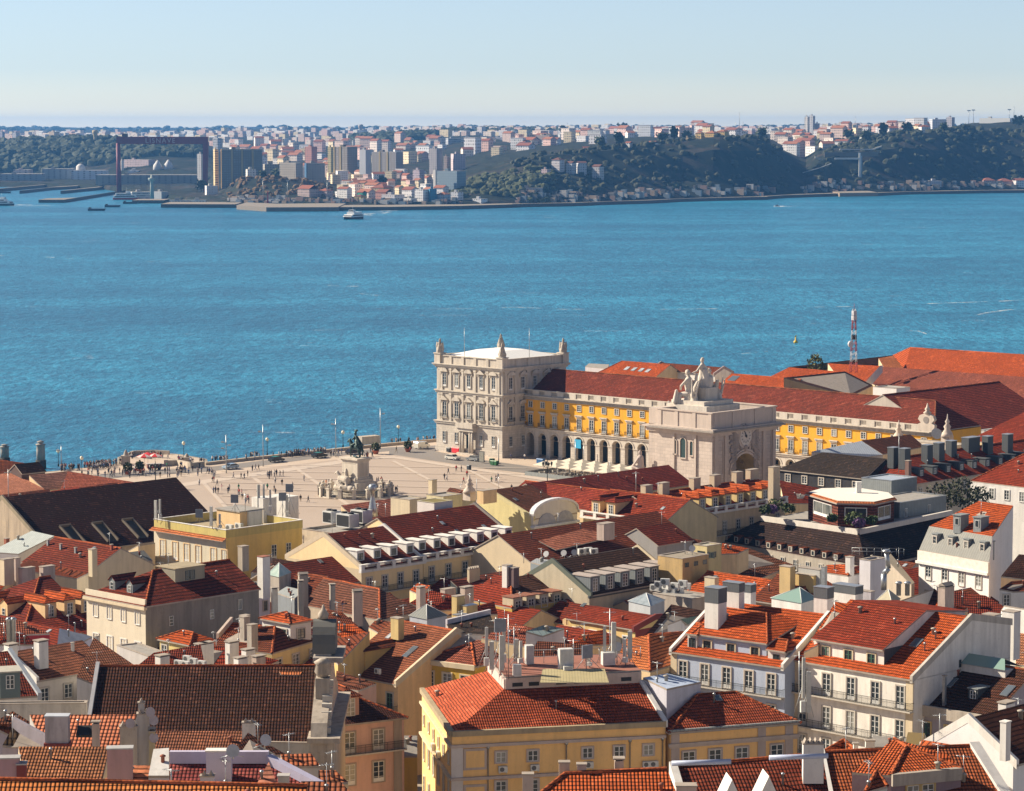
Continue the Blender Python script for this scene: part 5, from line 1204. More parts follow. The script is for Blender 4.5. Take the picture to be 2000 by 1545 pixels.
def build_far():
 m,nt,nd,ln,b=newmat('hillside');g=nd.new('ShaderNodeNewGeometry');gp=g.outputs['Position']
 sp=nd.new('ShaderNodeSeparateXYZ');ln.new(g.outputs['Normal'],sp.inputs[0])
 f=noise(nd,ln,gp,.012,6,.7);f2=noise(nd,ln,gp,.05,5,.7,(1,1,.35))
 gr=ramp(nd,ln,f2,[(.38,(.01,.016,.012)),(.58,(.022,.027,.018)),(.75,(.06,.045,.026))])
 rk=ramp(nd,ln,f2,[(.35,(.02,.018,.017)),(.65,(.07,.055,.042))])
 fs=math_(nd,ln,'GREATER_THAN',f,.55);col=mixc(nd,ln,math_(nd,ln,'MULTIPLY',fs,.7),gr,rk)
 ln.new(col,b.inputs['Base Color']);b.inputs['Roughness'].default_value=.95;b.inputs['Specular IOR Level'].default_value=.1
 mb=MB();cols=list(range(-300,2301,12));fr=12
 pts=[]
 for x in cols:
  _,tab=terr(x,3000);Ds=[]
  for k in range(len(tab)-1):
   a,c=tab[k][0],tab[k+1][0];nn=[1,5,6,8,8,8,6][k]if k<7 else 4
   Ds+=[a+(c-a)*j/nn for j in range(nn)]
  Ds.append(tab[-1][0]);pts.append([((x-CX)/F*D,D,nz(x,D))for D in Ds])
 for i in range(len(cols)-1):
  for j in range(len(pts[0])-1):mb.face([pts[i][j],pts[i+1][j],pts[i+1][j+1],pts[i][j+1]],m,True)
 o=mb.build('far_hills');tag(o,'low hills and steep wooded cliffs of the far river bank','hills',None,'structure')
build_far()
def FP(x,D,dz=0):return Vector(((x-CX)/F*D,D,nz(x,D)+dz))
def zpix(y,D):return CZ+D*(HY-y)/F
def woods(name,n,fx,size,col,label,seed,flat=.7):
 r_=random.Random(seed);mb=MB();m=foliage(col)
 for i in range(n):
  x,D=fx(r_);p=FP(x,D,0);s_=r_.uniform(*size)
  k0=len(mb.v);nn=7;top=p+Vector((0,0,s_*flat*1.5))
  ring1=[p+Vector((s_*cos(2*pi*k/nn)*r_.uniform(.7,1.1),s_*sin(2*pi*k/nn)*r_.uniform(.7,1.1),-.5))for k in range(nn)]
  ring2=[p+Vector((s_*.95*cos(2*pi*(k+.5)/nn)*r_.uniform(.6,1.15),s_*.95*sin(2*pi*(k+.5)/nn)*r_.uniform(.6,1.15),s_*flat*r_.uniform(.6,1.2)))for k in range(nn)]
  for k in range(nn):
   j=(k+1)%nn;mb.face([ring1[k],ring1[j],ring2[k]],m);mb.face([ring1[j],ring2[j],ring2[k]],m);mb.face([ring2[k],ring2[j],top],m)
 return tag(mb.build(name),label,'woods',None,'stuff')
DG=(.022,.038,.018)
woods('forest',1500,lambda r:(lambda x:(x,r.uniform(4560,5150)))(r.uniform(-250,392)),(6,13),DG,'dark pine wood on the low hills behind the dockyard',1)
woods('scrub',420,lambda r:(lambda x:(x,terr(x,3000)[1][1][0]+r.uniform(20,330)))(r.uniform(1000,1540)),(2.5,6),(.022,.03,.015),'dark scrub and bushes on the steep shaded cliff',2)
woods('scrub',700,lambda r:(lambda x:(x,terr(x,3000)[1][1][0]+r.uniform(20,450)))(r.uniform(1590,2290)),(3,7),(.024,.034,.016),'dark scrub and trees on the cliff right of the lift tower',3)
woods('scrub',150,lambda r:(lambda x:(x,r.uniform(3230,3480)))(r.uniform(450,650)),(2,5),(.14,.08,.035),'brown and green bushes on the low reddish mound by the quay',4)
woods('wood',260,lambda r:(r.uniform(690,850),r.uniform(5600,6300)),(8,15),DG,'green wooded rise below the distant water tower',5)
woods('wood',420,lambda r:(r.uniform(-250,2250),r.uniform(9500,14500)),(10,20),DG,'far tree line along the horizon',6,.5)
woods('wood',160,lambda r:(r.uniform(850,1110),r.uniform(6300,7600)),(10,18),DG,'dark tree line behind the white tower blocks',8,.6)
woods('scrub',260,lambda r:(lambda x:(x,r.uniform(3230,3420)))(r.uniform(870,1080)),(3,6.5),(.06,.075,.03),'bushes on the slope above the quay right of the blue houses',9)
def tree_meshes():
 out=[]
 for k,(R,sq_,c)in enumerate(((5,.8,(.05,.075,.03)),(5.5,.6,(.04,.06,.025)),(3,1.6,(.03,.05,.022)))):
  rr_=random.Random(40+k);mb=MB();m=foliage(c)
  for q in range(230):
   d=Vector((rr_.gauss(0,1),rr_.gauss(0,1),rr_.gauss(0,1))).normalized()*R*rr_.uniform(.4,1.05)*(.8+.3*sin(q));d.z=d.z*sq_+R*.9*sq_+2.6;a=Vector((rr_.gauss(0,1),rr_.gauss(0,1),rr_.gauss(0,1))).normalized();b=a.orthogonal().normalized();s_=rr_.uniform(.6,1.3)
   mb.face([d-a*s_-b*s_*.7,d+a*s_-b*s_*.6,d+a*s_*.5+b*s_,d-a*s_*.6+b*s_],m)
  cr_=mb.build('crown',mesh_only=True);mb=MB();tm=plain((.08,.06,.04),.9,name='bark');mb.tube((0,0,-1),(.2,0,3+R*sq_),.45,.2,tm,7)
  for a in(0,2.1,4.2):mb.tube((.1,0,2.6),(R*.45*cos(a),R*.45*sin(a),3+R*sq_),.2,.08,tm,5)
  out.append((cr_,mb.build('trunk',mesh_only=True)))
 return out
TM=tree_meshes()
def tree(x,D,s_,k,label,grp=None,p=None):
 r=empty('tree',p or FP(x,D),random.random()*6,label,'tree',grp);r.scale=(s_,s_,s_);link('crown',TM[k][0],r);link('trunk',TM[k][1],r);return r
for x,D,s_,k,l in((1216,6000,2.6,1,'round tree standing against the sky beyond the cliff houses'),(1172,3600,1.8,0,'large dark tree on the cliff edge, left of the yellow house'),(1208,3600,2.0,2,'tall dark tree on the cliff edge beside the white red-roofed house'),(1292,3700,1.7,1,'broad round tree on the cliff top left of the fort'),(1315,3700,1.8,2,'tall tree on the cliff top just left of the fort'),(1340,3720,1.3,0,'bushy tree touching the left wall of the fort'),(1487,3800,1.8,0,'dark tree at the right end of the cliff top'),(747,3420,1.7,2,'tall dark conifer among the small riverside houses'),(1690,3960,1.9,0,'broad dark tree on the cliff above the lift'),(1722,4000,2.0,2,'tall dark tree right of the lift terrace'),(1840,4100,1.5,0,'dark tree below the white tower blocks at the right'),(1882,4150,1.6,1,'round tree left of the long flat white roof'),(1985,4500,2.0,0,'dark tree against the sky at the right edge'),(1098,5600,1.8,2,'small pointed tree against the sky above the central town'),(515,3380,1.2,0,'dark bush at the left on the reddish mound'),(540,3390,1.3,0,'dark bush in the middle of the reddish mound'),(1150,3390,1.2,2,'tree beside the cliff villa'),(1320,3500,.9,0,'pale green tree at the foot of the cliff'),(395,3600,1.6,0,'yellowish tree under the right leg of the red gantry crane'),(1770,4050,1.7,1,'dark spreading tree on the ridge left of the white villa'),(1655,4200,1.6,0,'tree behind the terraced white houses')):
 tree(x,D,s_,k,l)
def facade(c,fl=3.0,bay=3.2,win_=(.05,.06,.08),frac=.5,band=False):
 key=('fac',c,fl,bay,win_,frac,band)
 if key in MATS:return MATS[key]
 m,nt,nd,ln,b=newmat('far_facade');uv=nd.new('ShaderNodeUVMap').outputs[0];sp=nd.new('ShaderNodeSeparateXYZ');ln.new(uv,sp.inputs[0]);oi=nd.new('ShaderNodeObjectInfo').outputs['Random']
 fu=math_(nd,ln,'FRACT',math_(nd,ln,'DIVIDE',sp.outputs[0],bay));fv=math_(nd,ln,'FRACT',math_(nd,ln,'DIVIDE',sp.outputs[1],fl))
 a=math_(nd,ln,'LESS_THAN',fu,frac);d=math_(nd,ln,'MULTIPLY',math_(nd,ln,'GREATER_THAN',fv,.3),math_(nd,ln,'LESS_THAN',fv,.78))
 cell=nd.new('ShaderNodeCombineXYZ');ln.new(math_(nd,ln,'FLOOR',math_(nd,ln,'DIVIDE',sp.outputs[0],bay)),cell.inputs[0]);ln.new(math_(nd,ln,'FLOOR',math_(nd,ln,'DIVIDE',sp.outputs[1],fl)),cell.inputs[1])
 wn=nd.new('ShaderNodeTexWhiteNoise');ln.new(cell.outputs[0],wn.inputs['Vector'])
 if band:wmask=d
 else:wmask=math_(nd,ln,'MULTIPLY',a,d)
 wmask=math_(nd,ln,'MULTIPLY',wmask,math_(nd,ln,'ADD',.35,math_(nd,ln,'MULTIPLY',wn.outputs['Value'],.6)))
 cc=mixc(nd,ln,oi,sc3(c,1.05),sc3(c,1.35));col=mixc(nd,ln,wmask,cc,win_)
 ln.new(col,b.inputs['Base Color']);b.inputs['Roughness'].default_value=.8;MATS[key]=m;return m
RFM=[plain(c,.9,0,.2,'far_tiles',.1)for c in((.33,.13,.085),(.27,.11,.08),(.36,.16,.1),(.18,.09,.07))]
def block(x0,x1,yt,yb,D,c,label,cat='building',name='apartment_block',depth=14,rot=0,kind='flat',roofc=None,grp=None,fl=3.0,bay=3.4,band=False,frac=.5,side=None,stair=None,win_=(.05,.06,.08),ztop=None):
 p0=PD(x0,yb,D);W_=(x1-x0)/F*D
 if rot==0 and name not in('dock_shed','ferry_shed','ruined_warehouse'):rot=-.62 if(int(x0*3+yt)%4)else.25
 if rot:
  sn,cs_=abs(sin(rot)),cos(rot);depth=min(depth,.42*W_/sn)
  if rot>0:p0=p0+Vector((depth*sn,0,0))
  W_=(W_-depth*sn)/cs_
 zt=zpix(yt,D);zb=zpix(yb,D);H=zt-zb
 base=min(zb,nz((x0+x1)/2,D))-1;r=empty(name,(p0.x,D,base),rot,label,cat,grp);H=zt-base;fm=facade(c,fl,bay,win_,frac,band)
 mb=MB();mb.box(0,W_,0,depth,0,H,fm,CONC)
 if kind=='gable':rm=RFM[roofc or 0];mb.build('wall',r);mb=MB();rh=min(W_,depth)*.24;mb.slab([[(-.3,-.3,H),(W_+.3,-.3,H),(W_+.3,depth/2,H+rh),(-.3,depth/2,H+rh)],[(W_+.3,depth+.3,H),(-.3,depth+.3,H),(-.3,depth/2,H+rh),(W_+.3,depth/2,H+rh)]],.3,rm,rm);mb.build('roof',r)
 elif kind=='hip':rm=RFM[roofc or 0];mb.build('wall',r);mb=MB();rh=min(W_,depth)*.25;i_=min(W_,depth)*.5;mb.slab([[(-.4,-.4,H),(W_+.4,-.4,H),(W_-i_,depth/2,H+rh),(i_,depth/2,H+rh)],[(W_+.4,depth+.4,H),(-.4,depth+.4,H),(i_,depth/2,H+rh),(W_-i_,depth/2,H+rh)],[(-.4,depth+.4,H),(-.4,-.4,H),(i_,depth/2,H+rh)],[(W_+.4,-.4,H),(W_+.4,depth+.4,H),(W_-i_,depth/2,H+rh)]],.3,rm,rm);mb.build('roof',r)
 else:
  mb.build('wall',r);mb=MB();rr_=random.Random(int(x0*7+yt));mb.box(W_*.25,W_*.25+min(5,W_*.3),depth*.3,depth*.6,H+.02,H+2.6,plain(sc3(c,.9),.8));mb.build('stair_head',r)
 if side:mb=MB();mb.box(-.6,-.02,0,depth,0,H,wall(side,.2));mb.build('side_wall',r)
 if stair:
  for t in stair:mb=MB();mb.box(W_*t-1.2,W_*t+1.2,-.5,-.02,0,H+.4,wall((.42,.33,.17),.2));mb.build('stair_shaft',r)
 return r
FWH=(.5,.48,.46);FGR=(.28,.28,.27);FTN=(.36,.28,.2);FBL=(.12,.2,.3)
block(428,512,291,366,3560,(.13,.12,.1),'large dark grid-fronted slab block right of the red gantry crane',depth=30,band=False,fl=2.9,bay=3.1,side=(.55,.33,.1),stair=(.25,.5,.76),win_=(.3,.33,.37),frac=.6,rot=.12)
block(415,427,291,363,3580,(.55,.42,.22),'narrow yellow and white stair tower joined to the dark slab block',depth=14,fl=3,bay=8)
block(640,652,287,318,3900,(.4,.34,.16),'narrow yellowish tower block left of the brown balcony tower',depth=14);block(652,698,286,337,3800,(.19,.16,.13),'tall brown and grey tower block with many balconies',depth=22,win_=(.4,.4,.42),frac=.45,bay=5,stair=(.03,.5))
block(702,724,292,334,3700,(.42,.43,.45),'tall pale blank-walled tower block',depth=16,frac=.02);block(726,788,296,330,3850,(.2,.18,.17),'dark brown slab block right of the pale blank tower',depth=16,win_=(.35,.36,.38),bay=5,stair=(.34,.65))
block(838,864,289,328,3800,(.4,.37,.38),'tall narrow grey block left of the pink block',depth=18);block(880,909,300,323,3800,(.45,.38,.4),'pale pink block with rows of windows',depth=16);block(866,878,305,328,3820,(.3,.25,.24),'narrow grey brown house left of the pink block')
block(856,870,267,292,5000,(.6,.58,.56),'white tower block at the left end of the long white row',depth=20,band=True,rot=-.3);block(870,900,270,296,5050,(.35,.36,.38),'grey banded block second in the long white row',depth=20,band=True);block(901,929,268,298,5000,(.6,.58,.56),'white banded block in the middle of the long row',depth=20,band=True,rot=-.3);block(932,956,268,292,5050,(.55,.54,.53),'white banded block fourth in the long row',depth=20,band=True,rot=-.2);block(957,1000,268,291,5050,(.28,.27,.3),'long dark banded block at the right end of the white row',depth=20,band=True)
block(1031,1047,262,300,4700,(.5,.36,.26),'tan tower block left of the brown one',depth=20,rot=-.3);block(1047,1086,264,300,4700,(.26,.2,.17),'brown tower block with a grid of balconies',depth=20,win_=(.3,.28,.27));block(1090,1120,262,290,4900,(.3,.32,.33),'grey block right of the brown tower');block(1150,1166,260,288,4900,(.32,.33,.35),'grey striped block beside the cream blank wall',band=True);block(1166,1180,264,277,4850,(.5,.47,.38),'cream block with a blank wall',frac=.02)
block(803,815,284,302,5200,(.42,.34,.2),'left of two small yellowish tower blocks');block(816,828,284,302,5210,(.4,.33,.22),'right of two small yellowish tower blocks')
block(846,854,331,362,3300,(.55,.52,.48),'narrow white stair wall at the left of the blue glassy block',frac=.02);block(854,910,333,361,3310,(.16,.22,.27),'long blue grey glassy block on the slope by the quay',depth=18,win_=(.3,.38,.42))
block(512,546,320,345,3650,(.3,.27,.22),'low grey block with blue panels at the left of its row',stair=(.95,));block(546,592,317,344,3600,(.34,.3,.25),'low grey block in the middle of the row with blue panels',side=(.05,.12,.22));block(594,634,318,341,3620,(.32,.29,.25),'low grey block at the right end of the row with blue panels',side=(.05,.12,.22));block(596,619,286,310,4100,(.5,.24,.2),'salmon pink block with an orange flank',side=(.5,.26,.08))
block(1571,1581,228,262,4700,(.62,.6,.57),'slim left half of the tall white tower on the hill',fl=3,bay=5);block(1580,1592,226,262,4720,(.5,.5,.52),'right half of the tall white tower on the hill');block(1592,1601,241,262,4720,(.4,.4,.44),'low grey wing of the tall white hill tower');block(1632,1654,241,262,4800,(.55,.54,.53),'pale block with a dark top floor right of the white hill tower');block(1625,1640,244,255,4750,(.6,.58,.55),'long low white block among the hill houses')
block(1817,1850,233,247,4900,(.42,.43,.46),'wide pale grey block on the right ridge');block(1848,1865,229,247,4880,(.45,.42,.44),'taller pinkish grey block on the right ridge');block(1913,1975,231,238,4800,(.55,.55,.52),'long flat white roofed hall on the right hilltop',frac=.02)
block(96,115,257,272,5600,(.5,.4,.3),'tan tower block on the horizon at the left');block(24,39,259,272,5600,(.36,.36,.4),'grey block on the horizon at far left');block(0,9,257,270,5500,(.3,.3,.36),'dark grey block at the left edge of the horizon')
block(172,205,294,305,4750,(.5,.34,.17),'low yellow building with a tower in the pine wood',frac=.3);block(200,205,290,305,4745,(.5,.33,.15),'slim yellow tower of the low building in the wood',depth=6,frac=.02)
block(190,238,269,288,5700,(.38,.36,.4),'long grey block behind the left leg of the crane');block(233,242,313,329,4450,(.62,.56,.5),'white end wall of the long pink block under the crane',frac=.02);block(242,305,311,329,4480,(.42,.33,.33),'long pink and grey block under the crane')
block(385,400,300,338,3800,(.38,.37,.36),'grey pillared tower beside the right leg of the crane',bay=4,frac=.3);block(398,425,362,380,3450,(.62,.6,.57),'low white customs building at the foot of the crane',frac=.1);block(416,433,269,291,5200,(.5,.5,.52),'white balcony block seen right of the crane top',band=True);block(478,500,330,347,3480,(.6,.56,.5),'small white block on the left of the reddish mound')
for a,c_,y0,y1,D,col,l in((187,400,341,360,4050,(.2,.2,.19),'huge long grey shed under the red gantry crane'),(140,205,332,342,4350,(.5,.52,.54),'long white shed left of the crane'),(0,80,339,351,4300,(.2,.22,.24),'long dark dock shed at the left edge'),(26,56,331,338,4420,(.5,.4,.36),'low white shed with a red roof at the left'),(82,140,329,341,4380,(.26,.28,.3),'grey shed between the pine wood and the dock'),(250,270,332,338,4380,(.6,.6,.58),'small white hut behind the long grey shed')):
 block(a,c_,y0,y1,D,col,l,'shed','dock_shed',40,frac=.3,bay=9)
for x,l in((310,'left of two white tent-shaped halls behind the grey shed'),(331,'right of two white tent-shaped halls behind the grey shed'),(160,'white domed tank at the edge of the pine wood')):
 D=4380;mb=MB();R=7.5;zb=nz(x,D);mb.lathe([(R,-4),(R*.9,6),(R*.5,10),(R*.15,14)]if x>200 else[(R,-4),(R*.9,20),(R*.5,23),(.5,24)],plain((.6,.58,.55),.7),n=14);tag(mb.build('storage_tank',None,(FP(x,D))),l,'tank')
for a in((581,622,368,391,3230,(.5,.38,.34),'pale pink house with a gabled front on the quay','gable',0),(622,650,372,391,3235,(.42,.3,.28),'pink house with a red roof right of the gabled one','hip',0),(692,715,383,392,3200,(.5,.38,.1),'small bright yellow house with a brown roof','hip',3),(698,716,375,384,3230,(.03,.35,.22),'bright turquoise green house behind the yellow one','gable',0),(724,768,366,382,3280,(.36,.28,.17),'ochre house with a small turret and red roof','hip',1),(810,838,369,392,3180,(.6,.58,.56),'white three-storey quay house','flat',0),(836,853,368,395,3175,(.03,.16,.26),'deep blue quay house','flat',0),(853,880,379,396,3180,(.3,.36,.42),'pale blue grey quay house with a red roof','hip',2),(745,790,379,393,3190,(.45,.43,.44),'long white quay building with many windows','flat',0),(788,814,386,396,3170,(.55,.52,.48),'low white arcaded quay pavilion','flat',0),(733,768,375,388,3230,(.4,.2,.16),'long reddish house behind the white quay building','gable',1),(880,905,374,392,3200,(.42,.43,.45),'pale quay building with a flat roof at the foot of the bushes','flat',0),(922,952,387,395,3195,(.55,.55,.56),'low white shed at the right end of the quay houses','flat',0),(806,829,331,347,3500,(.48,.4,.44),'blank pale lilac house wall above the quay roofs','flat',0),(1077,1103,312,334,3432,(.45,.42,.42),'large white villa with porches on the cliff ledge','hip',3),(1105,1125,318,330,3432,(.4,.4,.42),'small gabled villa in the middle of the cliff ledge','gable',3),(1126,1146,318,330,3432,(.42,.42,.44),'small gabled villa at the right of the cliff ledge','gable',3),(1156,1180,325,331,3432,(.35,.33,.33),'low brown-roofed house on the cliff ledge','gable',3),(1057,1076,330,339,3380,(.4,.3,.3),'pink walled annex left of the large villa','flat',0),(1336,1350,269,278,3690,(.5,.36,.2),'small tan fort wall on the cliff top','flat',0),(1358,1376,260,268,3720,(.55,.38,.14),'yellow red-roofed fort building, leftmost of three','hip',2),(1377,1405,260,267,3725,(.55,.38,.14),'yellow orange-roofed fort building, middle of three','hip',2),(1400,1424,257,266,3730,(.5,.35,.14),'orange-roofed fort building, rightmost of three','hip',2),(1221,1236,279,286,3640,(.6,.58,.55),'white house with a red roof on the cliff edge','gable',0),(1265,1286,279,283,3650,(.5,.45,.4),'low red-roofed house on the grassy cliff edge','gable',0),(1137,1153,289,296,3700,(.55,.48,.3),'small pale yellow house at the cliff edge','gable',1),(1654,1671,280,290,3990,(.42,.44,.48),'pale blue villa with a red hip roof above the lift terrace','hip',0),(1622,1640,290,296,3990,(.62,.6,.55),'long white wall building left of the lift terrace','flat',0),(1684,1702,247,258,4200,(.58,.55,.55),'white house with a red roof on the ridge','hip',0),(1756,1784,250,258,4180,(.6,.57,.55),'white walled house below the small church tower','hip',1),(1796,1818,248,256,4120,(.62,.6,.57),'white villa with arches on the ridge edge','hip',1),(1782,1796,348,362,3830,(.42,.45,.5),'pale waterside house, left of the pair under the cliff','gable',3),(1796,1812,352,364,3830,(.4,.38,.4),'grey waterside house beside the pale gabled one','flat',0),(1812,1840,352,366,3830,(.4,.4,.44),'ruined pale waterside building','flat',0),(1894,1906,337,344,3990,(.4,.42,.46),'small white hut on the slope at the right','gable',3),(1916,1945,352,363,3930,(.42,.34,.34),'long red-roofed waterside house','hip',0),(1946,1980,354,364,3940,(.45,.3,.28),'red-roofed waterside house right of the long one','hip',0),(1980,2005,352,366,3935,(.5,.45,.44),'pale waterside house at the right edge','gable',0),(1558,1582,368,376,3720,(.4,.5,.58),'pale blue house on the shore under the lift','gable',3),(1588,1612,369,376,3730,(.5,.5,.52),'long white shed on the shore left of the lift','flat',0),(1613,1632,369,376,3735,(.42,.5,.52),'greenish shed on the shore nearest the lift','flat',0),(1565,1580,357,368,3740,(.3,.3,.32),'grey house with a red roof behind the pale blue one','gable',0)):
 x0,x1,yt,yb,D,c,l,kd,rc=a;block(x0,x1,yt,yb,D,c,l,'house','riverside_house' if D<3300 else 'far_house',max(8,(x1-x0)/F*D*.7),0,kd,rc,fl=3,bay=3)
PALC=[(.75,.72,.68),(.8,.78,.74),(.72,.62,.54),(.68,.46,.4),(.7,.58,.38),(.62,.6,.6),(.6,.46,.4)]
MSH={}
def small_mesh(k):
 if k in MSH:return MSH[k]
 r_=random.Random(k);W_=r_.uniform(9,18);dp=r_.uniform(8,12);H=r_.choice([6,7,9,12]);tall=k%5==0
 if tall:H=r_.uniform(12,17)
 c=PALC[k%len(PALC)];mb=MB();mb.box(0,W_,0,dp,-6,H,facade(c,3,2.8));rm=RFM[k%3];flat=k%5 in(1,3)or(tall and k%2)
 if flat:mb.box(-.2,W_+.2,-.2,dp+.2,H+.02,H+.6,plain(sc3(c,.95),.8))
 else:rh=dp*.26;mb.slab([[(-.3,-.4,H),(W_+.3,-.4,H),(W_+.3,dp/2,H+rh),(-.3,dp/2,H+rh)],[(W_+.3,dp+.4,H),(-.3,dp+.4,H),(-.3,dp/2,H+rh),(W_+.3,dp/2,H+rh)]],.3,rm,rm);mb.face([(0,0,H),(0,dp/2,H+rh),(0,dp,H)][::-1],wall(c,.2));mb.face([(W_,0,H),(W_,dp/2,H+rh),(W_,dp,H)],wall(c,.2))
 MSH[k]=mb.build('town_house',mesh_only=True);return MSH[k]
def town(n,x0,x1,D0,D1,grp,label,seed,sc=(1,1),ks=range(35)):
 r_=random.Random(seed);ks=list(ks)
 for i in range(n):
  x=r_.uniform(x0,x1);D=D0+(D1-D0)*r_.random();o=link('town_house',small_mesh(r_.choice(ks)),None,FP(x,D,.2),r_.choice([-.9,-.75,-.6,-.5,-.7,.3]));s_=r_.uniform(*sc);o.scale=(s_,s_,s_*r_.uniform(.9,1.15));tag(o,label,'house',grp)
town(60,640,870,3260,3800,'low houses of the riverside quarter','small pale house with a red roof in the low riverside quarter',1,(.8,1.1))
town(34,430,660,3700,4300,'houses above the reddish mound','pale town house above the reddish mound',2,(1,1.4))
town(90,440,860,4300,5600,'town houses climbing the middle of the hill','pale town house on the slope in the middle distance',3,(1.0,1.5))
town(34,900,1150,3900,4900,'town houses around the brown tower block','town house near the brown balcony tower',4,(1,1.6))
town(46,1500,1680,3960,4700,'hillside houses left of the cliff lift','small house in the hillside town left of the cliff lift',5,(1,1.3))
town(22,1680,1800,4200,4700,'ridge houses right of the hillside town','small house on the ridge right of the hillside town',6,(1,1.2))
town(30,1180,1480,4200,6200,'houses beyond the cliff top','small far house beyond the cliff top',7,(1.1,1.6))
mb_=MB();r_=random.Random(77)
for i in range(1100):
 x=r_.uniform(-150,1500)if i<950 else r_.uniform(1480,1800);D=r_.uniform(5600,8600);
 if 690<x<850 and D<6400:continue
 p=FP(x,D);W_=r_.uniform(10,24);d_=14;H=r_.choice([7,9,9,12,16])if x<1180 else r_.choice([6,8,9,12]);c=r_.choice(PALC);mb_.prism([(p.x,p.y),(p.x+W_*.8,p.y-W_*.6),(p.x+W_*.8+8,p.y-W_*.6+11),(p.x+8,p.y+11)],p.z-8,p.z+H,facade(c,3,4),r_.choice(RFM[:3]+[CONC]))
o=mb_.build('distant_city');tag(o,'mass of tiny pale buildings spreading to the horizon','distant city',None,'stuff')
def crane():
 D=3640;x0,x1=231,404;yb=367;p=PD(x0,yb,D);W_=(x1-x0)/F*D;zb=3.0;r=empty('gantry_crane',(p.x,D,zb),0,'giant dark red gantry crane with white letters on its beam','crane')
 m=plain((.2,.02,.05),.6,0,.15,'red_steel');zt=zpix(267,D)-zb;zu=zpix(281,D)-zb;s_=D/F
 mb=MB();mb.box(-1,W_+2,-5,5,zu,zt,m);mb.build('beam',r)
 for sy in(-1,1):mb=MB();mb.tube((0.6,sy*4,zu+1),(1.2,sy*10,0),2.3,1.9,m,6);mb.build('leg',r)
 mb=MB();mb.extr([(W_-4.5,-4,zu+1),(W_+2,-4,zu+1),(W_-1,-9,0),(W_-4.5,-9,0)],(0,4,0),m);mb.build('leg',r);mb=MB();mb.extr([(W_-4.5,4,zu+1),(W_+2,4,zu+1),(W_-1,9,0),(W_-4.5,9,0)],(0,4,0),m);mb.build('leg',r)
 mb=MB();mb.box(6,13,-3,3,zt+.02,zt+4.2,plain((.1,.06,.07),.7));mb.build('trolley',r)
 tc=bpy.data.curves.new('lettering','FONT');tc.body='LISNAVE';tc.size=8.6;tc.extrude=.15;tc.align_x='CENTER';tc.space_character=1.25
 to=bpy.data.objects.new('tmp',tc);COL.objects.link(to);dg=bpy.context.evaluated_depsgraph_get();me=bpy.data.meshes.new_from_object(to.evaluated_get(dg));bpy.data.objects.remove(to,do_unlink=True)
 me.materials.clear();me.materials.append(plain((.5,.36,.38),.7,name='letter_paint'));lo=link('lettering',me,r,(W_*.485,-5.25,(zt+zu)/2-3.0));lo.rotation_euler=(pi/2,0,0)
crane()
def ctower(x,yb,yt,D,R,label,m,name='water_tower',cat='water tower',prof_=None):
 H=zpix(yt,D)-zpix(yb,D);p=PD(x,yb,D);pr=prof_ or[(R*.7,0),(R*.55,H*.5),(R*.6,H*.62),(R,H*.8),(R,H*.97),(R*.2,H)];r=empty(name,p,0,label,cat);mb=MB();mb.lathe(pr,m,n=12);mb.build('shaft',r);return r,H
WTM=wall((.42,.4,.4),.3)
ctower(704.5,268,243,7000,6.5,'tall grey water tower against the sky above the wooded rise',WTM);ctower(186,285,254,5000,5,'white funnel-topped tower with a yellow flank beside the pine wood',wall((.5,.4,.25),.2));ctower(1237,262,246,6800,3.6,'small pinkish water tower on the horizon',wall((.4,.3,.28),.2));ctower(739,262,254,7200,4,'tiny pale water tower right of the tall grey one',WTM)
r,H=ctower(297,388,341,3420,2.2,'tall grey control tower on the ferry quay',wall((.34,.38,.35),.3),'control_tower','tower',[(2.6,0),(2.2,16),(2.0,21),(4.4,22.5),(4.6,25),(2.0,25.2),(1.2,29)])
mb=MB();mb.box(-.5,.5,-.5,.5,0,15,plain((.5,.05,.05),.6));mb.extr([(-1.2,-1,0),(1.2,-1,0),(.3,-1,16),(-.3,-1,16)],(0,2,0),plain((.5,.05,.05),.6));tag(mb.build('red_beacon',None,PD(523,401,3180)),'slim bright red beacon on the quay edge','beacon')
for x,yb,yt,l in((514,396,350,'thin lamp mast at the left of the reddish mound'),(561.5,396,353,'thin lamp mast in front of the reddish mound'),(639,396,352,'thin lamp mast at the right foot of the reddish mound')):
 mb=MB();H=(yb-yt)/F*3180;mb.tube((0,0,0),(0,0,H),.35,.2,METL,5);mb.box(-1.6,1.6,-.3,.3,H-.4,H+.3,METL);tag(mb.build('quay_mast',None,PD(x,yb,3180)),l,'mast')
for x,yb,yt,D,l in((1444,262,220,4200,'tallest thin radio mast on the cliff top'),(1451,262,238,4300,'short radio mast right of the tallest'),(1437,262,238,4300,'short radio mast left of the tallest'),(1256,265,240,5500,'thin mast on the horizon near the round tree'),(1108,262,240,5600,'thin red and white mast above the central town'),(1670,262,227,4800,'thin mast behind the hillside houses'),(1892,245,217,4900,'floodlight mast left of the flat white hall'),(1901,245,216,4900,'floodlight mast just left of the flat white hall'),(1971,240,215,4900,'floodlight mast at the right of the hall'),(1980,240,208,4900,'tallest mast near the right edge'),(1300,264,245,5600,'faint mast on the horizon above the cliff'),(521,262,245,7000,'thin construction crane mast above the left town'),(562,262,244,7000,'thin mast above the middle town'),(975,262,243,6500,'thin mast above the white tower row')):
 mb=MB();H=(yb-yt)/F*D;mb.tube((0,0,0),(0,0,H),D/9000,D/11000,METL,4);
 if 'flood' in l:mb.box(-3,3,-.5,.5,H-.3,H+1.5,METL)
 tag(mb.build('radio_mast',None,PD(x,yb,D)),l,'mast')
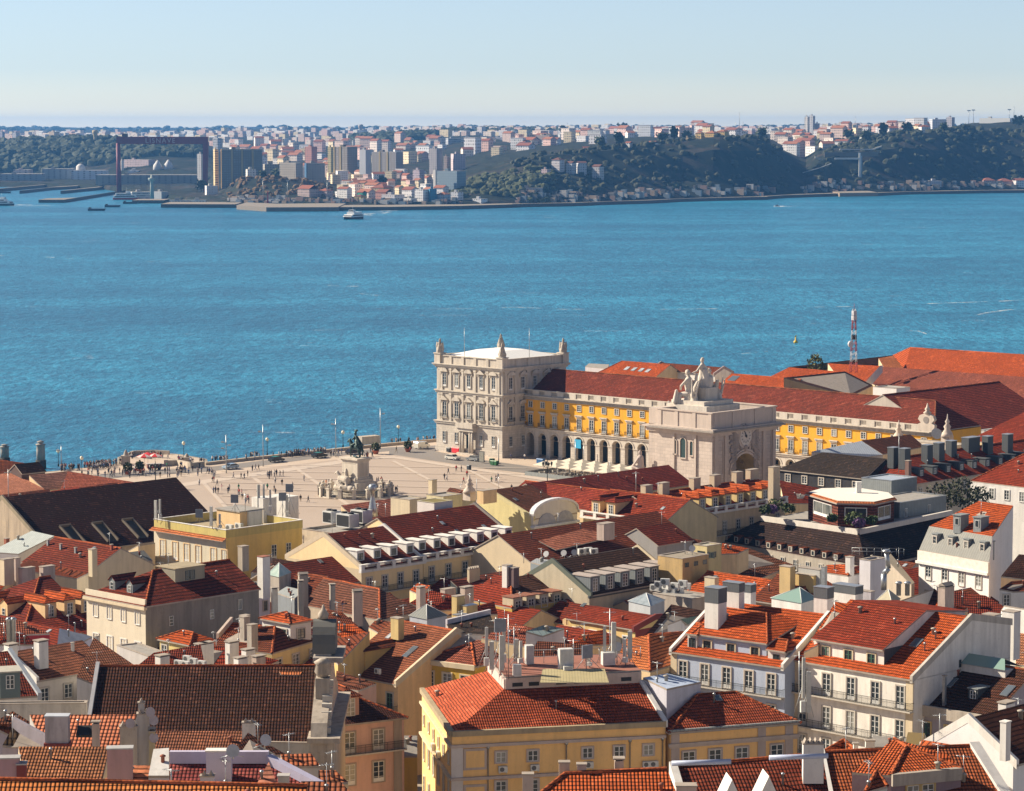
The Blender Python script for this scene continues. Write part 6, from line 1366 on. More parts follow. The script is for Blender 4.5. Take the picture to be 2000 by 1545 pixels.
r=empty('church_tower',PD(1742.5,258,4400),0,'small brown church tower with a pointed roof on the ridge','church tower');mb=MB();mb.box(-3,3,-3,3,-10,10,wall((.35,.22,.18),.3));mb.build('wall',r);mb=MB();mb.lathe([(4,10),(2.4,11.5),(.1,16)],RFM[3],n=4);mb.build('roof',r)
D=3790;yb=365;pz=zpix(365,D);H=zpix(299,D)-pz;r=empty('cliff_lift',PD(1680,365,D),0,'slim white lift tower with a bridge to the cliff terrace','lift');wm=plain((.5,.55,.6),.4,0,.05)
for sx,mm,w_ in((-.9,plain((.7,.7,.68),.5),1.3),(1.4,plain((.2,.3,.38),.3),.8)):mb=MB();mb.box(sx-w_,sx+w_,-1.4,1.4,0,H if sx<0 else H-4,mm);mb.build('shaft',r)
mb=MB();mb.box(-50/F*D,-1,-.9,.9,H-8.8,H-6.4,plain((.6,.6,.58),.5));mb.build('bridge',r)
def tw_wall(pts,D,h,label,m):
 mb=MB()
 for(x0,y0),(x1,y1)in zip(pts[:-1],pts[1:]):a=PD(x0,y0,D);b=PD(x1,y1,D);mb.extr([a,b,b+Vector((0,0,h)),a+Vector((0,0,h))],Vector((0,4,0)),m)
 return tag(mb.build('retaining_wall'),label,'wall')
tw_wall([(1610,307),(1716,305)],3832,6.5,'long grey retaining wall of the terrace above the lift',wall((.16,.15,.13),.5));tw_wall([(1640,293),(1705,293),(1722,287)],3850,1.5,'white parapet along the top of the lift terrace',plain((.6,.58,.55)))
tw_wall([(1592,308.5),(1606,314),(1624,320)],3815,2,'white wall of the zigzag path left of the lift',plain((.6,.57,.52)));tw_wall([(1624,320),(1600,329),(1568,338)],3765,.8,'thin pale lower wall of the zigzag path',plain((.4,.42,.45)))
def pier(pts,z,w_,label,m,name='pier',h=None):
 mb=MB()
 for(x0,y0,d0),(x1,y1,d1)in zip(pts[:-1],pts[1:]):
  a=P(x0,y0,z);b=P(x1,y1,z);mb.prism([(a.x,a.y),(b.x,b.y),(b.x,b.y+d1),(a.x,a.y+d0)],WZ-2,z,m,plain((.26,.22,.17),.9))
 return tag(mb.build(name),label,'pier')
QM=wall((.1,.1,.09),.5)
pier([(75,390,60),(125,390,100),(238,372,110)],.5,0,'long brown mole pointing left into the water',QM);pier([(-40,372,60),(185,352,90)],1.0,0,'long dark mole at the far left',QM);pier([(38,372.5,40),(100,366,60),(150,363,60)],.8,0,'short dark mole between the two long ones',QM);pier([(118,373,60),(190,366,120)],.8,0,'moored dark dock pontoon between the moles',QM)
pier([(258,391,60),(320,391,60)],.6,0,'quay edge below the control tower',QM);pier([(314,398.5,90),(460,399,90)],.8,0,'long dark ferry pontoon at the mound',QM);pier([(462,401,120),(520,405,140),(660,404.5,160)],1.2,0,'pale ferry quay with piles in front of the mound',wall((.2,.17,.14),.5));pier([(655,404.5,80),(760,404,80),(900,402,60),(1000,399,40)],.6,0,'dark quay wall below the riverside houses',QM);pier([(1000,398.5,20),(1040,397.5,9),(1120,396.2,16),(1180,393.6,8),(1270,391,18),(1330,388,7),(1400,386,14),(1500,384,20)],.7,0,'narrow pale quay road at the foot of the cliff',wall((.12,.1,.09),.4));pier([(1640,377,80),(1715,376,100)],1.5,0,'low grassy point at the foot of the lift',wall((.3,.22,.15),.3));pier([(1490,384,20),(1530,381,10),(1560,380,22),(1640,377.5,30)],.6,0,'low sea wall left of the lift point',QM);pier([(1715,376.5,20),(1780,374,9),(1850,373,26),(1930,371.6,12),(2010,371,30)],.7,0,'low sea wall along the right shore',QM)
for x0,x1,l in((330,372,'long low ferry shed at the left of the pontoon'),(372,402,'low white roofed ferry shed on the pontoon'),(450,520,'long low flat white canopy on the quay'),(625,665,'flat pale canopy right of the red beacon'),(520,600,'row of low kiosks on the quay')):
 block(x0,x1,390 if x0<450 else 386,397,3250 if x0<450 else 3225,(.3,.3,.3)if 'white' not in l else(.5,.48,.45),l,'shed','ferry_shed',12,frac=.7)
block(300,329,373,388,3500,(.36,.36,.35),'pale grey ferry hall right of the control tower','hall','ferry_hall',20,frac=.1);block(250,296,374,386,3520,(.45,.42,.4),'low striped terminal with red trim behind the moored ferry','hall','terminal',20,band=True)
for i,(x0,x1,yt,yb,l)in enumerate(((1012,1060,366,376,'ruined warehouse row at the left foot of the cliff'),(1060,1125,375,388,'lower ruined warehouse row on the quay'),(1010,1062,380,390,'pale ruined shed row beside the quay road'),(1225,1266,376,381,'thin line of ruined white sheds under the green slope'),(1280,1298,376,381,'small ruined shed right of the thin line'),(1345,1400,364,378,'stepped ruined warehouses below the dark cliff'),(1370,1388,371,377,'low white ruined shed below the dark cliff'),(1430,1470,369,376,'long low ruin towards the right end of the cliff'))):
 xm=(x0+x1)/2;D=terr(xm,3000)[1][1][0]+22+i%3;block(x0,x1,yt,yb,D,(.3,.27,.26),l,'warehouse','ruined_warehouse',10,frac=.6)
r_=random.Random(9);mb_=MB();cl=[plain(c,.9)for c in((.5,.48,.45),(.3,.2,.16),(.14,.14,.14),(.4,.3,.22),(.2,.25,.3))]
for i in range(420):
 x=r_.choice([r_.uniform(440,900),r_.uniform(1000,1500),r_.uniform(1560,2000)]);D=terr(x,3000)[1][1][0]-r_.uniform(-22,8);p=FP(x,D);a_,b_,c_=r_.uniform(1.5,9),r_.uniform(2,4),r_.uniform(1.2,4.5);z_=max(p.z,.6)
 mb_.prism([(p.x,p.y),(p.x+a_,p.y-a_*.5),(p.x+a_+b_*.5,p.y-a_*.5+b_),(p.x+b_*.5,p.y+b_)],z_-3,z_+c_,r_.choice(cl))
tag(mb_.build('quay_clutter'),'low rubble, sheds and parked vehicles strewn along the far quays','quay clutter',None,'stuff')
def hull(L,Wd,H,m,x0=0,yb_=0):
 mb=MB();st_=[(-L/2,.8),(-L*.2,1),(L*.2,1),(L*.4,.65),(L/2,.05)]
 for(a,w0),(b,w1)in zip(st_[:-1],st_[1:]):
  for sy in(-1,1):
   q=[(a,sy*Wd/2*w0*.75+yb_,-.6),(b,sy*Wd/2*w1*.75+yb_,-.6),(b,sy*Wd/2*w1+yb_,H),(a,sy*Wd/2*w0+yb_,H)];mb.face(q if sy<0 else q[::-1],m)
  mb.face([(a,-Wd/2*w0+yb_,H),(b,-Wd/2*w1+yb_,H),(b,Wd/2*w1+yb_,H),(a,Wd/2*w0+yb_,H)],m)
 mb.face([(-L/2,-Wd/2*.8+yb_,H),(-L/2,Wd/2*.8+yb_,H),(-L/2,Wd/2*.6+yb_,-.6),(-L/2,-Wd/2*.6+yb_,-.6)],m);return mb
WPT=plain((.75,.75,.73),.4,0,.05,'boat_white');DKB=plain((.03,.04,.05),.5)
def ferry(x,yb,ang,s_,label,hullc=WPT,name='ferry'):
 r=empty(name,P(x,yb,WZ),ang,label,'ferry');r.scale=(s_,s_,s_)
 for sy in(-3,3):hull(28,2.6,2.2,DKB if hullc is WPT else hullc,yb_=sy).build('hull',r)
 mb=MB();mb.box(-13,10,-4.6,4.6,2.2,4.8,WPT);mb.extr([(10,-4.6,2.2),(13,-4.6,2.6),(10,-4.6,4.8)],(0,9.2,0),WPT);mb.box(-11,6,-4,4,4.85,7.0,WPT);mb.build('superstructure',r)
 mb=MB();mb.box(-12,9,-4.66,-4.62,3.3,4.3,BLKM);mb.box(-12,9,4.62,4.66,3.3,4.3,BLKM);mb.box(10.5,12.5,-4,4,3.3,4.0,BLKM);mb.box(-10,5,-4.06,-4.02,5.5,6.4,BLKM);mb.build('window_band',r)
 mb=MB();mb.box(0,5,-2.5,2.5,7.05,9.2,WPT);mb.box(5,5.1,-2.2,2.2,7.8,8.8,BLKM);mb.build('wheelhouse',r);mb=MB();mb.tube((1,0,9.2),(1,0,13),.15,.1,METL);mb.build('mast',r)
ferry(690,428,-2.0,1.0,'white catamaran ferry crossing the river with a long wake');ferry(2,401.5,-.2,1.05,'white ferry with a dark hull at the left edge of the river');ferry(246,390,.15,1.15,'white ferry with a red band moored below the crane',plain((.5,.05,.04),.5));ferry(672,403,0,.5,'small white boat moored at the dark quay, left of two',name='moored_boat');ferry(780,401.5,2.8,.45,'small boat moored below the white quay building',name='moored_boat')
for x,yb,l in((189,411.5,'leftmost of three dark barges near the moles'),(220,404.5,'middle of three dark barges near the moles'),(255,398,'dark barge in front of the moored ferry'),(8,377.5,'dark barge at the left edge between the moles')):
 r=empty('barge',P(x,yb,WZ),0,l,'barge','dark moored barges');mb=MB();mb.extr([(-9,-3,-.3),(8,-3,-.3),(9.5,-3,2.2),(-9.5,-3,2.2)],(0,6,0),DKB);mb.build('hull',r);mb=MB();mb.box(-8.5,-6,-2,2,2.2,3.6,plain((.12,.1,.09),.6));mb.build('cabin',r)
 if x>200:r.scale=(.93,.93,1)
r=empty('motor_boat',P(1517,403.5,WZ),pi,'tiny motor boat with a short wake in the right part of the river','boat');hull(6.5,2.2,.9,WPT).build('hull',r);mb=MB();mb.box(-1.5,1,-.8,.8,.95,2.2,DKB);mb.build('cabin',r)
r=empty('buoy',P(1554,669.5,WZ),0,'yellow navigation buoy floating right of the arch statue','buoy');ym=plain((.7,.45,.02),.5);mb=MB();mb.lathe([(.8,-.3),(.95,.4),(.8,.7),(.35,1.0),(.28,2.2),(.1,2.5)],ym,n=10);mb.build('body',r);mb=MB();mb.box(-.3,.3,-.05,.05,2.5,3.1,ym);mb.tube((.1,0,2.4),(.5,0,3.4),.04,.03,ym);mb.build('top_mark',r)
def _dpx(s,x,side):
 """depth so that the back corner of the left/right side projects to photo column x"""
 p=s.A if side=='l' else s.A+s.u*s.w;r=ray(x,1000);k=r.x/r.y
 return(k*p.y-p.x)/(s.v.x-k*s.v.y)
House.dpx=_dpx
def H_(label,a,b,ze,rp=None,zg=None,dl=None,dr=None,d=None,sl=.5,ry=None,**k):
 if zg is None:zg=gz((CZ-ze)*F/(a[1]-HY))-1.5
 h=House(label,a,b,ze,zg,d,rp,sl,**k)
 if dl is not None:h.d=h.dpx(dl,'l')
 if dr is not None:h.d=h.dpx(dr,'r')
 if rp is None:h.ry=h.d/2 if ry is None else ry;h.rh=h.sl*h.ry
 return h
def PG(label,V,faces,**k):
 if k.get('zg')is None:
  x,y,z=min(V.values(),key=lambda q:-q[1]);k['zg']=gz((CZ-z)*F/(y-HY))-1.5
 return Poly(label,V,faces,**k)
def _panel(s,face,m,z0=None,name='facade'):
 mb=MB();L=s.flen(face);mb.box(-.02,L+.02,-.03,-.005,0 if z0 is None else z0,s.ze-.02,m);mb.build(name,s.root,s.fp(face,0,0),s.FR[face]);return s
House.panel=_panel
def _boxes(s,a,b,xs,z,w,h,dep,wm,rm,ww=.9,wh=1.2,back=.5,fm=None,drop=1.2,wsm='d'):
 """box dormers standing on the roof behind edge a-b; z above house ground"""
 p,u,L=s.edge(a,b);v=Vector((-u.y,u.x,0));rz=atan2(u.y,u.x)
 for x in xs:
  q=p+u*x+v*back;mb=MB();mb.box(-w/2,w/2,0,dep,-drop,h,wm);o=mb.build('dormer',s.root,(q.x,q.y,z),rz)
  mb=MB();mb.box(-w/2-.12,w/2+.12,-.15,dep+.1,h,h+.13,rm);mb.build('dormer_roof',o)
  A,B_=win_meshes(ww,wh,'sash',fm or FRW,STN if wsm=='d' else wsm);link('window',A,o,(0,0,(h-wh)*.4));link('window_pane',B_,o,(0,0,(h-wh)*.4))
 return s
Poly.boxes=_boxes
def side_dorm(s,ys,x0,slope,w,h,wm,rm,rh=.6,ww=.7,wh=1.0):
 """gable dormers on the left hip"""
 L=h/slope;LR=(h+rh)/slope
 for y in ys:
  mb=MB();mb.face([(-w/2,0,-.3),(w/2,0,-.3),(w/2,0,h),(0,0,h+rh),(-w/2,0,h)],wm);mb.face([(-w/2,0,-.3),(-w/2,0,h),(-w/2,L,h)],wm);mb.face([(w/2,0,h),(w/2,0,-.3),(w/2,L,h)],wm)
  o=mb.build('dormer',s.root,(x0,y,s.ze+slope*x0),-pi/2);r=MB();e=.15
  r.slab([[(-w/2-e,-e,h-.12),(0,-e,h+rh),(0,LR,h+rh),(-w/2-e,L,h-.12)],[(w/2+e,-e,h-.12),(w/2+e,L,h-.12),(0,LR,h+rh),(0,-e,h+rh)]],.1,rm,rm);r.build('dormer_roof',o)
  A,B_=win_meshes(ww,wh,'sash',FRW,None);link('window',A,o,(0,0,.25));link('window_pane',B_,o,(0,0,.25))
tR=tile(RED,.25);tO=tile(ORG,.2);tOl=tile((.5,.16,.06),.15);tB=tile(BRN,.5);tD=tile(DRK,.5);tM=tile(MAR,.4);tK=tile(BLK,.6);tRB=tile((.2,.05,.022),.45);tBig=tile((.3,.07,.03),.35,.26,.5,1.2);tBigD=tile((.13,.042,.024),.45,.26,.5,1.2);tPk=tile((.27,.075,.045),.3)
zD=zinc((.065,.073,.078),.45);zG=zinc((.22,.24,.24),.45);zL=zinc((.5,.55,.6),.5,.35,.2);zB=zinc((.36,.29,.18),.5)
wW=wall(WHITE,.4);wC=wall((.62,.52,.36),.25);wY=wall((.7,.49,.26),.3);wYl=wall((.6,.45,.2),.4);wG=wall((.42,.37,.31),.7);wPk=wall((.5,.4,.34),.6);wDR=wall((.18,.03,.025),.3);wGy=wall(GREYW,.5)
YC=(.68,.46,.26)
h=H_('bright orange roof with four small skylights behind the yellow wing',(1150,738),(1268,'N'),13,(1197,705),sl=.5).walls();h.roof(tO,il=5)
for x,y in((1221,721),(1235,722.5),(1249,724),(1262,725.5)):h.skylight((x,y+3),1.3,1.8)
h=H_('white walled roof between two dark stepped gables behind the arch statues',(1272,722),(1396,'N'),15.5,(1312,711),sl=.4,wc=WHITE).walls();h.roof(tRB,pl=wall((.3,.27,.26),.6),pr=wall((.35,.28,.28),.6),caps=False)
h=H_('orange roof with a glazed hatch just right of the arch statues',(1396,760),(1531,'N'),13,(1403,729)).walls();h.roof(tO,caps=True);h.skylight((1428,745),2.6,2.6)
PG('low white wall block behind the left end of the wing roof',dict(a=(1143,717,14),b=(1186,721,14),c=(1190,713,14),d=(1150,711,14)),['abcd'],wc=(.6,.52,.5),rm=CONC)
PG('dark shaded roof with a blue skylight behind the wing, left of the mast',dict(a=(1531,739,17.5),e=(1533,760,13),d=(1662,775,12.5),c=(1705,754,13),b=(1650,726.5,17.5)),['aed','adcb'],rm=tD)
PG('orange roof end rising above the dark skylight roof',dict(a=(1500,739,12.5),d=(1640,752,12),c=(1640,727,16.5),b=(1541,718.5,16.5)),['adcb'],rm=tO)
PG('long thin dark roof by the water left of the mast',dict(a=(1541,718,15.5),b=(1744,695,16.5),c=(1760,712,12.5),d=(1600,724,12)),['adcb'],rm=tD)
PG('orange roof slope around the foot of the red and white mast',dict(a=(1617,711,17),b=(1719,716,17),c=(1692,746,12.5),d=(1640,742,12.5)),['adcb'],rm=tO)
PG('small bright orange roof facet left of the biggest roof',dict(a=(1716,701,16.5),b=(1745,696,17),c=(1766,722,13),d=(1728,722,13)),['adcb'],rm=tOl)
PG('biggest orange roof along the river at the right edge',dict(a=(1778,680,20),b=(2090,700,20),c=(2090,752,12.5),d=(1766,724,12.5),e=(1743,696,14)),['adcb','aed'],rm=tO,caps=[('a','b'),('a','e')])
PG('wide weathered roof carrying the shadow of the lattice mast',dict(a=(1718,717,17.5),b=(2090,744,17.5),c=(2090,800,12.5),d=(1850,800,12),e=(1688,746,12.5)),['aedcb'],rm=tPk)
mb=MB();p,q=P(1691,746,13.5),P(1719,714,18.2);u=(q-p).normalized();mb.extr([p-Vector((0,0,2)),q-Vector((0,0,2)),q,p],Vector((.8,.3,0)),wW);tag(mb.build('gable_parapet_wall'),'white sloping gable parapet right of the mast foot','wall')
h=H_('plain white rooftop box behind the right part of the wing',(1705,757),(1751,'N'),18.8,zg=12,dr=1774,wc=(.7,.68,.66),dirt=.1).walls();h.flat(ph=.2)
h=H_('wide dark striped roof turning west at the end of the yellow wing',(1846,858),(2070,'W'),14,(1826,761),wc=(.5,.45,.38)).walls();h.roof(tile((.25,.045,.025),.3,.3,.7,1.4),caps=True)
h.balustrade('f',.2)
mb=MB()
p0=P(1667,728,16);H0=(728-592)/F*p0.y;rt=empty('lattice_mast',p0,.4,'tall red and white lattice mast with white drums and dishes','mast');rd=plain((.4,.06,.05),.6);wt=plain((.55,.55,.58),.6)
for sg in range(6):
 z0,z1=H0*.92*sg/6,H0*.92*(sg+1)/6;m=rd if sg%2==0 else wt;mb=MB();r0,r1=1.3*(1-sg/6*.6),1.3*(1-(sg+1)/6*.6)
 for k in range(4):
  a,b=pi/2*k,pi/2*(k+1);A=lambda t,r,z:(r*cos(t),r*sin(t),z);mb.tube(A(a,r0,z0),A(a,r1,z1),.09,.09,m,4)
  for f_ in range(2):za,zb_=z0+(z1-z0)*f_/2,z0+(z1-z0)*(f_+1)/2;mb.tube(A(a,r0,za),A(b,r1,zb_),.045,.045,m,3);mb.tube(A(b,r0,za),A(a,r1,zb_),.045,.045,m,3)
 mb.build('lattice_section',rt)
mb=MB();mb.tube((0,0,H0*.9),(0,0,H0),.08,.04,rd);mb.build('tip',rt)
for z,s_,m,nm in((.83,.8,wt,'drum'),(.76,1.0,wt,'drum'),(.48,.9,BLKM,'antenna_panel')):
 for a in(0,2,4):mb=MB();mb.box(.5*cos(a)*s_-.3,.5*cos(a)*s_+.3,.5*sin(a)*s_-.3,.5*sin(a)*s_+.3,H0*z,H0*z+1.3,m);mb.build(nm,rt)
mb=MB();mb.tube((-1.6,-.4,H0*.42),(-1.4,-1.0,H0*.42),.9,.9,wt,12);mb.build('dish',rt)
r=empty('tree',P(1592,722,13),0,'pale green leafy tree by the water left of the mast','tree');leafball(2.6,420,foliage((.12,.12,.03)),5,1.3,.3,1.6).build('crown',r);mb=MB();mb.tube((0,0,-3),(0,0,2),.25,.12,plain((.1,.08,.05),.9));mb.build('trunk',r)
r=empty('bush',P(1608,722,13),0,'small pale bush right of the waterside tree','bush');leafball(1.3,150,foliage((.12,.12,.03)),6,1,.25,.8).build('foliage',r)
def finial(x,yb,yt,D,s_,label,big=False):
 p=PD(x,yb,D);Hh=(yb-yt)/F*D;r=empty('roof_finial',p,RZN,label,'finial');m=wall((.58,.5,.42),.5)
 if big:
  pts=[(-2.2,-1),(2.2,-1),(2.4,1.2),(1.5,1.8),(2.3,3),(1.9,4.3),(.8,4.9),(-.8,4.9),(-1.9,4.3),(-2.3,3),(-1.5,1.8),(-2.4,1.2)];mb=MB();mb.extr([(a,-.5,b*Hh/8.6)for a,b in pts],(0,1,0),m);mb.lathe([(.6,Hh*.56),(1.0,Hh*.62),(.4,Hh*.7),(.7,Hh*.76),(.35,Hh*.84),(.1,Hh)],m,n=10);mb.build('scroll',r);mb=MB();mb.tube((0,-.56,Hh*.33),(0,-.5,Hh*.33),.8,.8,wall((.25,.22,.2),.3),14);mb.build('oculus',r)
 else:mb=MB();mb.box(-1.1*s_,1.1*s_,-.9*s_,.9*s_,-1,Hh*.1,m);mb.lathe([(1.5*s_,Hh*.1),(1.2*s_,Hh*.25),(.6*s_,Hh*.4),(.9*s_,Hh*.5),(.35*s_,Hh*.62),(.6*s_,Hh*.7),(.2*s_,Hh*.8),(.08,Hh)],m,n=10);mb.build('urn',r)
finial(1811,836,787,650,1,'large white scrolled gable ornament with a spire at the wing end',True);finial(1755,858,820,640,.9,'small white urn spire left of the scrolled ornament');finial(1850,858,808,630,1.0,'white urn spire right of the scrolled ornament');finial(917,966,926,500,.85,'grey stone spire finial rising before the square')
h=H_('white stone parapet block carrying the scrolled ornaments',(1742,866),(1868,'N'),14.5,d=5,wc=(.55,.49,.42)).walls();h.flat(ph=.9)
mb=MB();mb.lathe([(.1,0),(.8,.15),(1.3,.5)],plain((.55,.55,.52),.5),n=14);o=mb.build('satellite_dish',None,P(1828,848,17.5));o.rotation_euler=(1.2,0,.2);tag(o,'large white satellite dish beside the scrolled ornament','dish')
PG('pale silver metal roof in front of the yellow wing end',dict(a=(1585,884,17.5),b=(1682,863,18.5),c=(1724,890,17),d=(1680,896,16.5)),['adcb'],wc=GREYW,rm=zL)
PG('brown tiled roof right of the silver metal roof',dict(a=(1682,862,18.5),b=(1778,850,18.5),c=(1806,874,15.5),d=(1724,889,15.5)),['adcb'],rm=tB)
h=H_('black roofed building with five white attic windows right of the arch',(1521,917),(1690,'N'),18.5,(1567,881),wm=wall((.03,.03,.035),.2),dirt=.2).walls();h.roof(tK,il=6,caps=False);h.rows('f',5,[-2.3],1.2,1.5,2.4,sm_=STP);h.balustrade('f',-4.3,m=wall((.22,.2,.18),.5),out=.6);h.band('f',-4.8,.5,.6,wall((.22,.2,.18),.5))
h=H_('long red roof with a row of dark chimneys and zinc dormers',(1780,946),(2060,'W'),18,(1762,894),wc=(.5,.43,.34)).walls();h.roof(tR,il=6.5,caps=True)
h.dorm(lin(10,5.5,h.w-4),1.6,1.7,1.7,'box',zD,zD,.8,1.1);h.rows('f',10,[-2.6],1.0,1.6,3)
for x,yt,zt in((1745,872,25.5),(1767,874,25.5),(1811,867,25.5),(1834,863,25.5),(1858,859,25.5),(1929,850,25.5),(1968,846,25.5)):h.chim(x,yt+2,zt,1.9,1.5,3.2,zD,'plain',METL)
h.chim(1896,854,25.5,4.0,1.8,3.2,zD,'plain',METL);h.chim(1774,0+900,22.5,.9,.9,4,wall((.2,.12,.1),.4),'plain')
PG('steep red roof corner at the right edge above the dark chimneys',dict(a=(1890,862,17),b=(2002,806,23),c=(2080,830,20),d=(2080,880,17)),['adcb'],rm=tR)
p_=PG('red roof with white attic windows at the right edge',dict(a=(1896,941,20),b=(2070,962,20),c=(2070,900,26.5),d=(2003,887,27)),['abcd'],wc=(.65,.63,.6),rm=tR,caps=[('a','d')]);p_.rows('a','b',6,[p_.V['a'].z-p_.zg-2.6],1.6,w=1.1,h=1.8,sm_=WHP)
h=H_('grey zinc plant room box with a slatted white top',(1741,941),(1791,'W'),22.5,dl=1682,wm=zG,wc=GREYW).walls();h.flat(zL,.15,pm=zG,cap=METL)
h=H_('low grey zinc roof extension with small lit openings',(1757,984),(1848,'W'),20.5,d=8,wm=zG).walls();h.flat(CONC,.15,pm=zG,cap=METL);h.win('f',[2,9],h.ze-2.6,.8,1.6,'slim',None,None)
p_=PG('huge dark tiled mansard block with a white parapet terrace',dict(A=(1400,1057,13),B=(1692,1110,13),C=(1905,1068,13),D=(1858,1006,18.6),E=(1677,1044,18.6),G=(1488,1017,18.6),K=(1672,982,18.6)),['ABEG','BCDE','GEDK'],wc=(.4,.36,.3),sl=.75,mats=[tile((.04,.024,.022),.25),tile((.03,.018,.017),.25),CONC])  # second tile is a darker copy, painting shade on the right slope
p_.parapet(['GE','ED']and[p_ and 'G','E','D'],.9,.6,wall((.6,.56,.5),.2));p_.rows('A','B',12,[p_.V['A'].z-p_.zg-2.6],1.5,w=.9,h=1.8)
p_.boxes('A','B',lin(12,2.0,34),p_.V['A'].z-p_.zg+.4,1.0,1.0,1.6,wall((.2,.1,.07),.3),tRB,.6,.7,.4,FRD)
zE=p_.V['E'].z+.1;print('TERR',{k:round(v.z,1)for k,v in p_.V.items()});zt=zE+4.3;pts=[(1572,967),(1634,985.5),(1710,987.5),(1752,978),(1740,968),(1674,957.5),(1600,959)]
W8=[P(x,y,zt)for x,y in pts];c8=sum(W8,Vector((0,0,0)))/7;c8.z=zE
r=empty('penthouse',c8,0,'octagonal white-roofed penthouse with an orange tiled rim','penthouse');loc8=[(p.x-c8.x,p.y-c8.y)for p in W8]
mb=MB();mb.prism([(x*.93,y*.93)for x,y in loc8],0,zt-zE,tile((.16,.05,.035),.2,.4,.5));mb.build('wall',r);mb=MB();mb.prism(loc8,zt-zE,zt-zE+.25,CAPM,tR);mb.build('eaves',r)
mb=MB();n=7
for i in range(n):
 j=(i+1)%n;A_=Vector((*loc8[i],zt-zE+.25));B_=Vector((*loc8[j],zt-zE+.25));mb.face([A_,B_,(B_.x*.93,B_.y*.93,zt-zE+.6),(A_.x*.93,A_.y*.93,zt-zE+.6)],tOl)
mb.face([(x*.93,y*.93,zt-zE+.6)for x,y in loc8],plain((.72,.68,.6),.8,0,.05));mb.build('roof',r)
for i in range(3):
 A_=Vector((*loc8[i],0))*.93;B_=Vector((*loc8[i+1],0))*.93;u=B_-A_;q=(A_+B_)/2;window(r,(q.x,q.y,zt-zE-2.9),atan2(u.y,u.x),u.length*.6,2.3,'slim',FRW,WHP)
chimney(r,(1,2,zt-zE+.6),.9,.9,1.9,WHP,'plain',m2=WHP)
def shrub(x,y,z,R,c,label,name='shrub',sq_=.7,n=160):
 r=empty(name,P(x,y,z),0,label,'shrub');leafball(R,n,foliage(c),int(x+y),sq_,.22,R*sq_*.7).build('foliage',r)
shrub(1515,995,19.3,1.6,(.06,.09,.03),'green shrub at the left corner of the roof terrace');shrub(1508,1000,19.3,1.0,(.16,.08,.2),'purple flowering shrub at the left corner of the terrace');shrub(1540,1000,19.3,1.3,(.05,.08,.03),'green shrub near the tile rim of the penthouse');shrub(1495,1001,19.3,1.1,(.05,.08,.03),'leftmost green shrub on the terrace corner')
shrub(1668,1023,19.3,1.7,(.06,.09,.03),'green shrub before the middle penthouse window');shrub(1678,1027,19.3,1.1,(.16,.08,.2),'purple shrub before the middle penthouse window');shrub(1702,1022,19.3,1.1,(.05,.09,.03),'green shrub right of the middle penthouse window');shrub(1625,1017,19.3,1.0,(.05,.08,.03),'small shrub left of the middle penthouse window')
for i,(x,y,R)in enumerate(((1835,985,3),(1855,980,3),(1877,972,3),(1893,985,2.6),(1915,980,2.2))):shrub(x,y+6,18,R,(.014,.024,.01),['dark hedge bush nearest the grey zinc extension','dark hedge bush, second from the zinc extension','dark hedge bush in the middle of the roof garden','green bush below the red roof corner','green bush under the white attic windows'][i],'hedge_bush',.9,260)
p_=PG('white building with grey mansard attic and bright orange roof',dict(A=(1795,1076,21),B=(1932,1100,21),D=(1938,1050,24.6),C=(1815,1030,24.5),E=(1912,981,28.2),G=(1979,990,28.2)),['ABDC','CDGE'],wc=(.74,.72,.7),dirt=.12,fix=False,mats=[zinc((.2,.2,.18),.5),tO])
z=p_.V['A'].z-p_.zg;p_.rows('A','B',4,[z-4.3,z-8.2,z-12],2.2,w=1.15,h=2.1);p_.boxes('A','B',lin(4,2.6,p_.edge('A','B')[2]-2.4),z+1.2,1.2,1.7,2.0,zG,zG,.7,1.1,.9)
mb=MB();p,u,L=p_.edge('A','B');mb.box(-.3,L+.1,-.5,.1,-1.9,-1.5,WHP);mb.box(-.1,L+.05,-.25,.1,-1.5,.1,plain((.72,.68,.6),.7));mb.build('cornice',p_.root,(p.x,p.y,z),atan2(u.y,u.x))
for x in(.34,.66):
 q=P(1815+(1938-1815)*x+12,1022+14*x,25.6)-p_.c;mb=MB();mb.box(-.7,.7,0,2.2,-1.2,1.6,zG);o=mb.build('dormer',p_.root,q,RZN);A,B_=win_meshes(.7,1.1,'slim',FRW,None);link('window',A,o,(0,0,.1));link('window_pane',B_,o,(0,0,.1));mb=MB();mb.box(-.85,.85,-.15,2.3,1.6,1.75,zG);mb.build('dormer_roof',o)
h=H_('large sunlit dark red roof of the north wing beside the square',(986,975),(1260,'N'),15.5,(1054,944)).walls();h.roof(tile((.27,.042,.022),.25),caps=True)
h=H_('deep shaded red roof running up to the left foot of the arch',(1075,985),(1352,'W'),15.5,(1250,917)).walls();h.roof(tile((.2,.03,.018),.25),caps=False)  # darker tile than the sunlit wing slope, shade painted into its colour
h=H_('cream building with ten red-roofed dormers above a white balustrade',(1292,1014),(1533,'W'),19,(1476,937),wc=(.6,.5,.34)).walls();h.roof(tR,caps=True);n=10
h.dorm(lin(10,1.4,h.w-1.3),.8,2.0,2.2,'hip',wall((.6,.46,.22),.2),tO,1.1,1.6,None,.7,eav=.3);h.balustrade('f',-.2,1.0,WHP,out=.45)
h.rows('f',9,[-4.4,-8.2],1.05,2.3,2.2,fm=FRW);h.balcony('f',-4.5);h.balcony('f',-8.3)
for x,yt in((1263,948),(1296,943),(1357,934),(1397,928),(1440,922),(1469,917),(1512,912)):h.chim(x,yt,26.3 if x<1500 else 27,1.9 if x!=1469 else 2.4,1.2,2.6 if x<1500 else 6,wall((.5,.4,.28),.3),'plain')
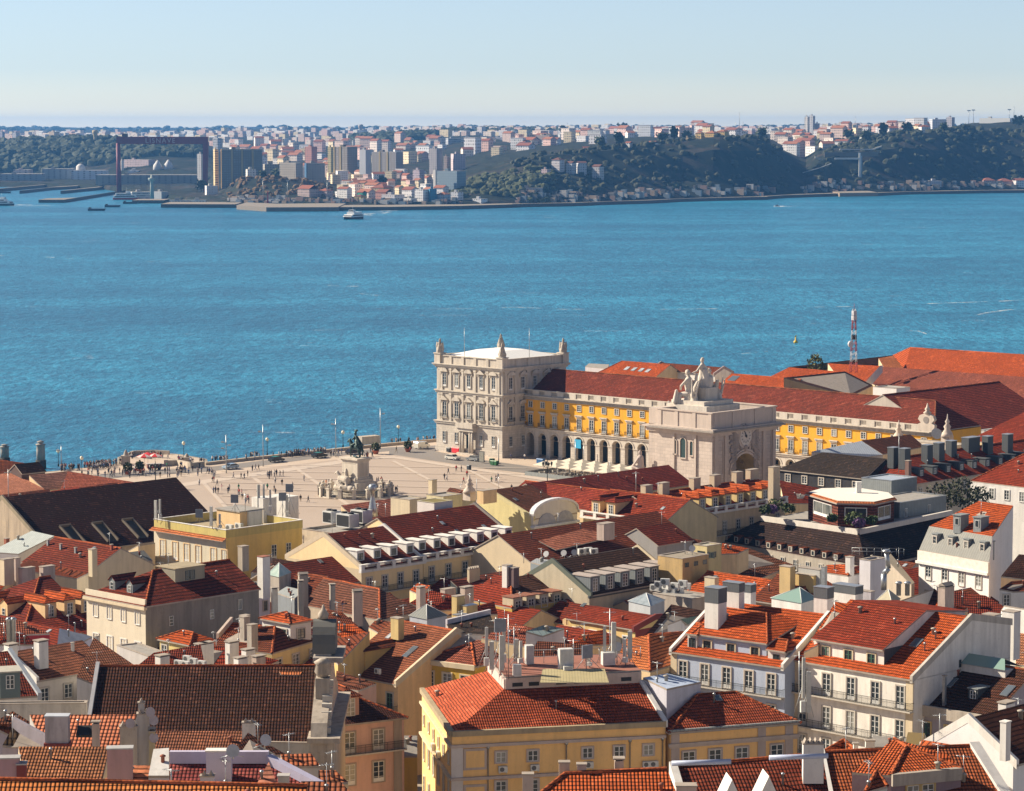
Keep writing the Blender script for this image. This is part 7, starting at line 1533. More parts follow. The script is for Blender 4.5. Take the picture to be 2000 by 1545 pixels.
h=H_('red roof with two yellow dormers and a white balustrade left of the ten',(1139,1006),(1293,'N'),19,(1190,958),wc=(.62,.5,.28)).walls();h.roof(tR,caps=True);h.dorm([2.4,6.0],.7,2.0,2.4,'hip',wY,tR,1.1,1.6,None,.7,eav=.3);h.balustrade('f',-.2,1.0,WHP,out=.45)
PG('low red roof between the ten dormers and the penthouse',dict(a=(1522,940,18),b=(1600,955,18),c=(1580,985,14),d=(1532,985,14.5)),['adcb'],rm=tR)
h=H_('yellow building whose white and blue facade has a curved gable',(1040,1014),(1124,'W'),18.5,dl=935,wc=(.64,.56,.28),sl=.36,dirt=.25);h.ry=h.d*.82;h.rh=h.ry*.36;h.walls();h.roof(tB,pl=wall((.62,.55,.3),.3),caps=False,zback=h.rh*.75)
bl=plain((.5,.56,.66),.7);bw=plain((.62,.63,.66),.7);mb=MB();w_=h.w;mb.extr([(0,-.3,-2)]+[(w_,-.3,-2)]+[(w_*(.5+.52*cos(pi*k/12)),-.3,.6+2.3*sin(pi*k/12))for k in range(13)],(0,.5,0),wall((.6,.58,.52),.2));mb.build('curved_gable',h.root,(0,0,h.ze))
mb=MB()
for k in range(12):A=lambda t,r:(w_*(.5+.52*r*cos(t)),-.6,.6+2.3*r*sin(t)+(0 if r<=1 else.35));t0,t1=pi*k/12,pi*(k+1)/12;mb.extr([A(t0,1),A(t0,1.02),A(t1,1.02),A(t1,1)],(0,1.1,0),bw)
mb.box(-.3,w_+.3,-.8,.2,-1.6,-1.2,bl);mb.build('gable_moulding',h.root,(0,0,h.ze))
for cx in(.3,.72):mb=MB();mb.extr([(w_*cx+w_*.2*cos(pi*k/10),-.4,-1.1+1.9*sin(pi*k/10))for k in range(11)],(0,.08,0),plain((.32,.34,.4),.7));mb.build('relief',h.root,(0,0,h.ze))
h.rows('f',4,[-3.6],.9,1.5,1.6)
h.chim(951,957,24.5,3.4,1.6,1.4,wY,'plain')
PG('small brown roof with pale patches behind the white rooftop box',dict(a=(866,968,17),b=(879,954,20),c=(930,964,20),d=(893,985,16.5)),['adcb'],wc=(.62,.55,.38),rm=tB).chim(845,937,22.5,1.3,1,3,wC,'plain')
h=H_('pale yellow block with the tall square chimney beside the small brown roof',(833,968),(866,'N'),19,d=5,wc=(.62,.55,.34)).walls();h.flat(ph=.2)
h=H_('cream building with small white dormers, left part with lower ridge',(706,1112),(826,'W'),18.5,(651,1043),wc=(.82,.64,.36),dirt=.15).walls();h.roof(tM,caps=False,pl=wall((.6,.5,.36),.2),pr=WHP);h.dorm(lin(4,1.4,h.w-1.2),1.7,1.6,1.75,'box',wW,wW,1.0,1.05,FRD)
h.balustrade('f',-.3,1.05,WHP,out=.4);h.rows('f',4,[-3.9],1.1,2.4,1.6,fm=FRW);h.balcony('f',-4.0);h.panel('l',wall((.6,.5,.34),.25))
h=H_('cream building with small white dormers, right part with higher ridge',(827,1091),(1018,'W'),18.5,(962,983),wc=(.82,.64,.36),dirt=.15).walls();h.roof(tM,caps=False,pr=wall((.25,.22,.2),.4));h.dorm(lin(7,1.4,h.w-1.3),1.7,1.6,1.75,'box',wW,wW,1.0,1.05,FRD)
h.balustrade('f',-.3,1.05,WHP,out=.4);h.rows('f',6,[-3.9],1.1,2.4,1.8);h.balcony('f',-4.0)
h=H_('plain white rooftop box with a mossy lid on the dormered building',(848,983),(884,'W'),24.9,zg=20,dl=815,wc=(.66,.62,.58),dirt=.15).walls();h.flat(wall((.2,.16,.05),.5),.02,cap=wall((.4,.36,.25),.4))
h=H_('beige flat-roofed building carrying large air conditioning plant',(590,1037),(652,'N'),21.5,dr=765,wc=(.58,.48,.34)).walls();h.flat(ph=.35)
def plant(x,y,z,w,d,hh,label,rz=RZN):
 r=empty('cooling_plant',P(x,y,z),rz,label,'cooling unit');mb=MB();mb.box(-w/2,w/2,-d/2,d/2,.2,hh,ACW);mb.build('casing',r);mb=MB();mb.box(-w/2+.15,w/2-.15,-d/2-.04,-d/2,.4,hh-.2,BLKM);mb.build('grille',r)
 for i in(-1,1):mb=MB();mb.tube((i*w*.25,0,hh),(i*w*.25,0,hh+.25),.55,.5,BLKM,12);mb.build('fan',r)
plant(679,1031,21.8,3.2,2.2,2.4,'large white cooling unit with a black grille, nearer the dormers');plant(706,1022,21.8,3.0,2.2,2.3,'white cooling unit behind the larger one');plant(648,1023,21.8,2.2,2.2,2.2,'plain white plant box left of the cooling units')
mb=MB();mb.lathe([(.9,0),(.7,1.5),(.35,3.2),(.4,4.2),(.75,4.4),(.7,5.2),(.5,5.5)],METL,n=12);tag(mb.build('vent_stack',None,P(728,1008,21.5)),'tall galvanised vent stack beside the cooling units','vent')
PG('reddish ribbed roof below the monument',dict(a=(666,989,20),b=(763,976,20.5),c=(763,1012,17),d=(700,1022,17)),['adcb'],rm=tile((.36,.12,.08),.2,.3,.5))
h=H_('cream stair tower with a ladder right of the ribbed roof',(763,974),(800,'N'),22.5,d=4,wc=(.58,.5,.36)).walls();h.flat(ph=.2)
h=H_('yellow building crowded with rooftop antennas at the edge of the square',(301,1029),(441,'N'),20.8,dr=591,wc=(.46,.38,.1),dirt=.45,wm=wall((.7,.52,.17),.35)).walls();h.flat(wall((.36,.3,.2),.4),1.3,pm=wall((.55,.46,.16),.4),cap=WHP)
h.panel('f',wall((.6,.55,.42),.2));mb=MB();mb.slab([[(-.3,-.9,-.55),(h.w+.2,-.9,-.55),(h.w+.2,-.03,-.05),(-.3,-.03,-.05)]],.08,tOl,CAPM);mb.build('eaves',h.root,(0,0,h.ze))
h.win('f',[2.3,5.6,8.6,11.6,15.5,18.3],h.ze-5.0,1.35,3.0,'sash',FRW,wY);h.win('r',[h.d-6.4,h.d-3.2],h.ze-4.6,1.1,2.4,'sash',FRW,None);h.win('r',[h.d-6.4],h.ze-9.5,1.1,2.2,'sash');h.band('f',-6.2,.35,.7,STN,'ledge')
mb=MB();q=h.hit_z((446,1030),21.0);mb.box(q.x-3,q.x+3,q.y,q.y+5,h.ze,h.ze+3.0,wY);mb.build('roof_hut',h.root);mb=MB();mb.box(q.x-3.2,q.x+3.2,q.y-.2,q.y+5.2,h.ze+3.0,h.ze+3.2,CONC);mb.build('roof_hut_lid',h.root)
for x,y,w_,hh,nm in((472,1030,3.6,3.0,'white_cabinet'),(541,1012,4.4,4.0,'white_cabinet'),(503,1018,3.0,4.2,'white_cabinet')):q=h.hit_z((x,y),21);mb=MB();mb.box(q.x-w_/2,q.x+w_/2,q.y,q.y+3,h.ze,h.ze+hh,wW);mb.build(nm,h.root)
for x,y in((465,1034),(483,1031)):q=h.hit_z((x,y),21);plantm=ac_mesh();o=link('air_conditioner',plantm,h.root,(q.x,q.y-1.5,h.ze+.15));o.scale=(1.7,1.7,1.7)
def antenna(x,yb,yt,zb,label,kind='panel',rz=None,n=1):
 p=P(x,yb,zb);Hh=(yb-yt)/F*p.y;r=empty('antenna_mast',p,rz if rz is not None else random.uniform(-.6,.6),label,'antenna');mb=MB();mb.tube((0,0,0),(0,0,Hh),.06,.05,METL,6)
 if kind!='tv':mb.tube((-.9,.5,0),(0,0,Hh*.55),.035,.035,METL,4);mb.tube((.8,.6,0),(0,0,Hh*.55),.035,.035,METL,4)
 mb.build('pole',r)
 if kind=='panel':
  for i in range(n):mb=MB();a=(i-(n-1)/2)*.5;mb.box(a-.16,a+.16,-.35,-.17,Hh*.35,Hh,PLAS);mb.build('antenna_panel',r)
  mb=MB();mb.box(-.25,.25,-.3,.1,Hh*.12,Hh*.3,ACW);mb.build('radio_unit',r)
 elif kind=='big':mb=MB();mb.box(-.24,.24,-.5,-.25,Hh*.15,Hh,PLAS);mb.build('antenna_panel',r)
 elif kind=='square':mb=MB();mb.box(-.65,.65,-.25,-.1,Hh-1.4,Hh,plain((.2,.22,.25),.5));mb.build('antenna_panel',r)
 elif kind=='dish':mb=MB();mb.lathe([(.08,0),(.35,.06),(.5,.18)],plain((.5,.5,.5),.5),n=12);o=mb.build('dish',r,(0,-.1,Hh));o.rotation_euler=(1.2,0,0)
 elif kind=='tv':
  mb=MB();mb.tube((-.7,0,Hh*.92),(.7,0,Hh*.95),.02,.02,METL,4)
  for i in range(7):x_=-.65+i*.2;mb.tube((x_,-.3,Hh*.93),(x_,.3,Hh*.93),.015,.015,METL,4)
  mb.build('antenna_rods',r)
 return r
YB='on the yellow building by the square'
for x,yb,yt,k,l in((307,1018,976,'big','pale panel antenna at the far left corner of the yellow building'),(312,1016,974,'panel','grey lattice pole beside the leftmost pale antenna'),(390,1020,994,'square','box antenna on a short tripod at the left roof edge'),(415,1033,988,'big','white panel antenna left of the yellow roof hut'),(431,1034,1003,'panel','small panel antenna in front of the yellow hut'),(459,1003,965,'square','thin pole with guy wires behind the yellow hut'),(504,1006,945,'big','tall greenish panel antenna, left of the middle pair'),(517,1006,944,'panel','tall panel antenna, right of the middle pair'),(528,1002,955,'panel','panel antenna cluster beside the white cabinet'),(552,1010,961,'square','slim box antenna left of the square reflector'),(566,1004,944,'square','dark square reflector panel on the tallest right pole'),(561,1012,966,'panel','tall white antenna under the square reflector'),(479,1003,962,'tv','leaning thin pole among the rooftop antennas')):antenna(x,yb,yt,22 if yb>1003 else 24,l,k)
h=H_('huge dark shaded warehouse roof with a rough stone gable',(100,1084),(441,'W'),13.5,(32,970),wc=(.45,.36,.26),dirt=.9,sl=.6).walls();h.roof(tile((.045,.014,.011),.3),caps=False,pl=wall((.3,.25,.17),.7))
for x,y in((150,1058),(213,1052),(272,1045)):
 q=h.hit_slope((x,y));mb=MB();a=math.atan(.6)
 for sx in(-1.2,1.0):mb.extr([(sx,0,-.1),(sx,5.5,.1),(sx,5.5,.5),(sx,0,1.5-.9)],(.25,0,0),wall((.16,.13,.1),.5))
 mb.box(-1.2,1.25,5.2,5.5,-.1,.55,wall((.16,.13,.1),.5));mb.box(-.95,1.0,0,5.2,.02,.1,wall((.05,.05,.05),.4));o=mb.build('roof_well',h.root,(q.x,q.y-1,q.z+.1-.6));o.rotation_euler=(a,0,0);A,B_=win_meshes(.9,1.1,'slim',FRW,None)
PG('orange sloping roof end at the left beside the striped roof',dict(a=(118,957,14.5),b=(133,922,18.5),c=(294,949,18),d=(210,962,14)),['adcb'],rm=tile((.36,.1,.06),.2))
PG('brown striped roof at the left with a mossy patch',dict(a=(57,930,18.5),b=(134,922,18.5),c=(119,957,14),d=(88,959,14)),['adcb'],rm=tile((.26,.12,.09),.5,.3,.6))
PG('salmon sunlit tiled roof at the far left',dict(a=(-60,930,18.5),b=(48,925,18.5),c=(90,960,14),d=(-60,978,14)),['adcb'],rm=tile((.5,.2,.12),.1),sl=.22)
PG('orange-brown roof below the two river columns',dict(a=(-60,893,19),b=(0,899,19),c=(60,908,19),d=(40,928,16),e=(-60,930,16)),['edcba'],rm=tRB)
h=H_('small dark gabled roof in front of the second river column',(42,925),(88,'W'),17,(62,905),sl=.7,wc=(.12,.08,.07)).walls();h.roof(tD,caps=False)
PG('brown roof strip between the cream wall and the salmon roof',dict(a=(-60,976,16),b=(96,957,16),c=(106,974,14),d=(-60,1000,13.5)),['adcb'],rm=tRB)
PG('low cream wall building with an orange coping behind the warehouse',dict(a=(98,961,16),b=(153,952,16),c=(162,966,15.5),d=(107,974,15.5)),['adcb'],wc=(.6,.54,.4),rm=tR)
PG('brown roof with a small vent right of the cream wall',dict(a=(152,955,17),b=(247,941,17),c=(252,955,14.5),d=(160,968,14.5)),['adcb'],rm=tRB)
PG('narrow red roof strip ending at the edge of the square',dict(a=(247,941,17),b=(300,950,17),c=(262,958,14.5),d=(248,957,14.5)),['adcb'],rm=tO)
PG('left slope of the roofs behind the stone gable',dict(a=(-40,1012,14),b=(30,975,17.5),c=(34,1003,14.5),d=(0,1022,13)),['adcb'],rm=tRB)
PG('small brown roof against the stone gable',dict(a=(-40,1012,17),b=(31,1006,17),c=(60,1040,14),d=(-40,1045,14)),['adcb'],rm=tB)
PG('red roof with a yellowish stain at the far left',dict(a=(-40,1022,16),b=(0,1028,16),c=(60,1040,15.5),d=(20,1062,13),e=(-40,1075,12.5)),['edcba'],rm=tM).chim(13,1052,17.6,.7,.7,1.6,wall((.3,.1,.06),.3),'plain')
PG('pale corrugated metal roof at the left with a white side wall',dict(a=(-20,1080,18),b=(62,1039,19.2),c=(106,1049,19.2),d=(36,1084,18)),['adcb'],wc=(.6,.57,.54),rm=zinc((.42,.46,.44),.35))
h=H_('broad brown-red roof with small vents left of the yellow building',(44,1098),(172,'N'),17.5,(108,1051),wc=(.58,.5,.36)).walls();h.roof(tile((.2,.038,.02),.4),caps=True,og=0)
for x,yb in((94,1067),(119,1075),(148,1082),(218,1076)):h.chr(x,yb,.35,.35,1.0,METL if x!=218 else wall((.3,.08,.05),.3),'plain')
h.chim(181,1073,21.5,1.0,1.0,3.4,wC,'plain')
PG('small cream gable and roof right of the tall cream chimney',dict(a=(190,1112,16),b=(222,1086,18.5),c=(262,1090,18.5),d=(236,1113,16)),['adcb'],wc=(.62,.52,.36),rm=tM)
PG('dark corrugated lean-to roof left of the yellow building',dict(a=(236,1083,18),b=(281,1077,18.3),c=(298,1096,17),d=(255,1104,16.6)),['adcb'],wc=(.6,.54,.42),rm=zinc((.14,.14,.13),.5))
PG('small orange roof beside the corrugated lean-to',dict(a=(228,1118,16),b=(240,1103,17.5),c=(275,1108,17.5),d=(252,1122,16)),['adcb'],rm=tO)
PG('orange roof piece at the foot of the yellow building',dict(a=(250,1078,17),b=(270,1067,18.3),c=(303,1062,18.3),d=(303,1090,15.5)),['adcb'],rm=tO)
h=H_('cream house with four windows per floor and a dirty grey flank',(284,1184),(506,'W'),23.8,(299,1099),dl=167,wc=(.25,.22,.19),dirt=.9).walls();h.ry=h.d/2;h.sl=.5;h.rh=h.sl*h.ry
q1=h.hit_slope((299,1099));h.roof(tile((.18,.032,.017),.3,.3,.7,1.5),il=h.ry*1.0,caps=True,og=.1)
h.panel('l',wall((.64,.57,.44),.15));h.win('l',lin(4,2.0,h.d-1.7),h.ze-2.7,1.0,1.7,'slim',FRW,WHP);h.win('l',lin(4,2.0,h.d-1.7),h.ze-7.0,1.1,1.9,'sash',FRW,WHP)
mb=MB();mb.box(-.3,h.d+.3,-.5,.05,-.5,-.15,wC);mb.box(-.1,h.d+.1,-.15,.1,-.15,.9,wall((.64,.57,.44),.15));mb.build('parapet',h.root,h.fp('l',0,h.ze),-pi/2);h.win('f',[4.4,11.5],h.ze-3.2,.7,1.3,'sash',FRW,None);h.win('f',[16.5],h.ze-2.5,.7,1.4,'slim')
side_dorm(h,[h.d*.42,h.d*.72],1.6,.5,1.3,1.5,wall((.2,.22,.22),.2),tM)
h.dorm([10.5],3.4,5.2,2.0,'box',wall((.3,.27,.2),.6),zB,1.7,1.3,FRD);h.chim(475,1067,29,1.2,1.0,2.6,wall((.42,.36,.28),.6),'plain')
h=H_('red hip roofed house with three tiled dormers left of the cream house',(49,1226),(176,'W'),16.8,(72,1131),wc=(.6,.48,.2)).walls();h.roof(tile((.19,.032,.018),.25),il=h.ry,caps=True);h.dorm([5.2,8.6,11.6],.9,2.0,2.4,'hip',wY,tO,1.0,1.6,None,.7,eav=.25);h.rows('f',4,[-3.2],1.0,1.8,2)
side_dorm(h,[h.d*.35,h.d*.62],1.2,.5,1.8,2.0,wY,tO);h.chim(13,1092,26,1.8,1.2,3,wC,'plain');h.chim(32,1090,25.5,.9,.8,3.4,wPk,'plain')
PG('long cream parapet house behind the three tiled dormers',dict(a=(20,1112,20),b=(60,1095,20.5),c=(172,1122,20),d=(150,1132,19)),['adcb'],wc=(.6,.5,.34),rm=tRB).chim(52,1109,22.5,2.4,1,1.6,wPk,'plain').chim(92,1106,22.5,2.2,1,1.6,wPk,'plain')
PG('orange-lit roof at the far left edge beside the white gable coping',dict(a=(-40,1120,20),b=(24,1126,22),c=(-2,1160,18),d=(-40,1165,18)),['adcb'],rm=tO)
h=H_('small yellow house with a red hip roof under the grey flank',(312,1248),(371,'N'),20,(376,1217),dr=418,wc=(.62,.5,.2)).walls();h.ry=h.d/2;h.rh=.45*h.ry;h.sl=.45;h.roof(tO,il=h.ry,ir=h.ry*.9);h.rows('f',2,[-2.4],1.0,1.7,1.0)
PG('dark red roof slope tucked under the dirty grey flank',dict(a=(284,1280,17),b=(312,1248,18.5),c=(372,1204,20.5),d=(330,1284,17)),['adcb'],rm=tM)
h=H_('white cube house with red pyramid roof in the left cluster',(512,1208),(567,'N'),22.5,dr=606,wc=(.64,.62,.6),dirt=.15).walls();h.sl=.45;h.ry=h.d/2;h.rh=h.sl*h.ry;h.roof(tO,il=h.w*.48,ir=h.w*.48);h.rows('f',2,[-2.2],.9,1.3,1.2,fm=FRD);h.rows('r',1,[-2.2],1.3,1.3,2.5,fm=FRD);h.ac('f',2.0,-1.7)
p_=PG('wide red hip roof with a safety rail in the left cluster',dict(a=(398,1264,19.5),b=(458,1232,23.5),c=(537,1227,23.5),d=(622,1252,19.5),e=(531,1279,19.5)),['aecb','edc'],wc=(.62,.5,.24),rm=tRB,caps=[('e','c'),('b','c')]);p_.rows('e','d',3,[p_.V['e'].z-p_.zg-2.3],1.5,w=1.5,h=1.5);p_.chim(493,1220,26,1.1,.9,2.6,wG,'plain');p_.chim(478,1205,26,1.0,.9,2.4,wG,'plain')
p_=PG('red roof with three white chimneys and a glass hatch',dict(a=(300,1300,20),b=(402,1263,23),c=(455,1268,23),d=(545,1293,20),e=(520,1312,18.5),f=(300,1318,18.5)),['afedcb'],wc=(.6,.5,.4),rm=tR)
for x,yt in((453,1255),(485,1270),(470,1286),(505,1283),(393,1259),(404,1257)):p_.chim(x,yt,25.5,1.5,.9,2.0,wPk if x>500 else wW,'slab')
PG('small red roof left of the white cube house',dict(a=(425,1250,20),b=(452,1218,23),c=(510,1222,23),d=(500,1245,20.5)),['adcb'],rm=tO).chim(478,1202,25.8,1.1,.8,2.3,wG,'plain').parapet(['a','b'],.9,.4,wPk)
h=H_('white block house with flat dark roof and the tall white chimney',(484,1151),(527,'W'),21.5,dl=456,wc=(.6,.58,.62),dirt=.2).walls();h.flat(BLKM,.2);h.rows('f',2,[-3.5],.7,1.4,.9,fm=FRD);h.chim(515,1087,27,1.4,1.2,5,wW,'plain',wall((.3,.12,.08),.3))
p_=PG('brown roof with tall chimneys, sunlit left slope and ribbed right slope',dict(a=(592,1184,18),b=(742,1214,18),c=(828,1196,18),d=(741,1153,22.5),e=(632,1131,22.5)),['abde','bcd'],rm=tile((.2,.08,.05),.35),wc=(.5,.42,.32),caps=[('b','d'),('e','d')])
for x,yt,w_,d_,hh,m,zt_ in((592,1124,1.3,.8,3.6,wG,25.5),(587,1136,.7,.7,4.2,wG,25.5),(649,1143,.7,.7,3.0,wG,24.5),(698,1157,1.3,.8,3.8,wPk,24.5),(536,1150,.8,.8,3.4,METL,23.5)):p_.chim(x,yt,zt_,w_,d_,hh,m,'gable' if w_>1 else 'slab',.3)
PG('grey zinc skylight house behind the tallest chimneys',dict(a=(540,1160,19),b=(560,1148,20.5),c=(592,1155,20.5),d=(575,1172,19)),['adcb'],wc=(.2,.22,.24),rm=zG)
PG('orange and brown roof behind the tall twin chimneys',dict(a=(545,1166,17),b=(583,1118,21),c=(640,1127,21),d=(615,1178,17)),['adcb'],rm=tRB)
h=H_('dark maroon roof against the beige wall, left of the cream dormers',(610,1150),(692,'W'),16.5,(648,1089),wc=CREAM).walls();h.roof(tM,caps=False,og=2.5)
PG('dark roof between the yellow building and the green cupola',dict(a=(490,1120,17),b=(520,1090,19),c=(580,1100,19),d=(570,1125,17)),['adcb'],rm=tD,wc=(.3,.3,.3))
def pyramid(label,pts,apex,ze,za,wm,rm,zg=14,name='roof_lantern'):
 W_=[P(x,y,ze)for x,y in pts];c=sum(W_,Vector((0,0,0)))/len(W_);c.z=zg;ap=PD(apex[0],apex[1],c.y)-c;r=empty(name,c,0,label,'roof lantern');L=[p-c for p in W_];n=len(L);mb=MB();mb.prism([(p.x,p.y)for p in L],0,ze-zg,wm);mb.build('base',r);mb=MB();k=1.06
 for i in range(n):j=(i+1)%n;mb.face([(L[i].x*k,L[i].y*k,ze-zg),(L[j].x*k,L[j].y*k,ze-zg),ap],rm)
 mb.build('roof',r);mb=MB()
 for i in range(n):mb.tube((L[i].x*k,L[i].y*k,ze-zg),ap,.06,.06,FRW if rm is not zD else zD,4)
 mb.build('glazing_bars',r);return r
gg=glassm((.2,.3,.26),(.45,.52,.46),.6)
pyramid('green glass cupola beside the yellow antenna building',[(522,1122),(545,1127),(568,1118),(545,1112)],(545,1099),20.5,23,wG,gg);pyramid('white box with a green glass pyramid behind the blue tiled house',[(1507,1168),(1565,1178),(1594,1169),(1536,1160)],(1562,1147),24,27,wW,gg);pyramid('grey slate pyramid turret beside the red roofs',[(800,1203),(834,1210),(873,1202),(838,1195)],(833,1180),20.5,24,wall((.4,.42,.48),.3),zinc((.16,.17,.16),.5));pyramid('cream stone pyramid skylight in the right cluster',[(1713,1172),(1742,1178),(1758,1170),(1728,1165)],(1735,1151),24,26,wC,wall((.4,.36,.26),.4));pyramid('glass lantern on the red roof behind the yellow low house',[(1228,1174),(1270,1184),(1298,1172),(1258,1164)],(1262,1158),20,22,wall((.42,.44,.46),.3),glassm((.16,.2,.22),(.3,.34,.36),.5))
p_=PG('red roof pair around the slate pyramid turret',dict(a=(800,1180,19),b=(840,1156,21),c=(888,1166,21),d=(888,1193,18),e=(835,1196,18)),['aedcb'],rm=tR);p_.chim(822,1148,24,1.1,.8,3.2,wPk,'slab');p_.chim(895,1164,22.5,1.6,1,2.2,wYl,'plain')
PG('red roof behind the row of yellow chimney stacks',dict(a=(872,1205,18),b=(905,1190,19.5),c=(965,1178,19.5),d=(972,1202,17.5)),['adcb'],rm=tR,wc=YC).chim(917,1182,22,2.2,1.0,2.4,wYl,'plain',.8,METL).chim(898,1200,21.5,1.8,1.0,2.0,wYl,'plain',.8,METL)
PG('low pinkish ribbed roof beside the big cream gable wall',dict(a=(880,1136,17),b=(984,1117,17),c=(1000,1131,15.3),d=(893,1148,15)),['adcb'],rm=tPk,wc=(.1,.12,.12)).chim(925,1111,19.2,2.4,.5,1.8,wC,'pots')
PG('small orange roof among the crowded chimneys left of centre',dict(a=(800,1155,18),b=(815,1142,19.5),c=(840,1146,19.5),d=(822,1165,18)),['adcb'],rm=tO).chim(875,1150,21,2.2,1,1.6,wPk,'plain').chim(912,1148,20.5,1.8,1,1.8,wPk,'slab')
PG('ribbed zinc stair box between the cream gable and the dormered roof',dict(a=(1036,1100,20.5),b=(1048,1093,20.6),c=(1090,1098,20.6),d=(1068,1108,20.4)),['adcb'],wm=zinc((.2,.23,.25),.35),rm=zinc((.3,.32,.33),.35))
h=H_('big cream gable wall with a long brown roof behind it',(1037,1100),(1345,'W'),18,(977,1046),wc=(.64,.53,.36),dirt=.15).walls();h.roof(tile((.2,.048,.022),.35),caps=False)
q=[h.hit_slope(p_)for p_ in((1052,1064),(1140,1040),(1205,1058),(1086,1086))];mb=MB();mb.slab([[(v.x,v.y,v.z+.5+(.35 if i in(0,1)else 0))for i,v in enumerate((q[3],q[2],q[1],q[0]))]],.15,tile((.42,.15,.09),.1),CAPM);mb.build('raised_roof',h.root)
h.chim(1183,1022,24,2.6,1.6,1.8,wPk,'plain');
for x,y in((1068,1090),(1102,1088),(1121,1087)):antenna(x,y+2,y-8,19,['satellite dish nearest the raised roof patch','middle satellite dish on the brown roof edge','satellite dish beside the black cooling boxes'][[1068,1102,1121].index(x)],'dish')
for i,(x,y)in enumerate(((1135,1082),(1147,1080),(1158,1082))):o=link('air_conditioner',ac_mesh(),None,P(x,y,19.4),.5);o.scale=(1.5,1.5,1.5);tag(o,['left','middle','right'][i]+' of three cooling boxes on the brown roof edge','air conditioner')
h=H_('grey party wall house with a brown roof, right of the raised roof patch',(1284,1066),(1352,'W'),18.5,(1242,1034),wc=(.3,.29,.28),dirt=.3).walls();h.roof(tM,caps=False)
PG('brown sunlit roof strip below the ten dormers',dict(a=(1284,1068,16.5),b=(1302,1044,19),c=(1372,1058,18.5),d=(1352,1075,16)),['adcb'],rm=tRB)
h=H_('brown roof with a row of six grey zinc dormers',(1151,1163),(1320,'W'),17.5,(1088,1096),wc=(.5,.44,.32),sl=.55).walls();h.roof(tile((.085,.042,.026),.35),caps=False,pl=wall((.13,.15,.12),.3),pr=wC);h.dorm(lin(6,1.6,h.w-1.4),.3,2.1,2.5,'box',zinc((.16,.18,.19),.45),zinc((.4,.34,.3),.3),1.1,2.0,FRW);h.band('f',-.3,.25,.3,zD,'gutter');h.rows('f',5,[-4.3],1.0,1.6,1.5)
p_=PG('brown hip roof with five cream attic windows above an ochre wall',dict(a=(906,1172,16),b=(1000,1190,16),c=(1153,1166,16),d=(1090,1116,21),e=(998,1130,21),f=(965,1125,21)),['abef','bcde'],wc=(.5,.33,.08),mats=[tR,tile((.1,.04,.024),.35)],caps=[('b','e')])  # red tile paints the sunlit left slope, dark brown the shaded front
z=p_.V['b'].z-p_.zg;p_.boxes('b','c',lin(5,1.3,12.0),z-.7,1.9,2.3,2.4,wall((.5,.42,.3),.4),wall((.26,.1,.06),.4),1.1,1.5,.1);p_.chim(991,1104,26,1.3,1.0,3.0,wW,'plain');p_.chim(1004,1109,25.4,1.2,1.0,2.6,wall((.15,.1,.1),.3),'plain')
h=H_('low yellow house with white-framed windows and a dark red flank',(1110,1209),(1241,'N'),18,(1160,1182),dr=1293,wc=(.64,.48,.2)).walls();h.sl=.25;h.ry=h.d*.8;h.rh=h.ry*.25;h.roof(tR,zback=h.rh*.9,pr=wDR,caps=False);h.panel('r',wDR);h.rows('f',4,[-2.4],1.3,1.3,1.6,sm_=WHP)
h=H_('yellow balustraded terrace in front of the low yellow house',(1103,1222),(1235,'N'),15.5,d=3,wc=(.62,.47,.2)).walls();h.flat(CONC,.05);h.balustrade('f',.05,1.0,wY)
h=H_('tan rooftop block with three glass-brick windows',(1333,1093),(1384,'W'),21.5,dl=1285,wc=(.52,.36,.16),dirt=.6).walls();h.flat(wall((.3,.26,.2),.5),.1);h.win('f',lin(3,1.0,h.w-.9),h.ze-1.3,.95,.7,'slim',FRD,None)
h=H_('pale yellow penthouse with dark ribbon windows near the brown dish',(1381,1069),(1409,'W'),22,dl=1355,wc=(.6,.5,.26)).walls();h.flat(wall((.42,.4,.32),.4),.15);h.win('l',[1.6,3.6],h.ze-1.6,1.5,.9,'slim',FRD,None);h.win('f',[1.2],h.ze-1.8,2.0,.9,'slim',FRD,None)
antenna(1352,1084,1071,21.6,'brown satellite dish on the tan rooftop block','dish');antenna(1338,1082,1056,21.6,'small lattice pole beside the brown dish','tv')
PG('white sloping parapet wall below the tan rooftop block',dict(a=(1291,1099,19.5),b=(1319,1103,19.5),c=(1357,1137,15.5),d=(1341,1144,15.5)),['adcb'],wc=(.7,.68,.66),rm=wW)
PG('brown ribbed roof with three small hatches right of the tan block',dict(a=(1384,1087,20.5),b=(1460,1072,20.5),c=(1549,1105,16),d=(1487,1131,14.5),e=(1392,1134,14.5)),['aedcb'],rm=tile((.2,.075,.04),.35,.3,.7,1.5),wc=YC)
PG('dark shaded roof below the tan block',dict(a=(1338,1120,17.5),b=(1385,1112,17.5),c=(1420,1135,14),d=(1362,1150,13.5)),['adcb'],rm=tM)
PG('thin orange roof behind the pale yellow penthouse',dict(a=(1406,1084,18.5),b=(1411,1063,20.5),c=(1462,1073,20.5),d=(1440,1083,18.5)),['adcb'],rm=tO)
h=H_('orange-red roof with several ridges before the glass pyramid',(1345,1153),(1500,'N'),17,(1412,1122),wc=YC).walls();h.roof(tO,caps=True,ir=3);h.chim(1390,1128,21.5,2.0,1.0,.9,wC,'plain')
h=H_('second orange roof right of the many ridges',(1470,1172),(1560,'N'),18.5,(1515,1125),wc=YC).walls();h.roof(tRB,caps=True,ir=3);h.chim(1538,1106,24,2.0,1.2,4.0,wall((.58,.42,.2),.3),'plain');h.chim(1585,1110,23.5,4.0,1.2,2.2,wall((.42,.42,.4),.3),'plain');h.chim(1576,1122,22.5,3.4,1.2,1.6,wall((.58,.42,.18),.3),'plain')
r_=random.Random(5)
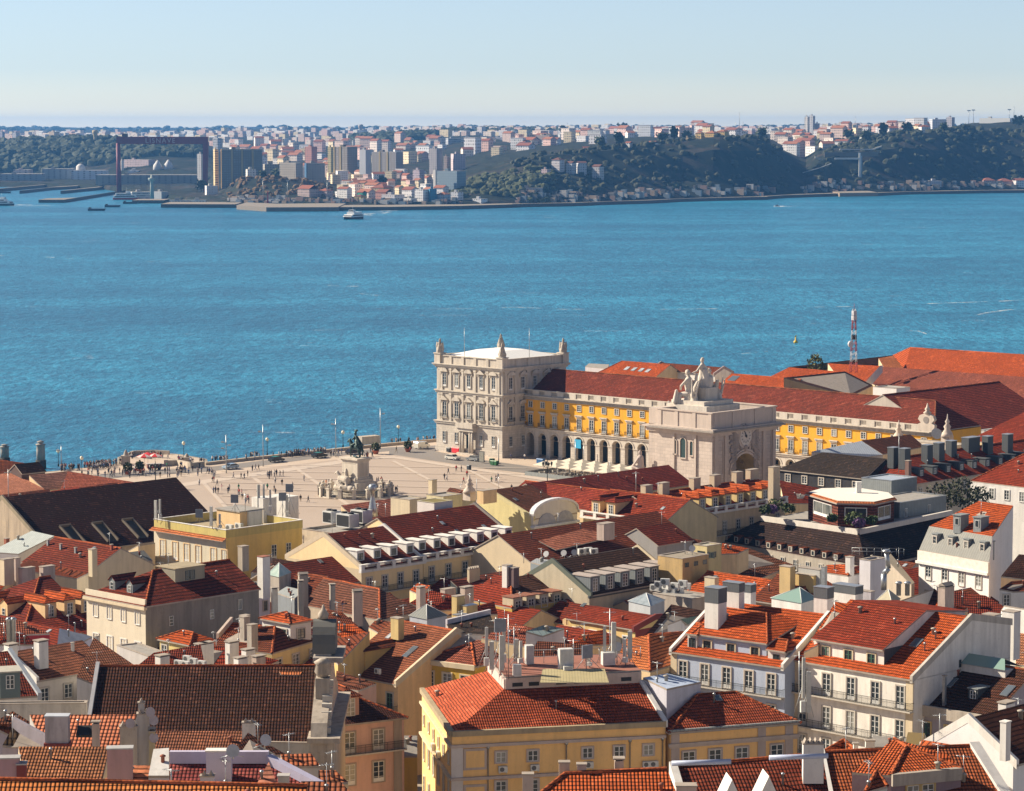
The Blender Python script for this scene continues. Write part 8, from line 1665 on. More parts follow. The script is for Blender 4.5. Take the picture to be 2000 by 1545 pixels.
for i,(x,y,z)in enumerate([(1280,1153,19),(1296,1157,19),(1312,1158,19),(1328,1158,19),(1342,1150,19),(1288,1147,20.4),(1304,1150,20.4),(1320,1150,20.4),(1300,1142,21.5),(1335,1145,20.4)]):o=link('air_conditioner',ac_mesh(),None,P(x,y,z),r_.uniform(-.9,-.3));o.scale=(1.5,1.5,1.5);tag(o,'white outdoor unit in the stacked group above the glass lantern','air conditioner','stacked air conditioners above the glass lantern')
h=H_('small grey ledge house under the stacked air conditioners',(1275,1160),(1352,'N'),19,d=5,wc=(.42,.36,.3)).walls();h.flat(CONC,.1)
p_=PG('dark brown sunlit roof right of the dark red flank',dict(a=(1258,1246,19),b=(1311,1183,23.5),c=(1380,1197,23.5),d=(1332,1228,19.5),e=(1300,1246,18.5)),['aedcb'],rm=tile((.16,.07,.045),.5),wc=GREYW)
PG('white-walled shed with a green edged roof left of the blue house',dict(a=(1304,1222,22),b=(1330,1212,22.8),c=(1362,1206,22.8),d=(1345,1222,22)),['adcb'],wc=(.66,.64,.62),rm=zinc((.14,.2,.15),.4))
p_=PG('bright orange hip roof left of the blue tiled house',dict(a=(1205,1302,22),b=(1270,1314,22),c=(1314,1302,22),d=(1334,1238,26.5),e=(1267,1243,26.5),f=(1218,1252,24.5)),['abef','bcde'],rm=tile((.5,.15,.05),.1),caps=[('b','e'),('e','d')])
bt=wall((.3,.35,.44),.15)
h=H_('blue tiled house with a long iron balcony and orange roof',(1310,1272),(1533,1304),24,(1418,1177),wc=(.4,.46,.58),dirt=.15).walls();h.roof(tO,pl=wW,pr=wW,caps=False);h.rows('f',5,[-3.5,-7.2],1.15,2.5,1.9,fm=FRW,sm_=wall((.55,.48,.4),.3));h.balcony('f',-3.6);h.balcony('f',-7.3);h.pil('f',.5,.9,m=wC)
for x,yt,zt_,w_,d_,hh in((1398,1147,31.5,2.0,1.8,6.5),(1433,1137,30.8,2.4,1.2,4),(1464,1141,30.4,1.2,1.2,3.6),(1609,1146,31,2.0,1.5,5)):h.chim(x,yt,zt_,w_,d_,hh,wW,'dark')
def attic(h,xa,ya,xb,yl):
 q=h.hit_y((xa,ya),yl);q2=h.hit_y((xb,ya+20),yl);W_=h.A+h.u*q.x+h.v*q.y;ze=q.z+h.zg;e=W_+h.u*(q2.x-q.x);e.z=ze;return(xa,ya),Q(e),ze
aa,ab,az=attic(h,1361,1236,1497,1.2);print('attic',aa,ab,az)
h2=H_('blue tiled attic storey with three windows over the iron balcony',aa,ab,az,None,zg=23,d=7,wc=(.4,.46,.58),dirt=.15,name='attic_storey',cat='attic').walls();h2.ry=4.5;h2.rh=2.4;h2.sl=.533;h2.d=7;h2.roof(tO,ir=3.0,il=.8,caps=True,ov=.45,zback=1.6);h2.rows('f',3,[-2.5],1.1,1.7,1.6,fm=FRD,sm_=wC)
for(a,b,l,nw)in(((1343,1237),(1361,1240),'white dormer at the left end of the blue attic',1),((1500,1268),(1533,1273),'white dormer with a tiled cap at the right end of the blue attic',1)):
 ca,cb,cz_=attic(h,a[0],a[1],b[0],.9);h3=H_(l,ca,cb,cz_,None,zg=23,d=4,wc=(.62,.6,.56),name='corner_dormer',cat='dormer').walls();h3.sl=.4;h3.ry=2;h3.rh=.8;h3.roof(tO,caps=True,ir=.9);h3.win('f',[h3.w/2],h3.ze-2.1,.95,1.6,'sash',FRD,None)
h=H_('large white house with three iron balconies and green-framed attic',(1548,1288),(1786,'N'),24.6,(1862,1203),wc=(.8,.76,.69),dirt=.4).walls();dd=h.dpx(1978,'r');h.d=dd;h.walls_done=1
bpy.data.objects.remove(h.wall_o);h.zb=0;h.walls();h.roof(tO,pr=wall((.5,.46,.4),.5),caps=False,zback=h.rh*.72)
mb=MB();mb.extr([(h.w-.3,0,h.ze-.1),(h.w-.3,h.ry,h.ze+h.rh),(h.w-.3,h.d,h.ze+h.rh*.72),(h.w-.3,h.d,h.ze-.1)],(.3,0,0),h.wm);mb.build('gable_wall',h.root)
h.rows('f',5,[-3.6,-7.6,-11.4],1.15,2.6,1.6,m1=1.9,fm=FRW,sm_=STN);h.balcony('f',-3.7);h.balcony('f',-7.7);h.balcony('f',-11.5);h.pil('f',h.w-.6,1.0,m=wC);h.pil('f',.5,1.0,m=wC);h.win('r',[h.d-4],h.ze-1.2,.9,1.6,'sash',FRD);h.win('r',[h.d-4],h.ze-5.2,.9,1.6,'sash',FRD);h.win('r',[9],h.ze+.2,.45,.9,'slim',FRD,None);h.win('r',[8],h.ze-2.0,.6,1.2,'slim',FRD,None);h.win('r',[13],h.ze-1.4,.4,.8,'slim',FRD,None)
h.chim(1975,1194,28.6,1.8,1.4,5,wW,'plain');h.chim(1937,1200,28.6,1.8,1.4,2.2,wW,'plain');h.skylight((1783,1266),1.0,1.5)
aa,ab,az=attic(h,1590,1246,1727,1.3);print('attic',aa,ab,az)
h2=H_('white attic storey with green-framed windows and wide red roof',aa,ab,az,(1795,1193),zg=23.5,wc=(.8,.76,.69),dirt=.4,sl=.42,name='attic_storey',cat='attic').walls();h2.roof(tR,caps=False,ov=.5,zback=h2.rh*.7);h2.rows('f',3,[-2.4],1.1,1.6,1.8,fm=FRG,sm_=wC);h2.panel('r',zD)
p_=PG('orange roof between the two tall parapets beside the white attic',dict(a=(1570,1276,25.5),b=(1632,1178,31),c=(1660,1183,31),d=(1598,1262,26.5)),['adcb'],rm=tO)
h=H_('brown speckled roof over a patterned tile facade with green windows',(1782,1387),(1930,'N'),20.5,(1895,1294),wm=wall((.36,.33,.36),.35)).walls();h.roof(tile((.09,.033,.02),.6),pl=wGy,caps=True,og=.1);h.rows('f',3,[-3.6,-7.5],1.25,2.5,2.0,fm=FRG,sm_=wall((.6,.45,.2),.2));h.balcony('f',-3.7);mb=MB();mb.box(-.1,h.w,-.3,.1,-.4,.9,wG);mb.build('parapet',h.root,(0,-.1,h.ze));h.dorm([6.2],3.2,1.3,1.3,'box',zD,zG,.8,1.0);h.skylight((1960,1362),.9,1.9);h.skylight((1850,1345),.9,1.7);h.chr(1844,1380,.35,.35,3.6,METL,'plain')
q=h.hit_slope((1905,1312));mb=MB();mb.box(q.x-4,q.x+4.5,q.y-.5,q.y+2.6,q.z-.5,q.z+.8,wW);mb.build('skylight_kerb',h.root);mb=MB();mb.slab([[(q.x-4.1,q.y-.7,q.z+.85),(q.x+4.6,q.y-.7,q.z+.85),(q.x+3.4,q.y+1,q.z+1.8),(q.x-3,q.y+1,q.z+1.8)],[(q.x+4.6,q.y+2.7,q.z+.85),(q.x-4.1,q.y+2.7,q.z+.85),(q.x-3,q.y+1,q.z+1.8),(q.x+3.4,q.y+1,q.z+1.8)]],.05,gg,METL);mb.build('skylight',h.root)
h=H_('bright white gable wall with curved top at the right edge',(1979,1492),(2090,'W'),33,(1899,1405),wc=(.74,.74,.74),dirt=.1,sl=.65).walls();h.roof(tBigD,pl=wW,caps=False);h.chim(1964,1410,40,.7,.6,2.4,wW,'plain',WHP)
PG('heap of loose orange tiles on a small roof at the right edge',dict(a=(1915,1420,31),b=(1935,1398,32),c=(2030,1392,32),d=(2030,1432,30.5)),['adcb'],rm=tOl,wc=(.6,.6,.58)).chim(1966,1374,33.5,1.5,.9,1.6,wW,'slab')
PG('dark brown roof below the right cluster chimneys',dict(a=(1738,1183,21),b=(1825,1152,24),c=(1862,1184,20.5),d=(1790,1200,19)),['adcb'],rm=tD,wc=WHITE).chim(1848,1146,26.5,2.2,1.2,2.4,wPk,'gable')
PG('maroon roof with the shadow of a chimney in front of the mansard house',dict(a=(1845,1178,21.5),b=(1858,1156,23.5),c=(1925,1166,23.5),d=(1992,1205,19.5),e=(1905,1210,19)),['aedcb'],rm=tM)
PG('orange roof strip right of the white gable wall',dict(a=(1822,1196,20.5),b=(1830,1180,22),c=(1890,1190,22),d=(1862,1206,20)),['adcb'],rm=tO)
PG('orange roof at the right edge behind the white side wall',dict(a=(1955,1195,21),b=(1962,1185,22),c=(2050,1200,22),d=(2050,1225,20)),['adcb'],rm=tO,wc=WHITE)
PG('orange roof at the right edge beside the speckled roof',dict(a=(1984,1300,21),b=(1984,1238,25),c=(2060,1250,25),d=(2060,1310,21)),['adcb'],rm=tile((.4,.17,.09),.2))
PG('beige sloping party wall beside the grey mansard house',dict(a=(1728,1092,22),b=(1740,1084,22),c=(1786,1140,17),d=(1780,1145,17)),['adcb'],wc=(.42,.36,.28),rm=wC)
h=H_('white roof boxes with a metal railing in the right cluster',(1700,1098),(1730,'W'),23.5,dl=1680,wc=(.66,.64,.66),dirt=.2).walls();h.flat(BLKM,.2)
mb=MB()
for k in range(8):mb.tube((k*1.1,0,0),(k*1.1,0,1.1),.03,.03,METL,4)
mb.tube((0,0,1.1),(7.7,0,1.1),.03,.03,METL,4);mb.tube((0,0,.6),(7.7,0,.6),.025,.025,METL,4);o=mb.build('roof_railing',None,P(1664,1084,24),-.1);tag(o,'thin metal roof railing before the dark mansard slope','railing')
p_=PG('orange hip roof of a white house in the right cluster',dict(a=(1608,1120,20.5),b=(1614,1106,22.5),c=(1654,1104,23),d=(1684,1121,20.5),e=(1657,1127,20.5)),['aecb','edc'],rm=tO,wc=WHITE,caps=[('e','c')]);p_.chim(1660,1088,25.5,1.0,.9,2.2,wW,'plain');p_.chim(1610,1107,25,.6,.6,3,METL,'plain')
PG('brown roof with a zinc dormer in the right cluster',dict(a=(1672,1150,18.5),b=(1684,1122,21),c=(1725,1132,21),d=(1712,1150,18.5)),['adcb'],rm=tRB,wc=WHITE)
PG('red and brown roof left of the steel flue',dict(a=(1600,1150,18.5),b=(1612,1125,21),c=(1650,1128,21),d=(1640,1150,18.5)),['adcb'],rm=tRB,wc=WHITE)
mb=MB();mb.tube((0,0,0),(0,0,2.4),.45,.45,METL,10);mb.tube((0,0,2.4),(.7,0,3.2),.4,.4,METL,10);mb.tube((.7,0,3.2),(.3,0,5.6),.35,.35,METL,10);mb.lathe([(.6,5.6),(.65,5.8),(.4,6)],METL,(.3,0,0));tag(mb.build('steel_flue',None,P(1726,1152,20)),'bent shiny steel flue in the right cluster','flue')
for x,l in((1755,'left of two short steel vents before the white mansard house'),(1772,'right of two short steel vents before the white mansard house')):mb=MB();mb.lathe([(.35,0),(.35,1.7),(.5,1.75),(.5,1.95),(.2,2.1)],METL);tag(mb.build('roof_vent',None,P(x,1163,20)),l,'vent')
h=H_('white block with two dark-topped chimneys behind the wide red roof',(1640,1180),(1716,'N'),25,dr=1740,wc=(.6,.6,.62)).walls();h.flat(CONC,.4);h.chim(1656,1142,30,3.6,1.6,3.6,wW,'dark');h.chim(1690,1154,28,2.4,.8,2.6,wall((.45,.42,.44),.4),'plain')
PG('shaded dark house with a yellow wall at the right edge',dict(a=(1955,1128,20),b=(1990,1085,24),c=(2050,1090,24),d=(2050,1140,19)),['adcb'],rm=tD,wc=YC);p_=PG('brown-roofed bay house with white windows at the right edge',dict(a=(1952,1153,19.5),b=(1975,1138,21),c=(2050,1130,22),d=(2050,1155,19),e=(1980,1158,19)),['aedcb'],rm=tRB,wc=WHITE);p_.rows('a','e',1,[p_.V['a'].z-p_.zg-2.4],.8,w=1.0,h=1.7)
p_=PG('long yellow building with ribbed orange roof and antenna terrace',dict(a=(824,1349,27),b=(883,1435,27),c=(1300,1415,27),d=(1252,1335,31.5),e=(987,1348,31.5),f=(955,1313,31.5),g=(1212,1301,31.5)),['abef','bcde','fedg'],wm=wall((.86,.55,.22),.25),mats=[tile((.46,.1,.045),.1,1.0,.3,.35),tile((.34,.07,.03),.2,.26,.46,1.2),wall((.3,.14,.1),.4)])  # first tile is brighter, painting sunlight onto the left slope
z=p_.V['b'].z-p_.zg;lt=wall((.5,.42,.38),.3)
p_.parapet(['a','b','c'],.35,.5,wall((.4,.32,.2),.6),.2);p,u,L=p_.edge('b','c');rzb=atan2(u.y,u.x);print('FY',L)
mb=MB();mb.box(-.2,L,-.3,0,-1.35,-1.05,lt);mb.box(-.2,L,-.35,0,-4.7,-4.4,lt);mb.build('cornice',p_.root,(p.x,p.y,z),rzb)
mb=MB();mb.box(-.1,1.1,-.12,0,-12,-1.35,wall((.6,.57,.56),.2));mb.build('pilaster',p_.root,(p.x,p.y,z),rzb)
xs=[(x-883)/(1300-883)*L for x in(977,1039,1146,1208,1266)];p_.win('b','c',xs,z-3.1,1.05,1.1,sm_=lt);p_.win('b','c',xs,z-6.9,1.1,1.9,sm_=lt);p_.win('b','c',xs,z-10.6,1.1,1.9,sm_=lt)
for x in(927,):
 for zz in(-3.5,-7.2):mb=MB();a=(x-883)/(1300-883)*L;mb.box(a-1.2,a+1.2,-.1,0,zz-.2,zz+2.0,lt);mb.box(a-.95,a+.95,-.12,-.1,zz+.05,zz+1.75,p_.wm);mb.build('blind_window',p_.root,(p.x,p.y,z),rzb)
for i,x in enumerate((980,1042,1148,1262,1276)):a=(x-883)/(1300-883)*L;q=p+u*a;v=Vector((u.y,-u.x,0));q=q+v*.05;link('air_conditioner',ac_mesh(),p_.root,(q.x,q.y,z-4.05 if i<3 else z-4.3),rzb)
p,u,L2=p_.edge('a','b');p_.win('a','b',lin(6,2,L2-2),z-3.4,.8,1.1,sm_=wC);p_.win('a','b',lin(6,2,L2-2),z-7.2,.95,2.0,sm_=wC);p_.win('a','b',lin(6,2,L2-2),z-11,.95,2.0,sm_=wC)
mb=MB();mb.box(0,L2,-.3,0,-1.35,-1.1,wC);mb.box(0,L2,-.35,0,-4.7,-4.45,wC);mb.build('cornice',p_.root,(p.x,p.y,z),atan2(u.y,u.x))
for t in(.45,.62):q=p+u*(L2*t);v=Vector((u.y,-u.x,0));q=q+v*.05;link('air_conditioner',ac_mesh(),p_.root,(q.x,q.y,z-4.2),atan2(u.y,u.x))
p_.parapet(['e','d'],1.25,.3,wall((.55,.45,.4),.4));p_.parapet(['f','e'],1.15,.3,wall((.6,.5,.45),.3));p_.parapet(['d','c'],.4,.5,wW)
p,u,L3=p_.edge('e','d');
for t in(.1,.22,.42,.55,.68,.9):q=p+u*(L3*t-.2);mb=MB();mb.box(-.55,.55,-.2,-.15,.35,.75,BLKM);mb.build('vent_slot',p_.root,(q.x,q.y,q.z),atan2(u.y,u.x))
mb=MB();cz0=p_.L['e'].z;cen=(p_.L['e']+p_.L['d']+p_.L['f']+p_.L['g'])/4;E=[p_.L[k]+Vector((0,0,1.27))for k in 'edgf'];mb.slab([[tuple(x)for x in E]],.15,wall((.32,.13,.09),.5),CONC);mb.build('terrace_deck',p_.root)
q=P(1160,1330,p_.V['e'].z+1.45)-p_.c;mb=MB();mb.slab([[(q.x-5.5,q.y-1.2,q.z),(q.x+1.5,q.y-1.2,q.z),(q.x+1.2,q.y+3.5,q.z+.5),(q.x-5.2,q.y+3.5,q.z+.5)]],.08,zinc((.4,.34,.18),.3),CAPM);mb.build('corrugated_cover',p_.root)
ZT=p_.V['e'].z+1.43
for x,yb,yt,k,l in((950,1306,1222,'panel','slim tall antenna at the far left of the terrace'),(961,1312,1250,'big','white panel antenna leaning left of the tallest poles'),(969,1300,1203,'tv','bare tall pole left of the black mast'),(976,1305,1205,'square','grey antenna box high on the left cluster'),(978,1316,1238,'big','large cream panel antenna in the left cluster'),(993,1323,1196,'tv','tall black mast with rungs in the left cluster'),(984,1300,1212,'panel','antenna with a box behind the cream panel'),(1008,1294,1246,'big','broad white panel antenna right of the black mast'),(1015,1296,1250,'panel','pale antenna pair behind the broad white panel'),(1004,1300,1222,'tv','thin bare pole right of the black mast'),(1120,1300,1246,'tv','bare pole right of the white cabinet'),(1145,1302,1258,'square','pale electronics box on a thin pole'),(1152,1300,1268,'panel','small white unit on an angled frame'),(1181,1294,1220,'panel','braced antenna mast near the right tripod'),(1196,1292,1212,'big','tall white panel antenna at the right of the terrace'),(1191,1290,1186,'tv','thin whip pole above the right antennas'),(1230,1290,1230,'big','white panel antenna over the orange hip roof'),(1222,1296,1245,'panel','cluster of small units left of the last white panel'),(1205,1292,1262,'dish','small round dish on the right of the terrace')):antenna(x,yb+4,yt,ZT,l,k)
for x,yb,w_,hh,l in((1034,1298,1.1,2.6,'grey-blue equipment cabinet beside the broad white panel'),(1105,1316,1.9,3.3,'tall white equipment cabinet on the antenna terrace'),(1109,1318,1.3,1.2,'small white fan unit before the tall cabinet'),(1010,1322,1.0,1.6,'small grey cabinet at the foot of the left cluster'),(1188,1300,1.8,1.8,'white table-like frame at the right of the terrace')):
 r=empty('equipment_cabinet',P(x,yb,ZT),rzb,l,'cabinet');mb=MB();w_*=.75;hh*=.8;mb.box(-w_/2,w_/2,-.4,.5,.1,hh,ACW);mb.build('casing',r);mb=MB();mb.box(-w_/2+.1,w_/2-.1,-.43,-.4,.25,hh-.15,plain((.5,.5,.5),.5));mb.build('door',r)
mb=MB()
for k in range(9):mb.tube((k*1.5,0,0),(k*1.5,0,1.4),.04,.04,METL,4)
mb.tube((0,0,1.4),(12,0,1.4),.04,.04,METL,4);mb.tube((0,0,.7),(12,0,.7),.03,.03,METL,4);o=mb.build('roof_railing',None,P(1035,1296,ZT),.2);tag(o,'grey metal railing along the back of the antenna terrace','railing')
def pipe(root,x,y,z0,z1,m=None):
 mb=MB();mb.tube((x,y,z0),(x,y,z1),.07,.07,m or plain((.3,.24,.16),.6,name='pipe_paint'),6);mb.tube((x,y,z1),(x,y,z1+.35),.16,.2,m or METL,6);mb.build('drainpipe',root)
pp,uu,LL=p_.edge('b','c');vv=Vector((uu.y,-uu.x,0))
for t in(.165,.53,.83,.985):q=pp+uu*(LL*t)+vv*.12;pipe(p_.root,q.x,q.y,2,z-1.6)
h=H_('yellow corner house with grey stone window frames right of the long one',(1310,1430),(1557,1411),26.3,(1362,1360),wm=wall((.8,.5,.2),.25)).walls();ql=h.hit_slope((1362,1360));qr=h.hit_slope((1438,1357));h.roof(tile((.32,.065,.028),.3,.26,.46,1.2),il=max(1.5,ql.x),ir=max(2,h.w-qr.x),caps=True);h.win('f',[(x-1310)/247*h.w for x in(1345,1396,1448,1517)],h.ze-3.3,1.35,1.15,'sash',FRW,wall((.42,.35,.32),.3));h.win('f',[(x-1310)/247*h.w for x in(1345,1396,1448,1517)],h.ze-7,1.35,1.7,'sash',FRW,wall((.42,.35,.32),.3));h.band('f',-1.5,.3,.25,wall((.45,.38,.34),.4))
for x in(1312,1487,1541):h.pil('f',max(.5,(x-1310)/247*h.w),.9,m=wall((.42,.35,.32),.4))
h.band('f',-.05,.3,.3,zG,'gutter');h.panel('r',h.wm)
PG('pale blue metal-roofed stair head between the two yellow houses',dict(a=(1256,1327,30.5),b=(1303,1319,30.6),c=(1369,1335,29.9),d=(1302,1349,30)),['adcb'],wc=(.5,.5,.56),rm=zinc((.42,.5,.64),.4))
p_=PG('ochre house with white shutters under a pinkish hip roof',dict(a=(820,1291,21.4),e=(928,1305,21.4),d=(921,1259,23.3),b=(875,1229,24.6),c=(957,1243,24.0),g=(980,1296,21.4)),['aed','adcb','egcd'],fix=False,wm=wall((.56,.36,.05),.3),mats=[tPk,tPk,tile((.25,.08,.05),.3,.3,.6,1.4)],caps=[('a','d'),('e','d')])
z=p_.V['a'].z-p_.zg;p_.rows('a','e',3,[z-3.0],1.5,w=1.3,h=1.9,sm_=wC);p_.rows('a','e',3,[z-6.8],1.5,w=1.3,h=1.9,sm_=wC);p_.parapet(['a','e'],.3,.5,wC)
PG('triangular roof blackened for the shadow under the long white diagonal parapet',dict(a=(872,1222,24.6),b=(957,1202,25.2),c=(975,1245,24.3),d=(880,1237,24.3)),['adcb'],rm=tK,wc=GREYW).parapet(['a','b'],.8,.4,wall((.5,.48,.52),.5))  # black tile paints the shadow lying beneath the parapet
PG('pinkish roof behind the tall antennas',dict(a=(940,1248,24),b=(998,1222,27),c=(1030,1226,27),d=(1025,1265,23.5)),['adcb'],rm=tPk)
PG('white duct-topped wall house behind the antenna terrace',dict(a=(1027,1236,26),b=(1062,1224,26.5),c=(1102,1230,26),d=(1060,1245,25.5)),['adcb'],wc=(.6,.57,.58),rm=zinc((.2,.26,.26),.8));PG('brown roof with strong tile shadows behind the antenna terrace',dict(a=(1030,1290,24),b=(1050,1255,27),c=(1150,1262,26.5),d=(1150,1300,23.5)),['adcb'],rm=tBigD)
PG('orange roof piece left of the braced antenna mast',dict(a=(1115,1262,24),b=(1140,1240,26),c=(1182,1232,26),d=(1200,1262,23.5)),['adcb'],rm=tO)
h=H_('yellow house with ribbed brown roof, green rails and two dormers',(655,1312),(777,'N'),19.5,(768,1213),wc=(.74,.5,.26)).walls();h.roof(tile((.3,.1,.05),.3,.26,.42,1.2),caps=True,pr=wC);h.dorm([3.6],.9,1.9,2.6,'hip',wall((.6,.42,.14),.2),tRB,1.0,1.7,None,.6,eav=.25);h.rows('f',3,[-3.6,-7.4],1.1,2.3,1.4,fm=FRG);h.balcony('f',-3.7);h.skylight((790,1286),.8,2.2);h.skylight((756,1250),.6,1.4);h.chim(776,1207,31,1.4,1,1.8,wYl,'plain');h.ac('f',8.0,.9)
PG('ochre gabled side house with brown roof left of the yellow house',dict(a=(652,1292,22),b=(660,1250,25.5),c=(722,1236,25.5),d=(660,1300,22)),['adcb'],rm=tRB,wc=(.6,.42,.16))
PG('small orange hip roofs behind the stone belfry',dict(a=(650,1240,22),b=(652,1222,24),c=(690,1222,24),d=(718,1240,22),e=(668,1248,21.5)),['aedcb'],rm=tO,wc=YC);PG('brown roofs with a dark skylight behind the belfry',dict(a=(618,1212,21),b=(640,1193,23.5),c=(668,1198,23.5),d=(700,1226,20.5),e=(652,1226,20.5)),['aedcb'],rm=tRB,wc=WHITE);PG('cream low house with a red roof beside the ribbed brown roof',dict(a=(720,1228,21),b=(735,1212,23),c=(765,1218,23),d=(738,1238,21)),['adcb'],rm=tRB,wc=YC)
h=H_('pink house with an iron balcony and a pink tiled dormer',(650,1417),(789,1401),22.5,(722,1362),wm=wall((.58,.37,.29),.35)).walls();h.roof(tile((.07,.024,.016),.35,.26,.42,1.2),ir=4,caps=True);h.rows('f',2,[-3.3,-6.9],1.35,2.3,2.0,m1=3.2,sm_=wall((.36,.3,.24),.4));h.rows('f',2,[-10.6],1.4,2.0,2.0,m1=3.2,sm_=wall((.36,.3,.24),.4));h.balcony('f',-3.4);h.pil('f',h.w-.8,1.0,m=wall((.36,.3,.24),.5));h.dorm([2.6],.9,2.1,2.3,'hip',wall((.5,.28,.2),.2),tRB,1.1,2.0,None,.8,eav=.3)
PG('brown ribbed roof behind the pink dormer',dict(a=(655,1345,24),b=(657,1313,27),c=(735,1338,25),d=(700,1352,24)),['adcb'],rm=tBigD,wc=(.5,.3,.22));PG('ochre lower house at the right of the pink house',dict(a=(790,1480,16),b=(780,1440,17),c=(815,1440,17),d=(815,1480,16)),['adcb'],rm=CONC,wc=(.56,.38,.08))
h=H_('large church with a broad dark tiled roof',(165,1448),(609,1447),27.5,(616,1303),wm=wall((.42,.38,.33),.6),sl=.62,name='church',cat='church').walls();h.roof(tile((.062,.023,.015),.4,.3,.5,1.3),caps=True,pl=wall((.42,.42,.44),.4))
q=[h.hit_slope(v)for v in((545,1316),(590,1316),(586,1323),(549,1323))];mb=MB();mb.slab([[(v.x,v.y,v.z+.18)for v in(q[3],q[2],q[1],q[0])]],.08,tOl,CAPM);mb.build('new_tiles',h.root)
sm=wall((.44,.38,.31),.9);D_=h.d;R_=h.ry;Z=h.ze+h.rh
prof_=[(-2.2,-14+h.ze),(D_+2,-14+h.ze),(D_+2,h.ze+.5),(D_+1,h.ze+2),(R_+5.5,Z-2.0),(R_+3.2,Z-.5),(R_+3.0,Z+1.2),(R_+2.4,Z+1.6),(R_+2.2,Z+3.0),(R_+1.2,Z+4.4),(R_,Z+5.0),(R_-1.2,Z+4.4),(R_-2.2,Z+3.0),(R_-2.4,Z+1.6),(R_-3.0,Z+1.2),(R_-3.2,Z-.5),(R_-5.5,Z-2.0),(-1,h.ze+2),(-2.2,h.ze+.5)]
mb=MB();mb.extr([(h.w,y,z)for y,z in prof_],(1.6,0,0),sm);mb.box(h.w+1.6,h.w+2.3,-2.4,D_+2,0,h.ze+.3,sm);mb.build('stone_front',h.root)
mb=MB();mb.box(h.w-.2,h.w+2.8,R_-3.4,R_+3.4,Z+1.1,Z+1.6,wall((.36,.32,.28),.7));mb.box(h.w-.3,h.w+2.9,-2.6,D_+2.2,h.ze+.3,h.ze+.8,sm);mb.tube((h.w-.06,R_,Z+2.9),(h.w+.02,R_,Z+2.9),.7,.7,wall((.4,.4,.42),.2),14);mb.build('moulding',h.root)
mb=MB();mb.extr([(h.w-.3,R_+2.4*cos(pi*k/10),Z+1.8+3.2*sin(pi*k/10))for k in range(11)],(2.3,0,0),wall((.13,.13,.12),.5));mb.lathe([(.5,Z+5),(.6,Z+5.5),(.25,Z+5.9),(.1,Z+6.4)],sm,(h.w+.7,R_,0),8);mb.build('belfry_dome',h.root)
for y in(R_-5.0,):mb=MB();mb.box(h.w+.2,h.w+1.6,y-.8,y+.8,h.ze,h.ze+2.5+(.0 if y<0 else h.rh*.55),sm);mb.lathe([(.5,0),(.9,.6),(.7,1.3),(.95,1.5),(.3,1.9)],sm,(h.w+.9,y,h.ze+2.5+(.0 if y<0 else h.rh*.55)),8);mb.build('buttress',h.root)
mb=MB()
for k in range(7):mb.box(h.w+.9,h.w+1.9,R_-4.4-k*.95,R_-3.9-k*.95,Z-1.1-k*.6,Z-.5-k*.6,wall((.5,.47,.42),.4))
mb.build('coping_blocks',h.root)
h2=H_('pale grey parapet wall at the foot of the church roof',(518,1452),(617,1454),27.4,d=2.0,wc=(.42,.4,.37),dirt=.5,name='parapet_wall',cat='wall').walls();h2.flat(ph=.1)
antenna(487,1446,1415,30,'orange satellite dish by the twin chimney pots on the church roof','dish')
r=empty('chimney_stack',P(486,1436,31),0,'white twin-pot chimney stack in front of the church roof','chimney');chimney(r,(0,0,0),1.2,.7,1.2,wW,'pots')
PG('brown lower aisle roof in front of the church roof',dict(a=(300,1475,29.5),b=(296,1432,31.5),c=(485,1432,31.5),d=(485,1478,29.5)),['adcb'],rm=tile((.24,.09,.05),.4,.26,.46,1.2));PG('steep brown gable roof by the white satellite dish',dict(a=(455,1478,31),b=(484,1435,34),c=(560,1478,30.5),d=(500,1480,31)),['adcb'],rm=tBigD)
h=H_('brown-orange roof over white walls with a chimney and long shadows',(68,1330),(196,'W'),25,(183,1250),wc=(.64,.6,.55),dirt=.2,sl=.45).walls();h.roof(tile((.3,.11,.06),.5),pl=wW,caps=False,og=1.5);h.rows('f',3,[-2.6],1.1,1.6,1.3);h.rows('f',3,[-6],1.1,1.8,1.3);h.chim(80,1253,31.5,1.3,1.0,2.2,wW,'slab');h.chim(21,1260,30.5,1.2,1.0,1.6,wW,'slab')
h.chr(142,1274,.3,.3,1.1,METL,'plain');h.chr(189,1268,.35,.35,1.5,METL,'plain')
PG('right end of the brown-orange roof running down to the church',dict(a=(150,1325,25.5),b=(183,1248,30),c=(262,1302,26),d=(200,1345,24.5)),['adcb'],rm=tile((.26,.1,.055),.5),wc=WHITE)
p_=PG('dark maroon roof with a grey-green box dormer at the left edge',dict(a=(-40,1282,30),b=(19,1274,30),c=(78,1362,25),d=(-40,1370,25)),['adcb'],rm=tM,wc=WHITE);p_.parapet(['b','c'],.5,.5,wall((.4,.44,.48),.3));q=P(20,1349,27)-p_.c;mb=MB();mb.box(-1.1,1.1,0,3,-.8,2.0,wall((.13,.17,.17),.2));o=mb.build('dormer',p_.root,q,.3);A,B_=win_meshes(.9,1.5,'sash',FRW,None);link('window',A,o,(0,0,.2));link('window_pane',B_,o,(0,0,.2));mb=MB();mb.box(-1.3,1.3,-.2,3.2,2.0,2.15,wall((.42,.4,.34),.3));mb.build('dormer_roof',o)
h=H_('long stained white wall below the grey-green dormer',(-40,1378),(168,1376),28.5,d=1.2,wc=(.5,.47,.42),dirt=.7,name='garden_wall',cat='wall').walls();h.flat(ph=.1,pw=.2)
